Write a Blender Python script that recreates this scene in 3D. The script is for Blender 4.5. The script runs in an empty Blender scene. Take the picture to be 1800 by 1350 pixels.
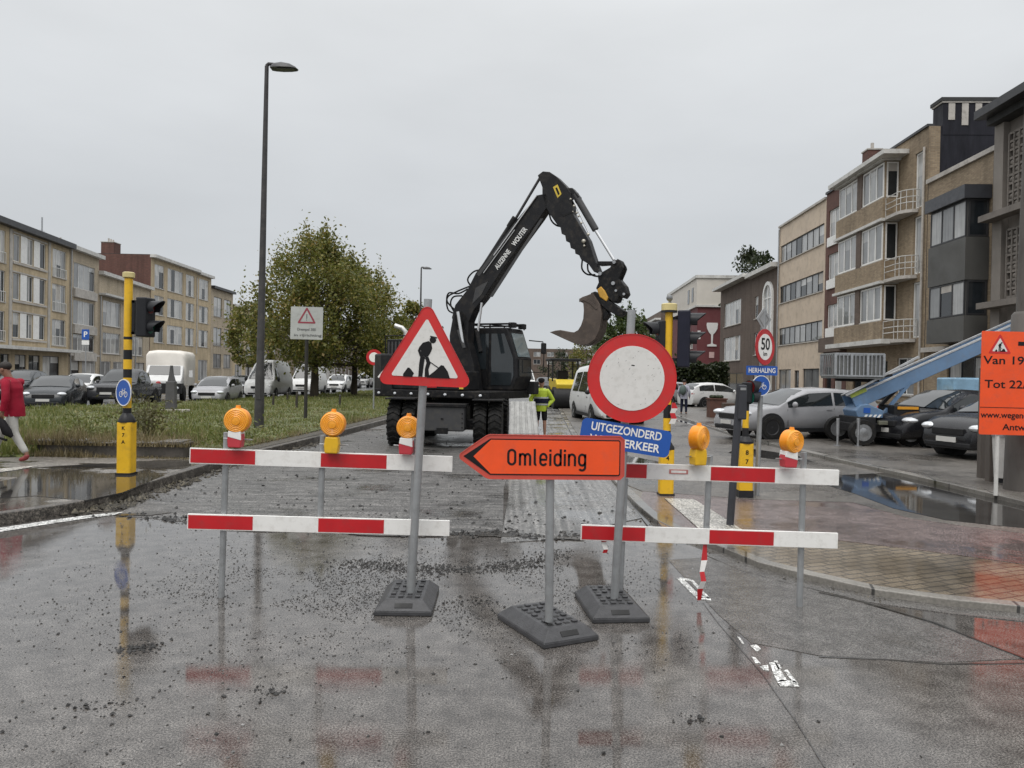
import bpy, math, random
import numpy as np
from math import sin, cos, tan, pi, radians, sqrt, atan2, hypot
from mathutils import Vector, Matrix, noise
random.seed(7); RNG = np.random.default_rng(7)
V = Vector
SC = bpy.context.scene
COL = SC.collection
# ------------------------------------------------------------------ camera
CAMH, FPX, ROLL, PITCH = 1.75, 1350.0, radians(1.0), radians(-0.6)
cR = V((cos(ROLL), 0, sin(ROLL)))
cU0 = V((-sin(ROLL), 0, cos(ROLL)))
cF = (V((0, 1, 0))*cos(PITCH) + cU0*sin(PITCH)).normalized()
cU = cR.cross(cF).normalized()
CAM = V((0, 0, CAMH))
cd = bpy.data.cameras.new('camera'); cam = bpy.data.objects.new('camera', cd); COL.objects.link(cam)
cd.sensor_width = 36; cd.lens = 27.0; cd.clip_end = 4000; cd.clip_start = 0.05
cam.matrix_world = Matrix(((cR.x, cU.x, -cF.x, 0), (cR.y, cU.y, -cF.y, 0), (cR.z, cU.z, -cF.z, CAMH), (0, 0, 0, 1)))
SC.camera = cam
# ------------------------------------------------------------------ overcast sky, soft sun, exposure
SUN_EL, SUN_AZ = radians(58), radians(200)
w = bpy.data.worlds.new('World'); SC.world = w; w.use_nodes = True
nt = w.node_tree; nt.nodes.clear()
out = nt.nodes.new('ShaderNodeOutputWorld')
sk = nt.nodes.new('ShaderNodeTexSky'); sk.sky_type = 'NISHITA'; sk.sun_disc = False
sk.sun_elevation = SUN_EL; sk.sun_rotation = SUN_AZ; sk.air_density = 1.0; sk.dust_density = 3.0
b1 = nt.nodes.new('ShaderNodeBackground'); b1.inputs[1].default_value = 0.08
nt.links.new(sk.outputs[0], b1.inputs[0])
tc = nt.nodes.new('ShaderNodeTexCoord'); sp = nt.nodes.new('ShaderNodeSeparateXYZ')
nt.links.new(tc.outputs['Generated'], sp.inputs[0])
rp = nt.nodes.new('ShaderNodeValToRGB'); nt.links.new(sp.outputs[2], rp.inputs[0])
e = rp.color_ramp.elements
e[0].position = 0.0; e[0].color = (0.62, 0.65, 0.675, 1)
e[1].position = 1.0; e[1].color = (2.0, 2.02, 2.04, 1)
k = e.new(0.20); k.color = (0.655, 0.68, 0.705, 1)
k = e.new(0.42); k.color = (0.80, 0.82, 0.835, 1)
nz = nt.nodes.new('ShaderNodeTexNoise'); nz.inputs['Scale'].default_value = 2.6; nz.inputs['Detail'].default_value = 5
mpw = nt.nodes.new('ShaderNodeMapping'); mpw.inputs['Scale'].default_value = (1, 1, 3.0)
nt.links.new(tc.outputs['Generated'], mpw.inputs[0]); nt.links.new(mpw.outputs[0], nz.inputs['Vector'])
mr = nt.nodes.new('ShaderNodeMapRange'); mr.inputs[1].default_value = 0.3; mr.inputs[2].default_value = 0.7
mr.inputs[3].default_value = 0.94; mr.inputs[4].default_value = 1.05; nt.links.new(nz.outputs[0], mr.inputs[0])
vm = nt.nodes.new('ShaderNodeVectorMath'); vm.operation = 'SCALE'
nt.links.new(rp.outputs[0], vm.inputs[0]); nt.links.new(mr.outputs[0], vm.inputs['Scale'])
b2 = nt.nodes.new('ShaderNodeBackground'); nt.links.new(vm.outputs[0], b2.inputs[0]); b2.inputs[1].default_value = 1.0
mx = nt.nodes.new('ShaderNodeMixShader'); mx.inputs[0].default_value = 0.93     # thick cloud over a little clear sky
nt.links.new(b1.outputs[0], mx.inputs[1]); nt.links.new(b2.outputs[0], mx.inputs[2]); nt.links.new(mx.outputs[0], out.inputs[0])
sl = bpy.data.lights.new('sun', 'SUN'); so = bpy.data.objects.new('sun', sl); COL.objects.link(so)
sl.energy = 1.3; sl.angle = radians(40); sl.color = (1, 0.97, 0.93)
sd = V((sin(SUN_AZ)*cos(SUN_EL), cos(SUN_AZ)*cos(SUN_EL), sin(SUN_EL)))
so.rotation_euler = sd.to_track_quat('Z', 'Y').to_euler()
SC.view_settings.view_transform = 'Standard'; SC.view_settings.look = 'None'
SC.view_settings.exposure = 0.0; SC.view_settings.gamma = 1.0
SC.cycles.max_bounces = 5; SC.cycles.diffuse_bounces = 2; SC.cycles.glossy_bounces = 3; SC.cycles.caustics_reflective = False
# ------------------------------------------------------------------ pixel -> world helpers (photo pixels, 1800 x 1350)
def ray(px, py): return cF + cR*((px-900)/FPX) + cU*((675-py)/FPX)
def G(px, py, z=0.0):
    d = ray(px, py); return CAM + d*((z-CAMH)/d.z)
def P(px, py, Y):
    d = ray(px, py); return CAM + d*(Y/d.y)
def PL(px, py, p0, n):
    d = ray(px, py); return CAM + d*((p0-CAM).dot(n)/d.dot(n))
def g2(px, py, z=0.0):
    p = G(px, py, z); return (p.x, p.y)
# ------------------------------------------------------------------ materials
def N(t, typ, ins=None, **props):
    n = t.nodes.new(typ)
    for k_, v_ in props.items(): setattr(n, k_, v_)
    for k_, v_ in (ins or {}).items():
        if isinstance(v_, bpy.types.NodeSocket): t.links.new(v_, n.inputs[k_])
        else: n.inputs[k_].default_value = v_
    return n
def c4(c): return (c[0], c[1], c[2], 1.0)
def new_mat(name):
    m = bpy.data.materials.new(name); m.use_nodes = True
    t = m.node_tree; b = t.nodes['Principled BSDF']
    return m, t, b
def ramp(t, fac, stops, interp='LINEAR'):
    r = N(t, 'ShaderNodeValToRGB', {0: fac}); r.color_ramp.interpolation = interp
    e = r.color_ramp.elements
    while len(e) < len(stops): e.new(0.5)
    for el, (p, c) in zip(e, stops):
        el.position = p; el.color = c4(c) if not isinstance(c, (int, float)) else (c, c, c, 1)
    return r.outputs[0]
def mixc(t, fac, a, b, mode='MIX'):
    n = N(t, 'ShaderNodeMix', data_type='RGBA', blend_type=mode)
    for idx, v_ in ((0, fac), (6, a), (7, b)):
        if isinstance(v_, bpy.types.NodeSocket): t.links.new(v_, n.inputs[idx])
        else: n.inputs[idx].default_value = v_ if idx == 0 else c4(v_)
    return n.outputs[2]
def objco(t, scale=(1, 1, 1)):
    tc = N(t, 'ShaderNodeTexCoord')
    return N(t, 'ShaderNodeMapping', {0: tc.outputs['Object'], 'Scale': scale}).outputs[0]
def noisef(t, co, scale, detail=4, rough=0.55):
    return N(t, 'ShaderNodeTexNoise', {'Vector': co, 'Scale': scale, 'Detail': detail, 'Roughness': rough}).outputs[0]
def bump(t, b, h, strength, dist=0.01):
    n = N(t, 'ShaderNodeBump', {'Height': h, 'Strength': strength, 'Distance': dist}); t.links.new(n.outputs[0], b.inputs['Normal']); return n
MATS = {}
def mat(name, col, rough=0.55, metal=0.0, var=0.18, scale=3.0, bmp=0.0, bscale=60.0, coat=0.0, dirt=None, stretch=(1, 1, 1), alpha=None):
    if name in MATS: return MATS[name]
    m, t, b = new_mat(name); co = objco(t, stretch)
    n = noisef(t, co, scale, 5, 0.6)
    lo = tuple(c*(1-var) for c in col); hi = tuple(min(1, c*(1+var)) for c in col)
    cc = ramp(t, n, [(0.3, lo), (0.7, hi)])
    if dirt:
        n2 = noisef(t, co, scale*2.7, 6, 0.65)
        cc = mixc(t, ramp(t, n2, [(0.5, 0.0), (0.75, 0.75)]), cc, dirt)
    t.links.new(cc, b.inputs['Base Color'])
    n3 = noisef(t, co, scale*1.9, 3)
    rr = N(t, 'ShaderNodeMapRange', {0: n3, 1: 0.3, 2: 0.7, 3: max(0.02, rough*0.8), 4: min(1, rough*1.2)})
    t.links.new(rr.outputs[0], b.inputs['Roughness'])
    b.inputs['Metallic'].default_value = metal
    b.inputs['Coat Weight'].default_value = coat; b.inputs['Coat Roughness'].default_value = 0.06
    if bmp: bump(t, b, noisef(t, co, bscale, 4), bmp, 0.01)
    MATS[name] = m; return m
def mat_brick(name, c1, c2, mortar, bw=0.22, bh=0.07, rough=0.8, var=0.25):
    if name in MATS: return MATS[name]
    m, t, b = new_mat(name)
    tc = N(t, 'ShaderNodeTexCoord'); s = N(t, 'ShaderNodeSeparateXYZ', {0: tc.outputs['Object']})
    ad = N(t, 'ShaderNodeMath', {0: s.outputs[0], 1: s.outputs[1]}, operation='ADD')
    cv = N(t, 'ShaderNodeCombineXYZ', {0: ad.outputs[0], 1: s.outputs[2], 2: 0.0})
    br = N(t, 'ShaderNodeTexBrick', {'Vector': cv.outputs[0], 'Color1': c4(c1), 'Color2': c4(c2), 'Mortar': c4(mortar), 'Scale': 1.0,
           'Mortar Size': 0.008, 'Brick Width': bw, 'Row Height': bh})
    n = noisef(t, tc.outputs['Object'], 0.35, 5, 0.65); n2 = noisef(t, N(t, 'ShaderNodeMapping', {0: tc.outputs['Object'], 'Scale': (2.5, 2.5, 0.25)}).outputs[0], 1.0, 5, 0.6)
    f = ramp(t, n, [(0.3, (1-var,)*3), (0.7, (1+var*0.5,)*3)])
    f2 = ramp(t, n2, [(0.33, (0.80, 0.79, 0.77)), (0.58, (1.04, 1.04, 1.04))])
    cc = mixc(t, 1.0, mixc(t, 1.0, br.outputs[0], f, 'MULTIPLY'), f2, 'MULTIPLY')
    t.links.new(cc, b.inputs['Base Color']); b.inputs['Roughness'].default_value = rough
    bump(t, b, br.outputs[1], -0.3, 0.01)
    MATS[name] = m; return m
def mat_wet(name, cols, rough=(0.32, 0.07), pud=(0.50, 0.62), pscale=0.45, fine=70, bmpS=0.30, stretch=(1, 1, 1), streak=None, speck=0.0, damp=0.82, bdist=0.006):
    """wet ground: light and dark aggregate, damp patches and standing-water film by noise"""
    m, t, b = new_mat(name); co = objco(t)
    cs = objco(t, stretch)
    nf = noisef(t, cs, fine, 3, 0.6); nm = noisef(t, cs, 6.0, 5, 0.65); nl = noisef(t, co, pscale, 5, 0.6)
    base = ramp(t, nm, [(0.28, cols[0]), (0.5, cols[1]), (0.74, cols[2])])
    base = mixc(t, 1.0, base, ramp(t, nf, [(0.40, (0.42,)*3), (0.5, (0.98,)*3), (0.60, (1.55,)*3)]), 'MULTIPLY')
    ng = noisef(t, cs, fine*2.6, 2, 0.5)
    base = mixc(t, 1.0, base, ramp(t, ng, [(0.38, (0.55,)*3), (0.5, (0.95,)*3), (0.63, (1.9,)*3)]), 'MULTIPLY')
    if streak:
        ns = noisef(t, objco(t, streak), 1.0, 4, 0.6)
        base = mixc(t, 1.0, base, ramp(t, ns, [(0.36, (0.52,)*3), (0.5, (0.96,)*3), (0.62, (1.32,)*3)]), 'MULTIPLY')
    if speck:
        vo = N(t, 'ShaderNodeTexVoronoi', {'Vector': co, 'Scale': 34.0})
        base = mixc(t, ramp(t, vo.outputs[0], [(speck*0.7, 1.0), (speck, 0.0)]), base, (0.02, 0.02, 0.021))
    mask = ramp(t, nl, [(pud[0], 0.0), (pud[1], 1.0)])
    base = mixc(t, mask, base, mixc(t, 1.0, base, (damp,)*3, 'MULTIPLY'))
    t.links.new(base, b.inputs['Base Color'])
    rr = N(t, 'ShaderNodeMapRange', {0: mask, 1: 0.0, 2: 1.0, 3: rough[0], 4: rough[1]}); t.links.new(rr.outputs[0], b.inputs['Roughness'])
    inv = N(t, 'ShaderNodeMapRange', {0: mask, 1: 0.0, 2: 1.0, 3: bmpS, 4: bmpS*0.12})
    bn = bump(t, b, nf, 0.3, bdist); t.links.new(inv.outputs[0], bn.inputs['Strength'])
    MATS[name] = m; return m
def mat_tiles(name, c1, c2, mortar, bw, bh, rot=0.0, rough=0.3, grime=0.55):
    m, t, b = new_mat(name); tc = N(t, 'ShaderNodeTexCoord')
    mp = N(t, 'ShaderNodeMapping', {0: tc.outputs['Object'], 'Rotation': (0, 0, rot)})
    br = N(t, 'ShaderNodeTexBrick', {'Vector': mp.outputs[0], 'Color1': c4(c1), 'Color2': c4(c2), 'Mortar': c4(mortar), 'Scale': 1.0,
           'Mortar Size': 0.012, 'Brick Width': bw, 'Row Height': bh})
    nl = noisef(t, tc.outputs['Object'], 0.8, 5, 0.6); nf = noisef(t, tc.outputs['Object'], 45, 3)
    cc = mixc(t, 1.0, br.outputs[0], ramp(t, nl, [(0.35, (grime,)*3), (0.62, (1.08,)*3)]), 'MULTIPLY')
    cc = mixc(t, 1.0, cc, ramp(t, nf, [(0.3, (0.75,)*3), (0.7, (1.2,)*3)]), 'MULTIPLY')
    t.links.new(cc, b.inputs['Base Color'])
    rr = N(t, 'ShaderNodeMapRange', {0: nl, 1: 0.4, 2: 0.6, 3: 0.10, 4: rough}); t.links.new(rr.outputs[0], b.inputs['Roughness'])
    bump(t, b, br.outputs[1], -0.35, 0.006)
    MATS[name] = m; return m
def mat_leaf(name, cols, scale=0.8):
    m, t, b = new_mat(name); co = objco(t)
    n = noisef(t, co, scale, 4, 0.7); n2 = noisef(t, co, scale*9, 2)
    ge = N(t, 'ShaderNodeNewGeometry')
    mixf = N(t, 'ShaderNodeMath', {0: n, 1: ge.outputs['Random Per Island']}, operation='ADD')
    mh = N(t, 'ShaderNodeMath', {0: mixf.outputs[0], 1: 0.5}, operation='MULTIPLY')
    cc = ramp(t, mh.outputs[0], [(0.2, cols[0]), (0.45, cols[1]), (0.62, cols[2]), (0.8, cols[3])])
    t.links.new(cc, b.inputs['Base Color']); b.inputs['Roughness'].default_value = 0.5
    tr = N(t, 'ShaderNodeBsdfTranslucent', {0: cc}); ms = N(t, 'ShaderNodeMixShader', {0: 0.38, 1: b.outputs[0], 2: tr.outputs[0]})
    t.links.new(ms.outputs[0], t.nodes['Material Output'].inputs[0])
    MATS[name] = m; return m
def glass(name, col=(0.02, 0.025, 0.028), rough=0.06):
    return mat(name, col, rough, 0.0, 0.3, 1.2)
# ------------------------------------------------------------------ object helpers
MW = {}
def tag(o, label=None, cat=None, group=None, kind=None):
    if label: o['label'] = label
    if cat: o['category'] = cat
    if group: o['group'] = group
    if kind: o['kind'] = kind
    return o
def thing(name, label, cat, loc=(0, 0, 0), rotz=0.0, group=None, rot=None):
    o = bpy.data.objects.new(name, None); COL.objects.link(o)
    o.empty_display_size = 0.2; o.location = loc
    o.rotation_euler = rot if rot else (0, 0, rotz)
    MW[o.name] = Matrix.LocRotScale(V(loc), o.rotation_euler.copy(), None)
    return tag(o, label, cat, group)
def dup(root, loc, rotz=0.0, label=None, group=None):
    r = root.copy(); COL.objects.link(r); r.location = loc; r.rotation_euler = (0, 0, rotz)
    if label: r['label'] = label
    if group: r['group'] = group
    for ch in list(root.children):
        c = ch.copy(); COL.objects.link(c); c.parent = r
        for g in list(ch.children):
            d = g.copy(); COL.objects.link(d); d.parent = c
    MW[r.name] = Matrix.LocRotScale(V(loc), r.rotation_euler.copy(), None)
    return r
def link_mesh(name, me, parent=None, loc=None):
    o = bpy.data.objects.new(name, me); COL.objects.link(o)
    if parent is not None:
        o.parent = parent; MW[o.name] = MW.get(parent.name, Matrix())
    elif loc is not None:
        o.location = loc; MW[o.name] = Matrix.Translation(loc)
    return o
class MB:
    """collects boxes, tubes, prisms and lathes; build() links them as ONE mesh object"""
    def __init__(s, m=None):
        s.v = []; s.f = []; s.mi = []; s.mats = []; s.M = Matrix(); s.m = m
    def add(s, vs, fs, m=None):
        m = m or s.m
        if m not in s.mats: s.mats.append(m)
        i = s.mats.index(m); o = len(s.v)
        s.v += [s.M @ V(p) for p in vs]; s.f += [tuple(o+k for k in f) for f in fs]; s.mi += [i]*len(fs); return s
    def box(s, x0, x1, y0, y1, z0, z1, m=None):
        vs = [(x0,y0,z0),(x1,y0,z0),(x1,y1,z0),(x0,y1,z0),(x0,y0,z1),(x1,y0,z1),(x1,y1,z1),(x0,y1,z1)]
        return s.add(vs, [(3,2,1,0),(4,5,6,7),(0,1,5,4),(1,2,6,5),(2,3,7,6),(3,0,4,7)], m)
    def cbox(s, c, sz, m=None): 
        return s.box(c[0]-sz[0]/2, c[0]+sz[0]/2, c[1]-sz[1]/2, c[1]+sz[1]/2, c[2]-sz[2]/2, c[2]+sz[2]/2, m)
    def bar(s, p0, p1, wdt, hgt, m=None, up=(0, 0, 1)):
        p0, p1 = V(p0), V(p1); d = (p1-p0).normalized(); u = V(up); sd = d.cross(u)
        if sd.length < 1e-4: sd = d.cross(V((0, 1, 0)))
        sd.normalize(); u = sd.cross(d); a = sd*wdt/2; b = u*hgt/2
        vs = [p0-a-b, p0+a-b, p0+a+b, p0-a+b, p1-a-b, p1+a-b, p1+a+b, p1-a+b]
        return s.add(vs, [(0,1,2,3),(7,6,5,4),(0,4,5,1),(1,5,6,2),(2,6,7,3),(3,7,4,0)], m)
    def tube(s, pts, r, n=10, m=None, caps=True):
        pts = [V(p) for p in pts]; k = len(pts); rr = r if isinstance(r, (list, tuple)) else [r]*k
        vs = []; prev = None
        for i, p in enumerate(pts):
            d = (pts[min(i+1, k-1)]-pts[max(i-1, 0)]).normalized()
            if prev is None:
                a = d.orthogonal().normalized()
            else:
                a = (prev-d*prev.dot(d)); a = a.normalized() if a.length > 1e-5 else d.orthogonal().normalized()
            prev = a; b = d.cross(a)
            vs += [p+(a*cos(2*pi*j/n)+b*sin(2*pi*j/n))*rr[i] for j in range(n)]
        fs = [(i*n+j, i*n+(j+1) % n, (i+1)*n+(j+1) % n, (i+1)*n+j) for i in range(k-1) for j in range(n)]
        if caps: fs += [tuple(range(n-1, -1, -1)), tuple((k-1)*n+j for j in range(n))]
        return s.add(vs, fs, m)
    def prism(s, pts, vec, m=None, flip=False):
        pts = [V(p) for p in pts]; n = len(pts); vec = V(vec)
        vs = pts+[p+vec for p in pts]
        fs = [tuple(range(n)), tuple(range(2*n-1, n-1, -1))]+[(i, n+i, n+(i+1) % n, (i+1) % n) for i in range(n)]
        return s.add(vs, fs, m)
    def flat(s, pts, z0, z1, m=None):     # ground slab, polygon in xy
        return s.prism([(p[0], p[1], z1) for p in pts], (0, 0, z0-z1), m)
    def lathe(s, prof, n=20, m=None, c=(0, 0, 0), ax=None):
        R = Matrix.Translation(V(c))
        if ax is not None: R = R @ V(ax).to_track_quat('Z', 'Y').to_matrix().to_4x4()
        vs = []
        for (r, z) in prof: vs += [R @ V((r*cos(2*pi*j/n), r*sin(2*pi*j/n), z)) for j in range(n)]
        k = len(prof)
        fs = [(i*n+j, i*n+(j+1) % n, (i+1)*n+(j+1) % n, (i+1)*n+j) for i in range(k-1) for j in range(n)]
        if prof[0][0] > 1e-4: fs.append(tuple(range(n-1, -1, -1)))
        if prof[-1][0] > 1e-4: fs.append(tuple((k-1)*n+j for j in range(n)))
        return s.add(vs, fs, m)
    def ball(s, c, r, m=None, n=12, k=8):
        r = r if isinstance(r, (tuple, list)) else (r, r, r); c = V(c); vs = []
        for i in range(k+1):
            th = pi*i/k
            vs += [c+V((r[0]*sin(th)*cos(2*pi*j/n), r[1]*sin(th)*sin(2*pi*j/n), r[2]*cos(th))) for j in range(n)]
        return s.add(vs, [(i*n+j, (i+1)*n+j, (i+1)*n+(j+1) % n, i*n+(j+1) % n) for i in range(k) for j in range(n)], m)
    def mesh(s, name, inv=None, smooth=35, weld=False):
        me = bpy.data.meshes.new(name)
        vs = [inv @ p for p in s.v] if inv is not None else s.v
        me.from_pydata([tuple(p) for p in vs], [], s.f)
        for m in s.mats: me.materials.append(m)
        me.polygons.foreach_set('material_index', s.mi)
        if smooth:
            me.polygons.foreach_set('use_smooth', [True]*len(s.f)); me.update()
            me.set_sharp_from_angle(angle=radians(smooth))
        me.validate(); me.update(); return me
    def build(s, name, parent=None, world=False, loc=None, smooth=35, bevel=0.0, seg=2):
        inv = None
        if world and parent is not None: inv = MW[parent.name].inverted()
        elif loc is not None: inv = Matrix.Translation(-V(loc))
        o = link_mesh(name, s.mesh(name, inv, smooth), parent, loc)
        if bevel:
            b = o.modifiers.new('bevel', 'BEVEL'); b.width = bevel; b.segments = seg; b.limit_method = 'ANGLE'; b.angle_limit = radians(40)
        return o
def np_mesh(name, verts, nper, m, parent=None, loc=None):
    """verts: (k*nper, 3) numpy array, k faces of nper corners"""
    k = len(verts)//nper; me = bpy.data.meshes.new(name)
    me.vertices.add(len(verts)); me.vertices.foreach_set('co', np.asarray(verts, dtype=np.float32).ravel())
    me.loops.add(len(verts)); me.loops.foreach_set('vertex_index', np.arange(len(verts), dtype=np.int32))
    me.polygons.add(k); me.polygons.foreach_set('loop_start', np.arange(0, len(verts), nper, dtype=np.int32))
    me.update(calc_edges=True); me.validate(); me.materials.append(m)
    return link_mesh(name, me, parent, loc)
def text_geo(body, size, bold=0.0, xs=1.0, align='CENTER', shear=0.0):
    cu = bpy.data.curves.new('lettering', 'FONT'); cu.body = body; cu.size = size; cu.align_x = align; cu.align_y = 'CENTER'
    cu.offset = bold; cu.shear = shear; cu.resolution_u = 4
    ob = bpy.data.objects.new('lettering', cu); COL.objects.link(ob)
    dg = bpy.context.evaluated_depsgraph_get(); me = bpy.data.meshes.new_from_object(ob.evaluated_get(dg))
    vs = [(v.co.x*xs, v.co.y, 0) for v in me.vertices]; fs = [tuple(p.vertices) for p in me.polygons]
    bpy.data.objects.remove(ob); bpy.data.curves.remove(cu); bpy.data.meshes.remove(me)
    return vs, fs
def put_text(mb, body, size, org, xdir, ydir, m, bold=0.0, xs=1.0, align='CENTER', width=None):
    vs, fs = text_geo(body, size, bold, xs, align)
    if width:
        x0 = min(v[0] for v in vs); x1 = max(v[0] for v in vs); k = width/(x1-x0); vs = [(v[0]*k, v[1], 0) for v in vs]
    o, xd, yd = V(org), V(xdir).normalized(), V(ydir).normalized()
    mb.add([o+xd*v[0]+yd*v[1] for v in vs], fs, m)
def ribbon(mb, pts, wdt, m, fr):
    """flat stroke of round-ended lettering; fr(x, y) gives the 3-D point"""
    hw = wdt/2; n = len(pts); L = []; R = []
    for i, (x, y) in enumerate(pts):
        x0, y0 = pts[max(i-1, 0)]; x1, y1 = pts[min(i+1, n-1)]
        if i == 0 and pts[0] == pts[-1]: x0, y0 = pts[-2]
        if i == n-1 and pts[0] == pts[-1]: x1, y1 = pts[1]
        dx, dy = x1-x0, y1-y0; q = hypot(dx, dy) or 1; nx, ny = -dy/q*hw, dx/q*hw
        L.append(fr(x+nx, y+ny)); R.append(fr(x-nx, y-ny))
    mb.add(L+R, [(i, n+i, n+i+1, i+1) for i in range(n-1)], m)
def arc(cx, cy, rx, ry, a0, a1, n=14): return [(cx+rx*cos(radians(a0+(a1-a0)*i/n)), cy+ry*sin(radians(a0+(a1-a0)*i/n))) for i in range(n+1)]
def circ(r, n=40, c=(0, 0)): return [(c[0]+r*cos(2*pi*i/n), c[1]+r*sin(2*pi*i/n)) for i in range(n)]
def rrect(x0, x1, y0, y1, r, n=5):
    o = []
    for cx, cy, a in ((x1-r, y1-r, 0), (x0+r, y1-r, 90), (x0+r, y0+r, 180), (x1-r, y0+r, 270)):
        o += [(cx+r*cos(radians(a+90*i/n)), cy+r*sin(radians(a+90*i/n))) for i in range(n+1)]
    return o
# ================================================================== SETTING: ground, roads, paths
def struct(o): o['kind'] = 'structure'; return o
def stuff(o): o['kind'] = 'stuff'; return o
m_asph = mat_wet('wet_asphalt', [(0.064, 0.058, 0.053), (0.112, 0.103, 0.095), (0.168, 0.156, 0.144)], rough=(0.115, 0.02), pud=(0.36, 0.56), pscale=0.42, fine=95, bmpS=0.085, speck=0.10, damp=0.78)
m_asph2 = mat_wet('patched_asphalt', [(0.066, 0.062, 0.058), (0.105, 0.099, 0.093), (0.148, 0.140, 0.132)], rough=(0.15, 0.05), pud=(0.55, 0.72), pscale=0.6, fine=110, bmpS=0.45)
m_far = mat_wet('far_asphalt', [(0.08, 0.08, 0.08), (0.11, 0.11, 0.11), (0.15, 0.15, 0.148)], rough=(0.35, 0.12), pud=(0.45, 0.6), pscale=0.25, fine=30)
m_mill = mat_wet('milled_asphalt', [(0.055, 0.052, 0.048), (0.10, 0.095, 0.09), (0.16, 0.153, 0.145)], rough=(0.42, 0.13), pud=(0.5, 0.66), pscale=0.7, fine=40, bmpS=0.8, streak=(0.9, 9.0, 1), bdist=0.012)
m_millc = mat_wet('milled_concrete', [(0.10, 0.097, 0.092), (0.155, 0.15, 0.144), (0.21, 0.204, 0.196)], rough=(0.32, 0.08), pud=(0.46, 0.62), pscale=0.6, fine=50, bmpS=0.4, streak=(15.0, 0.3, 1))
m_pave = mat_wet('island_paving', [(0.10, 0.088, 0.075), (0.165, 0.15, 0.13), (0.23, 0.21, 0.185)], rough=(0.38, 0.025), pud=(0.47, 0.52), pscale=0.55, fine=55, bmpS=0.4, damp=0.4)
m_red = mat_wet('red_cycle_path', [(0.098, 0.076, 0.072), (0.145, 0.112, 0.106), (0.19, 0.15, 0.142)], rough=(0.24, 0.06), pud=(0.5, 0.6), pscale=0.6, fine=70, bmpS=0.35, damp=0.7)
m_side = mat_wet('sidewalk_paving', [(0.075, 0.068, 0.060), (0.115, 0.104, 0.092), (0.16, 0.145, 0.13)], rough=(0.42, 0.16), pud=(0.45, 0.68), pscale=0.45, fine=40, bmpS=0.4, stretch=(1, 1, 1), damp=0.5)
m_tile = mat_tiles('brown_tiles', (0.215, 0.175, 0.125), (0.165, 0.135, 0.10), (0.085, 0.072, 0.058), 0.22, 0.11, radians(-24), 0.26)
m_kerb = mat_tiles('kerb_stone', (0.24, 0.225, 0.20), (0.19, 0.18, 0.165), (0.05, 0.048, 0.045), 1.0, 2.0, 0.3, 0.35)
m_kerbd = mat_wet('dirty_kerb', [(0.04, 0.035, 0.03), (0.075, 0.066, 0.056), (0.15, 0.135, 0.115)], rough=(0.5, 0.25), fine=30, bmpS=0.6)
m_soil = mat_wet('soil', [(0.03, 0.026, 0.02), (0.055, 0.047, 0.034), (0.085, 0.075, 0.05)], rough=(0.7, 0.45), fine=25, bmpS=0.8)
m_water = mat('standing_water', (0.036, 0.034, 0.032), 0.03, 0, 0.3, 1.5, 0.035, 9)
m_line = mat_wet('road_paint', [(0.40, 0.40, 0.385), (0.58, 0.58, 0.56), (0.66, 0.66, 0.64)], rough=(0.35, 0.2), fine=60, bmpS=0.3)
def worn(m, sc, lo, hi, dark):
    t = m.node_tree; bs = t.nodes['Principled BSDF']; src = bs.inputs['Base Color'].links[0].from_socket
    n = noisef(t, objco(t), sc, 6, 0.7); t.links.new(mixc(t, ramp(t, n, [(lo, 0.0), (hi, 1.0)]), src, dark), bs.inputs['Base Color'])
worn(m_line, 16.0, 0.53, 0.62, (0.11, 0.105, 0.10))
m_linew = mat_wet('worn_paint', [(0.20, 0.19, 0.165), (0.36, 0.345, 0.31), (0.44, 0.42, 0.39)], rough=(0.35, 0.12), fine=30, bmpS=0.3)
m_tar = mat('tar_seam', (0.062, 0.060, 0.057), 0.12, 0, 0.3, 5)
def slab(name, pts, z0, z1, m, smooth=0):
    return struct(MB(m).flat(pts, z0, z1).build(name, smooth=smooth))
slab('ground', [(-900, -60), (900, -60), (900, 1500), (-900, 1500)], -1.0, -0.05, m_far)
# grid-free main road sheet
slab('road', [(-40, -12), (40, -12), (40, 9.6), (9, 9.6), (3.0, 120), (-0.8, 120), (-4.0, 40), (-5.3, 9.6), (-40, 9.6)], -0.04, 0.0, m_asph)
foot = [g2(*p) for p in [(-200, 952), (-80, 938), (0, 925), (60, 916), (128, 904), (190, 890), (250, 868), (330, 842), (420, 812), (520, 787), (610, 763), (690, 741)]] + [(-3.3, 60), (-1.2, 110)]
def offs(line, d):
    o = []
    for i, (x, y) in enumerate(line):
        a = line[max(i-1, 0)]; b = line[min(i+1, len(line)-1)]
        dx, dy = b[0]-a[0], b[1]-a[1]; q = hypot(dx, dy); o.append((x-dy/q*d, y+dx/q*d))
    return o
# milled carriageway and lighter milled strip
ml = offs(foot, -0.12)
mill = [g2(205, 906), g2(330, 918), g2(470, 926), g2(640, 936), g2(760, 938), g2(884, 934), (-0.1, 12), (0.6, 30), (2.2, 70), (1.0, 110)] + [p for p in reversed(ml) if p[1] > 10.3]
slab('milled_road', mill, -0.03, 0.004, m_mill)
cl = [g2(880, 955), g2(960, 950), g2(1035, 938), g2(1085, 920), (1.69, 9.6), (1.70, 11.5), (1.77, 22), (3.0, 55), (4.2, 90), (2.3, 70), (0.7, 30), (0.0, 12)]
slab('milled_strip', cl, -0.03, 0.008, m_millc)
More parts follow.
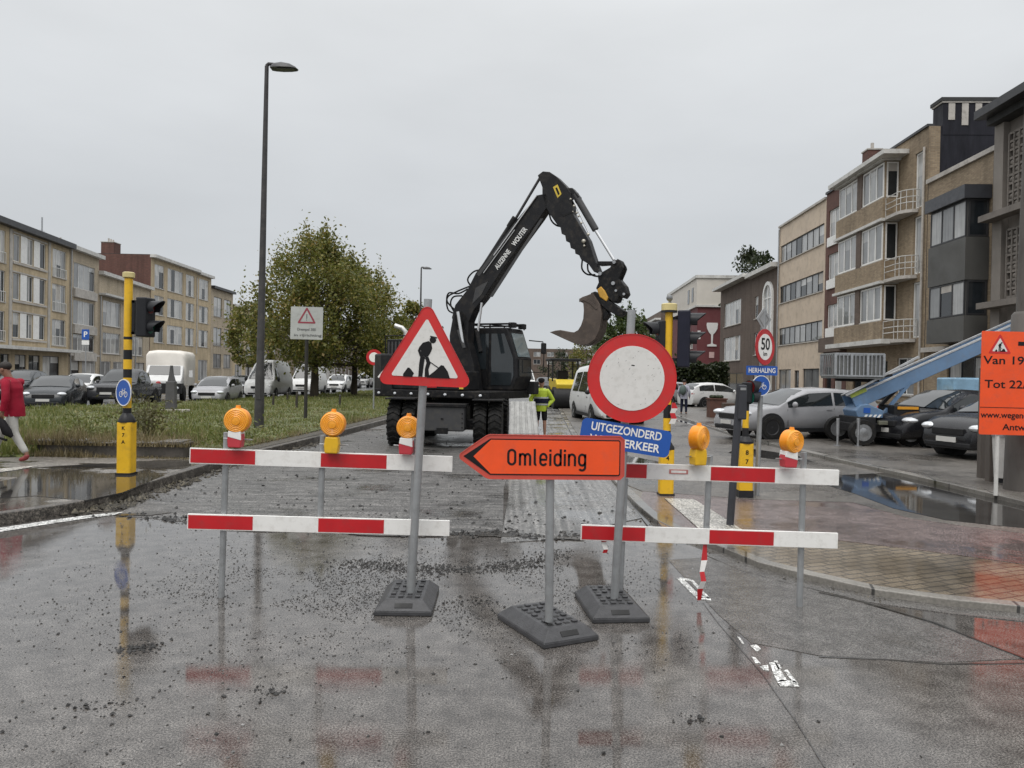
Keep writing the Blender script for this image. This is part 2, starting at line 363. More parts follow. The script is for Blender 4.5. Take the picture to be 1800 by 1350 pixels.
# right side: low pavement, cycle path, gutter puddle, sidewalk
redge = [(5.4, 110), (3.05, 55), (1.78, 22), (1.71, 11.5), (1.71, 10.2), (1.74, 9.3), (1.84, 8.75), (2.0, 8.25), (2.16, 7.7), (2.32, 7.13), (2.62, 6.7), (3.0, 6.25), (3.47, 6.0), (3.9, 5.86), (4.4, 5.68), (7.5, 5.25), (24, 4.6)]
kin = offs(redge, 0.14)
slab('footpath', kin + [(24, 110)], -0.03, 0.05, m_tile)
struct(MB(m_kerb).flat(redge + kin[::-1], -0.03, 0.0605).build('kerb', smooth=0, bevel=0.008))
gut = offs(redge, -0.22)
slab('gutter', [p for p in redge if p[1] < 8] + [p for p in gut if p[1] < 8][::-1], -0.02, 0.006, m_asph2)
z6 = 0.05
red_lo = [(1.84, 10.8)] + [g2(*p, z6) for p in [(1165, 928), (1270, 938), (1380, 944), (1480, 951), (1640, 970), (1800, 992), (2050, 1020)]]
red_hi = [g2(*p, z6) for p in [(2050, 945), (1800, 938), (1700, 926), (1600, 912), (1500, 884), (1320, 878), (1130, 864)]]
slab('cycle_path', red_lo+red_hi, 0.0, 0.054, m_red)
slab('plaza', red_hi + [(1.84, 12.2), (1.95, 22), (3.2, 55), (5.5, 110), (20, 110), (7.9, 20), (7.7, 11)], 0.0, 0.057, m_side)
wpud = [g2(*p, z6) for p in [(1480, 836), (1560, 832), (1640, 846), (1720, 868), (1810, 890), (2000, 935), (2000, 950), (1810, 930), (1740, 924), (1660, 915), (1570, 895), (1500, 868), (1440, 850)]]
slab('puddle', wpud, 0.05, 0.0625, m_water)
kerb2 = [g2(*p, 0.05) for p in [(2100, 965), (1800, 891), (1700, 866), (1600, 842), (1480, 815), (1300, 771)]] + [(7.6, 40), (9.5, 110)]
k2i = offs(kerb2, -0.2)
struct(MB(m_kerb).flat(kerb2 + k2i[::-1], 0.0, 0.13).build('kerb', smooth=0, bevel=0.01))
slab('sidewalk', k2i + [(23, 110), (23, 6)], 0.0, 0.126, m_side)
for nm, pts in (('puddle', [(1300, 786), (1400, 800), (1430, 812), (1350, 806), (1280, 796)]), ('puddle', [(1180, 738), (1250, 742), (1300, 752), (1230, 750)]), ('puddle', [(1100, 800), (1160, 812), (1150, 840), (1105, 830)])):
    slab(nm, [g2(*p, 0.06) for p in pts], 0.05, 0.0625, m_water)
# left island
ki = offs(foot, 0.16)
struct(MB(m_kerbd).flat(foot+ki[::-1], -0.03, 0.14).build('kerb', smooth=0, bevel=0.015))
slab('island_pavement', ki[:9] + [(-6.2, 15.2), (-11, 15.2), (-14, 12), (-16, 9)], 0.0, 0.136, m_pave)
for pts in ([(-60, 860), (40, 838), (120, 826), (190, 838), (260, 826), (290, 836), (215, 866), (150, 880), (60, 872), (-60, 880)], [(60, 822), (180, 815), (240, 818), (150, 824)]):
    slab('puddle', [g2(*p, 0.136) for p in pts], 0.12, 0.1405, m_water)
# markings
def sheet(name, pts, z, m): return slab(name, pts, z-0.003, z, m)
sheet('edge_line', [g2(*p) for p in [(-120, 946), (0, 929), (100, 914), (160, 906), (215, 901), (210, 905), (160, 911), (100, 920), (0, 936), (-120, 953)]], 0.0085, m_line)
sheet('road_marking', [g2(*p, z6) for p in [(1168, 877), (1220, 879), (1262, 905), (1305, 933), (1230, 932)]], 0.0628, m_linew)
sheet('road_marking', [g2(*p, z6) for p in [(-40, 838), (20, 832), (70, 828), (30, 836), (-40, 846)]], 0.1445, m_linew)
for k, pp in enumerate([[(1189, 1017), (1198, 1016), (1236, 1052), (1226, 1054)], [(1198, 1016), (1214, 1019), (1212, 1022), (1200, 1019)], [(1212, 1020), (1218, 1020), (1249, 1053), (1243, 1053)], [(1228, 1054), (1234, 1048), (1248, 1051), (1250, 1056)],
        [(1352, 1166), (1363, 1164), (1384, 1198), (1366, 1200)], [(1366, 1200), (1372, 1196), (1398, 1198), (1405, 1208), (1372, 1207)], [(1378, 1180), (1384, 1178), (1404, 1204), (1394, 1200)],
        [(1318, 1136), (1330, 1134), (1338, 1142), (1330, 1146), (1324, 1140)], [(1321, 1155), (1328, 1157), (1337, 1167), (1328, 1166)], [(1335, 1172), (1350, 1170), (1352, 1180), (1342, 1178)],
        [(1360, 1162), (1366, 1162), (1374, 1176), (1368, 1178)], [(1296, 1120), (1300, 1120), (1308, 1132), (1304, 1132)]]):
    sheet('road_marking', [g2(*p) for p in pp], 0.0045, m_line)
def seam(pts, wd, z, m, name='road_seam'):
    L = offs(pts, wd/2); R_ = offs(pts, -wd/2)
    return sheet(name, L+R_[::-1], z, m)
seam([g2(*p) for p in [(1440, 1042), (1520, 1060), (1640, 1095), (1740, 1135), (1830, 1170)]], 0.022, 0.0095, m_tar)
seam([g2(*p) for p in [(1440, 1155), (1560, 1160), (1660, 1168), (1800, 1166)]], 0.018, 0.004, m_tar)
seam([g2(*p) for p in [(1236, 1060), (1262, 1095), (1300, 1140), (1340, 1185), (1400, 1270), (1450, 1350)]], 0.007, 0.004, m_tar)
sheet('asphalt_patch', [g2(*p) for p in [(1175, 985), (1240, 980), (1340, 1010), (1440, 1040), (1640, 1097), (1800, 1158), (1660, 1165), (1440, 1153), (1320, 1130), (1262, 1080)]], 0.0035, m_asph2)
seam([g2(*p) for p in [(1094, 862), (1112, 886), (1136, 918), (1150, 935)]], 0.05, 0.0125, m_tar)
m_mud = mat_wet('mud_film', [(0.030, 0.026, 0.021), (0.050, 0.044, 0.037), (0.075, 0.067, 0.057)], rough=(0.3, 0.06), fine=60, bmpS=0.4)
def blot(cx_, cy_, rx, ry, sd, z=0.0105, rot=0.0):
    o = []
    for i in range(72):
        a = 2*pi*i/72; q = 1+.38*noise.noise((cos(a)*1.4+sd, sin(a)*1.4, sd*.7))+.22*noise.noise((cos(a)*5+sd, sin(a)*5, sd))+.10*noise.noise((cos(a)*14, sin(a)*14+sd, sd))
        x, y = rx*q*cos(a), ry*q*sin(a); o.append((cx_+x*cos(rot)-y*sin(rot), cy_+x*sin(rot)+y*cos(rot)))
    sheet('mud_patch', o, z, m_mud)
for k, (px, py, rx, ry, rot) in enumerate([(470, 932, .45, .10, .05), (690, 940, .50, .11, -.05), (890, 942, .35, .10, .1), (250, 905, .30, .09, .4), (985, 946, .25, .08, -.2), (1140, 948, .16, .06, -.6)]):
    p_ = g2(px, py); blot(p_[0], p_[1], rx, ry, 3.1*k+1, 0.0105+.0004*k, rot)
# ------------------------------------------------------------------ loose stones and mud on the road
def stones(name, pts, sizes, m, flat=0.6):
    k = len(pts); o = np.array([[1,0,0],[0,1,0],[-1,0,0],[0,-1,0],[0,0,1],[0,0,-0.6]], float)
    fs = np.array([[0,1,4],[1,2,4],[2,3,4],[3,0,4],[1,0,5],[2,1,5],[3,2,5],[0,3,5]])
    j = RNG.uniform(0.6, 1.3, (k, 6, 1))*o[None]+RNG.normal(0, 0.16, (k, 6, 3)); a = RNG.uniform(0, 2*pi, k)
    x = j[:, :, 0]*np.cos(a)[:, None]-j[:, :, 1]*np.sin(a)[:, None]; y = j[:, :, 0]*np.sin(a)[:, None]+j[:, :, 1]*np.cos(a)[:, None]
    p = np.stack([x, y, j[:, :, 2]*flat], -1)*np.asarray(sizes)[:, None, None]+np.asarray(pts)[:, None, :]
    p[:, :, 2] += np.asarray(sizes)[:, None]*0.3
    return np_mesh(name, p[:, fs].reshape(-1, 3), 3, m)
m_stone = mat('dark_crumbs', (0.03, 0.029, 0.028), 0.35, 0, 0.5, 20)
m_stone2 = mat('grey_crumbs', (0.16, 0.155, 0.15), 0.4, 0, 0.6, 20)
def scatter(n, fn, lo, hi, power=3):
    P_ = []; S_ = []
    while len(P_) < n:
        p = fn()
        if p is None: continue
        P_.append(p); S_.append(lo+(hi-lo)*random.random()**power)
    return P_, S_
def f_main():
    x = random.gauss(-1.5, 2.0); y = random.uniform(2.6, 9.0)
    q = noise.noise((x*0.7, y*0.9, 3.1))*0.5+0.5
    if random.random() > q**1.6 or x > 2.0+0.2*(6-y): return None
    return (x, y, 0.0)
P_, S_ = scatter(4200, f_main, 0.003, 0.013, 6); stuff(stones('gravel', P_, S_, m_stone))
def f_near():
    x = random.gauss(-0.9, 1.15); y = random.gauss(6.25, 0.75)
    if noise.noise((x*1.3, y*1.6, 9.1)) < -0.05: return None
    return (x, y, 0.0)
P_, S_ = scatter(12000, f_near, 0.002, 0.0085, 3); stuff(stones('gravel', P_, S_, m_stone))
P_, S_ = scatter(2600, f_main, 0.003, 0.011, 2); stuff(stones('gravel', P_, S_, m_stone2))
def along(line, spread, zf=0.0):
    def f():
        i = random.randrange(len(line)-1); t_ = random.random(); a, b = line[i], line[i+1]
        return (a[0]+(b[0]-a[0])*t_+random.gauss(0, spread), a[1]+(b[1]-a[1])*t_+random.gauss(0, spread), zf)
    return f
P_, S_ = scatter(1500, along([g2(*p) for p in [(120, 905), (170, 893), (200, 895), (260, 872), (330, 848), (430, 815), (560, 780)]], 0.09), 0.006, 0.06, 4)
stuff(stones('mud_crumbs', P_, S_, m_soil, 0.8))
P_, S_ = scatter(900, along([g2(*p) for p in [(225, 906), (340, 917), (480, 926), (640, 937), (800, 940), (890, 935), (960, 948), (1040, 935)]], 0.10), 0.006, 0.035, 3)
stuff(stones('mud_crumbs', P_, S_, m_stone, 0.7))
P_, S_ = scatter(500, along([g2(*p) for p in [(1040, 760), (1080, 830), (1110, 885), (1140, 925), (1240, 962), (1400, 1022), (1560, 1055)]], 0.07), 0.004, 0.02, 3)
stuff(stones('mud_crumbs', P_, S_, m_soil, 0.7))
P_, S_ = scatter(1400, lambda: (random.uniform(-5.0, 1.4), 9+random.random()**2*16, 0.006), 0.006, 0.035, 4); stuff(stones('gravel', P_, S_, m_stone))
P_, S_ = scatter(2600, along([g2(*p) for p in [(600, 990), (680, 996), (760, 1001), (860, 1000), (930, 992), (985, 970)]], 0.11), 0.003, 0.015, 3); stuff(stones('mud_crumbs', P_, S_, m_stone, 0.7))
for (px, py, n_, sp_) in ((245, 1140, 160, .05), (190, 1240, 50, .06), (470, 1215, 60, .05), (830, 1060, 120, .08), (1225, 1265, 30, .04)):
    g_ = g2(px, py); P_, S_ = scatter(n_, lambda: (random.gauss(g_[0], sp_*1.6), random.gauss(g_[1], sp_), 0.0), 0.004, 0.018, 3); stuff(stones('mud_crumbs', P_, S_, m_stone, 0.7))
# ------------------------------------------------------------------ grass median
gr = [(-13.5, 14.0)]+[g2(*p, 0.14) for p in [(-80, 806), (70, 802)]]+[(-8.7, 14.5), (-6.0, 14.5)]
gright = [(x, y) for (x, y) in offs(foot, 0.55) if y > 14.6]
gleft = [(-12.0, 95), (-13.2, 60), (-15.6, 45), (-17.2, 36), (-18.8, 31), (-20, 24)]
gpoly = gr + gright + gleft
m_turf = mat_wet('turf_soil', [(0.045, 0.052, 0.018), (0.085, 0.098, 0.032), (0.13, 0.13, 0.055)], rough=(0.85, 0.7), fine=8, bmpS=0.8, pud=(0.9, 0.95))
slab('grass_verge', gpoly, 0.0, 0.17, m_turf)
slab('verge_edge', [p for p in offs(foot, 0.16) if p[1] > 12.8]+[p for p in offs(foot, 0.62) if p[1] > 12.8][::-1], 0.0, 0.146, m_soil)
def inpoly(x, y, poly):
    c = np.zeros(x.shape, bool); j = len(poly)-1
    for i in range(len(poly)):
        xi, yi = poly[i]; xj, yj = poly[j]
        c ^= ((yi > y) != (yj > y)) & (x < (xj-xi)*(y-yi)/((yj-yi) or 1e-9)+xi); j = i
    return c
def blades(name, n, poly, hfun, wd, m, dens=None, z=0.17):
    xs = [p[0] for p in poly]; ys = [p[1] for p in poly]
    y = min(ys)+(max(ys)-min(ys))*RNG.random(n*6)**1.8; x = RNG.uniform(min(xs), max(xs), n*6)
    k = inpoly(x, y, poly); x, y = x[k][:n], y[k][:n]; n = len(x)
    pn = np.array([noise.noise((a*0.8, b*0.8, 0.3)) for a, b in zip(x, y)])
    h = hfun(x, y, pn)*np.clip(0.75+pn*0.9, 0.3, 1.3)*RNG.uniform(0.5, 1.3, n); a = RNG.uniform(0, 2*pi, n); ww = wd*(0.7+y/22.0)
    dx, dy = np.cos(a)*ww, np.sin(a)*ww; lx, ly = RNG.normal(0, 0.35, n)*h, RNG.normal(0, 0.35, n)*h
    zz = np.full(n, z)
    v = np.stack([np.stack([x-dx, y-dy, zz], -1), np.stack([x+dx, y+dy, zz], -1), np.stack([x+lx, y+ly, zz+h], -1)], 1)
    return stuff(np_mesh(name, v.reshape(-1, 3), 3, m))
m_grass = mat_leaf('grass_blades', [(0.085, 0.105, 0.026), (0.14, 0.165, 0.040), (0.20, 0.21, 0.065), (0.32, 0.27, 0.13)], 0.6)
m_grassd = mat_leaf('dry_grass', [(0.12, 0.10, 0.05), (0.20, 0.16, 0.08), (0.27, 0.22, 0.12), (0.34, 0.28, 0.17)], 1.0)
blades('grass', 60000, gpoly, lambda x, y, p: 0.07+0.12*np.clip(p+0.25, 0, 1)+0.26*np.clip(1-(y-14)/7, 0, 1)*np.clip(-(x+6.2)/2.0, 0, 1), 0.010, m_grass)
blades('dry_grass', 5200, [(-13, 14.1), (-6.0, 14.5), (-5.6, 16), (-9, 19), (-14, 18)], lambda x, y, p: 0.10+0.25*np.clip(p+0.2, 0, 1), 0.007, m_grassd)
blades('dry_grass', 2600, [p for p in offs(foot, 0.45) if 13 < p[1] < 40]+[p for p in offs(foot, 1.0) if 13 < p[1] < 40][::-1], lambda x, y, p: 0.06+0.12*np.clip(p+0.2, 0, 1), 0.007, m_grassd, z=0.15)
blades('dry_grass', 1500, [(-8.9, 14.0), (-5.9, 14.0), (-5.9, 14.6), (-8.9, 14.6)], lambda x, y, p: 0.20+0.30*np.clip(p+0.1, 0, 1), 0.007, m_grassd, z=0.34)
blades('dry_grass', 1100, [(-9.6, 13.9), (-5.8, 13.9), (-5.8, 14.06), (-9.6, 14.06)], lambda x, y, p: 0.06+0.16*np.clip(p+0.2, 0, 1), 0.006, m_grassd, z=0.13)
blades('dry_grass', 9000, gpoly, lambda x, y, p: 0.05+0.22*np.clip(-p+0.05, 0, 1), 0.009, m_grassd)
# stone edging block in front of the verge
mb = MB(mat('edging_stone', (0.085, 0.075, 0.065), 0.45, 0, 0.45, 2.5, 0.5, 30, dirt=(0.03, 0.03, 0.02)))
mb.box(-8.75, -6.02, 14.12, 14.48, 0.13, 0.38)
x_ = -8.8
while x_ < -6.0:
    w_ = random.uniform(.32, .55); dz = random.uniform(-.035, .012); mb.box(x_, min(x_+w_-.012, -5.97), 14.06+random.uniform(-.02, .02), 14.50, 0.37, 0.44+dz, mat('edging_cap', (0.125, 0.11, 0.092), 0.4, 0, 0.45, 4, 0.4, 30, dirt=(0.04, 0.042, 0.025))); x_ += w_
tag(mb.build('edging_wall', loc=(-7.4, 14.3, 0.14), bevel=0.02), 'low dark stone edging wall in front of the grass verge behind the yellow signal post', 'wall')
# ================================================================== SKETCH OF TREES
m_bark = mat('bark', (0.055, 0.045, 0.035), 0.9, 0, 0.4, 4, 0.6, 20, stretch=(1, 1, 0.3))
m_leafA = mat_leaf('autumn_leaves', [(0.075, 0.088, 0.020), (0.14, 0.152, 0.030), (0.215, 0.205, 0.045), (0.28, 0.195, 0.06)], 0.35)
m_leafB = mat_leaf('green_leaves', [(0.030, 0.050, 0.016), (0.055, 0.085, 0.024), (0.085, 0.12, 0.034), (0.12, 0.14, 0.045)], 0.35)
m_leafC = mat_leaf('hedge_leaves', [(0.014, 0.022, 0.009), (0.024, 0.036, 0.012), (0.040, 0.055, 0.018), (0.06, 0.065, 0.025)], 0.6)
def tree(label, base, H, R, z0, nl, ls, m, cat='tree', name='street_tree', clumps=70, trunk_r=0.16, group=None, flame=0.35, seed=1, profile=None):
    rs = random.Random(seed); t = thing(name, label, cat, base, group=group)
    prof = profile or [(0, 0.75), (0.12, 1.0), (0.3, 1.0), (0.5, 0.90), (0.66, 0.74), (0.8, 0.54), (0.92, 0.32), (1.0, 0.10)]; lob = [(rs.uniform(0, 6.28), rs.uniform(.05, .14), k_) for k_ in (2, 3, 5)]
    def rad(u):
        for (a, ra), (b, rb) in zip(prof, prof[1:]):
            if a <= u <= b: return R*(ra+(rb-ra)*(u-a)/(b-a))
        return 0.1
    mb = MB(m_bark); top = z0+(H-z0)*0.72
    pts = [(0, 0, -0.05), (0.03, 0.02, z0*0.5), (0.0, 0.05, z0), (0.1, 0, z0+(top-z0)*0.5), (0.05, 0.08, top)]
    mb.tube(pts, [trunk_r*1.25, trunk_r, trunk_r*0.85, trunk_r*0.55, trunk_r*0.2], 10)
    cs = []
    for i in range(clumps):
        u = rs.random()**1.15; a = rs.uniform(0, 2*pi); r = rad(u)*sqrt(rs.uniform(0.10, 1.15))*(1+sum(am*sin(k_*a+ph+u*4) for ph, am, k_ in lob)*1.3)
        cs.append(V((r*cos(a), r*sin(a), z0*0.92+u*(H-z0*0.92))))
    for c in cs[::2]:
        zb = min(top, max(z0*0.85, c.z-0.25*hypot(c.x, c.y)-0.6)); st = V((0.04, 0.03, zb)); mid = (st+c)/2+V((0, 0, -0.08*(c-st).length))
        mb.tube([st, mid, c], [trunk_r*0.32, trunk_r*0.2, 0.012], 6, caps=False)
    mb.build('trunk', t)
    vs = []
    for c in cs:
        k = int(nl/clumps); sg = R*rs.uniform(0.07, 0.17)
        p = RNG.normal(0, 1, (k, 3))*np.array([sg, sg, sg*0.75])+np.array(c)
        if rs.random() < flame: q_ = np.abs(RNG.normal(0, sg*1.1, k)); p[:, 2] += q_; p[:, :2] = (p[:, :2]-np.array(c[:2]))*np.clip(1.0-q_/(sg*2.2), .12, 1)[:, None]+np.array(c[:2])
        vs.append(p)
    p = np.concatenate(vs); k = len(p); a = RNG.normal(0, 1, (k, 3)); a /= np.linalg.norm(a, axis=1)[:, None]
    b = np.cross(a, RNG.normal(0, 1, (k, 3))); b /= np.linalg.norm(b, axis=1)[:, None]; s = ls*RNG.uniform(0.6, 1.4, (k, 1))
    v = np.stack([p-a*s*0.5, p+b*s*0.33, p+a*s*0.5, p-b*s*0.33], 1).reshape(-1, 3)
    np_mesh('crown', v, 4, m, t); return t
tA = P(552, 697, 50); tB = P(622, 694, 55)
tree('tall broad tree with rusty autumn leaves on the median beside the white notice board', (tA.x, 50, 0.17), 10.1, 4.5, 2.5, 30000, 0.19, m_leafA, clumps=120, flame=0.6, trunk_r=0.24, seed=3)
tree('lower tree right of the notice board with slim trunk and browner leaves on the median', (tB.x, 55, 0.17), 8.4, 4.2, 2.5, 24000, 0.19, m_leafA, clumps=100, flame=0.6, trunk_r=0.2, seed=4)
tree('small green tree showing behind the roadworks triangle', (P(722, 690, 74).x, 74, 0.15), 8.2, 2.6, 2.2, 5000, 0.30, m_leafA, clumps=50, seed=5)
tree('green tree in front of the left house row beyond the tall lamp post', (P(446, 690, 66).x, 66, 0), 7.6, 2.1, 2.6, 4500, 0.28, m_leafA, clumps=45, seed=6)
tree('leafy green tree rising behind the no entry sign below the bucket', (P(1098, 690, 72).x, 72, 0.05), 7.6, 3.3, 1.6, 7500, 0.30, m_leafB, clumps=70, seed=7)
tree('dark tree top showing above the brown brick houses', (P(1322, 600, 88).x, 88, 0), 16.2, 3.3, 6, 6000, 0.34, m_leafC, clumps=60, seed=8, profile=[(0, 0.5), (0.4, 0.9), (0.75, 1), (0.9, 0.7), (1, 0.3)])
for i, (px, d, H, R) in enumerate([(664, 98, 7.5, 2.4), (768, 118, 8, 2.6), (1030, 150, 9, 4), (985, 210, 8, 5)]):
    tree(['distant roadside tree right of the median trees', 'distant tree on the axis of the excavator boom', 'faraway tree beside the white van roof', 'farthest tree at the end of the street'][i], (P(px, 680, d).x, d, 0), H, R, 1.6, 2500, 0.42, m_leafC if i % 2 else m_leafA, clumps=36, seed=20+i, group='far street trees')
def hedge(label, x0, x1, y0, y1, H, n, seed=2):
    t = thing('hedge', label, 'hedge', ((x0+x1)/2, (y0+y1)/2, 0.1))
    p = np.stack([RNG.uniform(x0, x1, n), RNG.uniform(y0, y1, n), RNG.uniform(0, 1, n)**0.7*H], -1)
    p[:, 2] *= 1+0.22*np.array([noise.noise((q[0]*0.9, q[1]*0.9, seed)) for q in p])
    p -= np.array([(x0+x1)/2, (y0+y1)/2, 0]); k = n
    a = RNG.normal(0, 1, (k, 3)); a /= np.linalg.norm(a, axis=1)[:, None]; b = np.cross(a, RNG.normal(0, 1, (k, 3))); b /= np.linalg.norm(b, axis=1)[:, None]
    v = np.stack([p-a*.14, p+b*.1, p+a*.14, p-b*.1], 1).reshape(-1, 3); np_mesh('foliage', v, 4, m_leafC, t)
    mb = MB(m_bark)
    for i in range(10):
        x = x0+(x1-x0)*(i+.5)/10-(x0+x1)/2; mb.tube([(x, 0, -0.1), (x+.1, .05, H*.45), (x-.1, 0, H*.85)], [.05, .035, .01], 6)
    mb.build('stems', t)
hedge('tall dark hedge in front of the red gable', 12.6, 17.6, 62, 65, 2.9, 9000)
# weeds standing in the verge by the yellow post
def weed(label, px, d, h, n, m):
    b = P(px, 700, d); t = thing('weed', label, 'plant', (b.x, d, 0.17), group='tall weeds in the verge'); mb = MB(m); vs = []
    for i in range(9):
        a = random.uniform(0, 6.28); r = random.uniform(.05, .5); mb.tube([(0.1*cos(a), .1*sin(a), 0), (r*.6*cos(a), r*.6*sin(a), h*.5), (r*cos(a), r*sin(a), h*random.uniform(.7, 1.1))], [.012, .009, .004], 5, caps=False)
    mb.build('stem', t)
    k = n; p = RNG.normal(0, 1, (k, 3))*np.array([.28, .28, h*.26])+np.array([0, 0, h*.6]); a = RNG.normal(0, 1, (k, 3)); a /= np.linalg.norm(a, axis=1)[:, None]; b2 = np.cross(a, RNG.normal(0, 1, (k, 3))); b2 /= np.linalg.norm(b2, axis=1)[:, None]
    np_mesh('leaves', np.stack([p-a*.06, p+b2*.02, p+a*.06, p-b2*.02], 1).reshape(-1, 3), 4, m, t)
m_weed = mat_leaf('weed_stems', [(0.06, 0.05, 0.02), (0.09, 0.085, 0.03), (0.12, 0.11, 0.045), (0.17, 0.14, 0.07)], 1.5)
weed('tall dry weed clump just right of the yellow signal post', 258, 16, 0.95, 380, m_weed)
weed('brownish weed clump between the grey stele and the yellow signal post', 246, 17.5, .9, 260, m_weed)
weed('green weed tuft beside the walker in red', 150, 16.5, .6, 300, m_grass)
weed('low weed tuft on the verge edge left of the tall lamp post', 405, 15.6, .5, 260, m_grass)
# ================================================================== BUILDINGS
m_wht = mat('white_frame', (0.84, 0.83, 0.80), 0.45, 0, 0.06, 2, dirt=(0.64, 0.62, 0.57))
m_dkf = mat('dark_frame', (0.045, 0.045, 0.048), 0.4, 0, 0.15, 2)
m_brf = mat('brown_frame', (0.07, 0.045, 0.03), 0.5, 0, 0.2, 2)
m_con = mat('concrete_trim', (0.47, 0.44, 0.40), 0.7, 0, 0.16, 1.2, 0.2, 30, dirt=(0.24, 0.22, 0.19))
m_cor = mat('white_cornice', (0.60, 0.59, 0.56), 0.55, 0, 0.12, 1.0, dirt=(0.30, 0.28, 0.25))
m_roof = mat('roof_felt', (0.05, 0.05, 0.05), 0.7, 0, 0.25, 1)
m_metal = mat('galvanised_steel', (0.42, 0.43, 0.44), 0.38, 0.75, 0.15, 6, dirt=(0.22, 0.22, 0.22))
m_gl = glass('dark_glass', (0.022, 0.026, 0.03), 0.05)
def curtain(name, col):
    m, t, b = new_mat(name); co = objco(t, (14, 14, 0.4)); n = noisef(t, co, 1.0, 3)
    n2 = noisef(t, objco(t), 0.9, 3)
    cc = mixc(t, 1.0, ramp(t, n, [(0.3, tuple(c*0.62 for c in col)), (0.65, col)]), ramp(t, n2, [(0.3, (0.7,)*3), (0.7, (1.1,)*3)]), 'MULTIPLY')
    t.links.new(cc, b.inputs['Base Color']); b.inputs['Roughness'].default_value = 0.5; b.inputs['Coat Weight'].default_value = 1.0; b.inputs['Coat Roughness'].default_value = 0.03
    MATS[name] = m; return m
m_cu = [curtain('net_curtain', (0.46, 0.46, 0.45)), curtain('dim_net_curtain', (0.24, 0.245, 0.245)), curtain('white_blind', (0.62, 0.61, 0.58))]
PANES = [m_gl, m_cu[0], m_cu[1], m_cu[2]]
def roof_bits(B, xs_, H):
    for x, h in xs_:
        mb = MB(MATS['galvanised_steel']); mb.tube([(x, 3, H), (x, 3, H+h)], .03, 6)
        for k in range(4): mb.bar((x-.5+.06*k, 3, H+h-.1-.12*k), (x+.5-.06*k, 3, H+h-.1-.12*k), .02, .02)
        mb.build('aerial', B.t)
def drain(B, x, H, m=None):
    mb = MB(m or MATS['galvanised_steel']); mb.tube([(x, -.09, .1), (x, -.09, H)], .055, 8); mb.build('drainpipe', B.t)
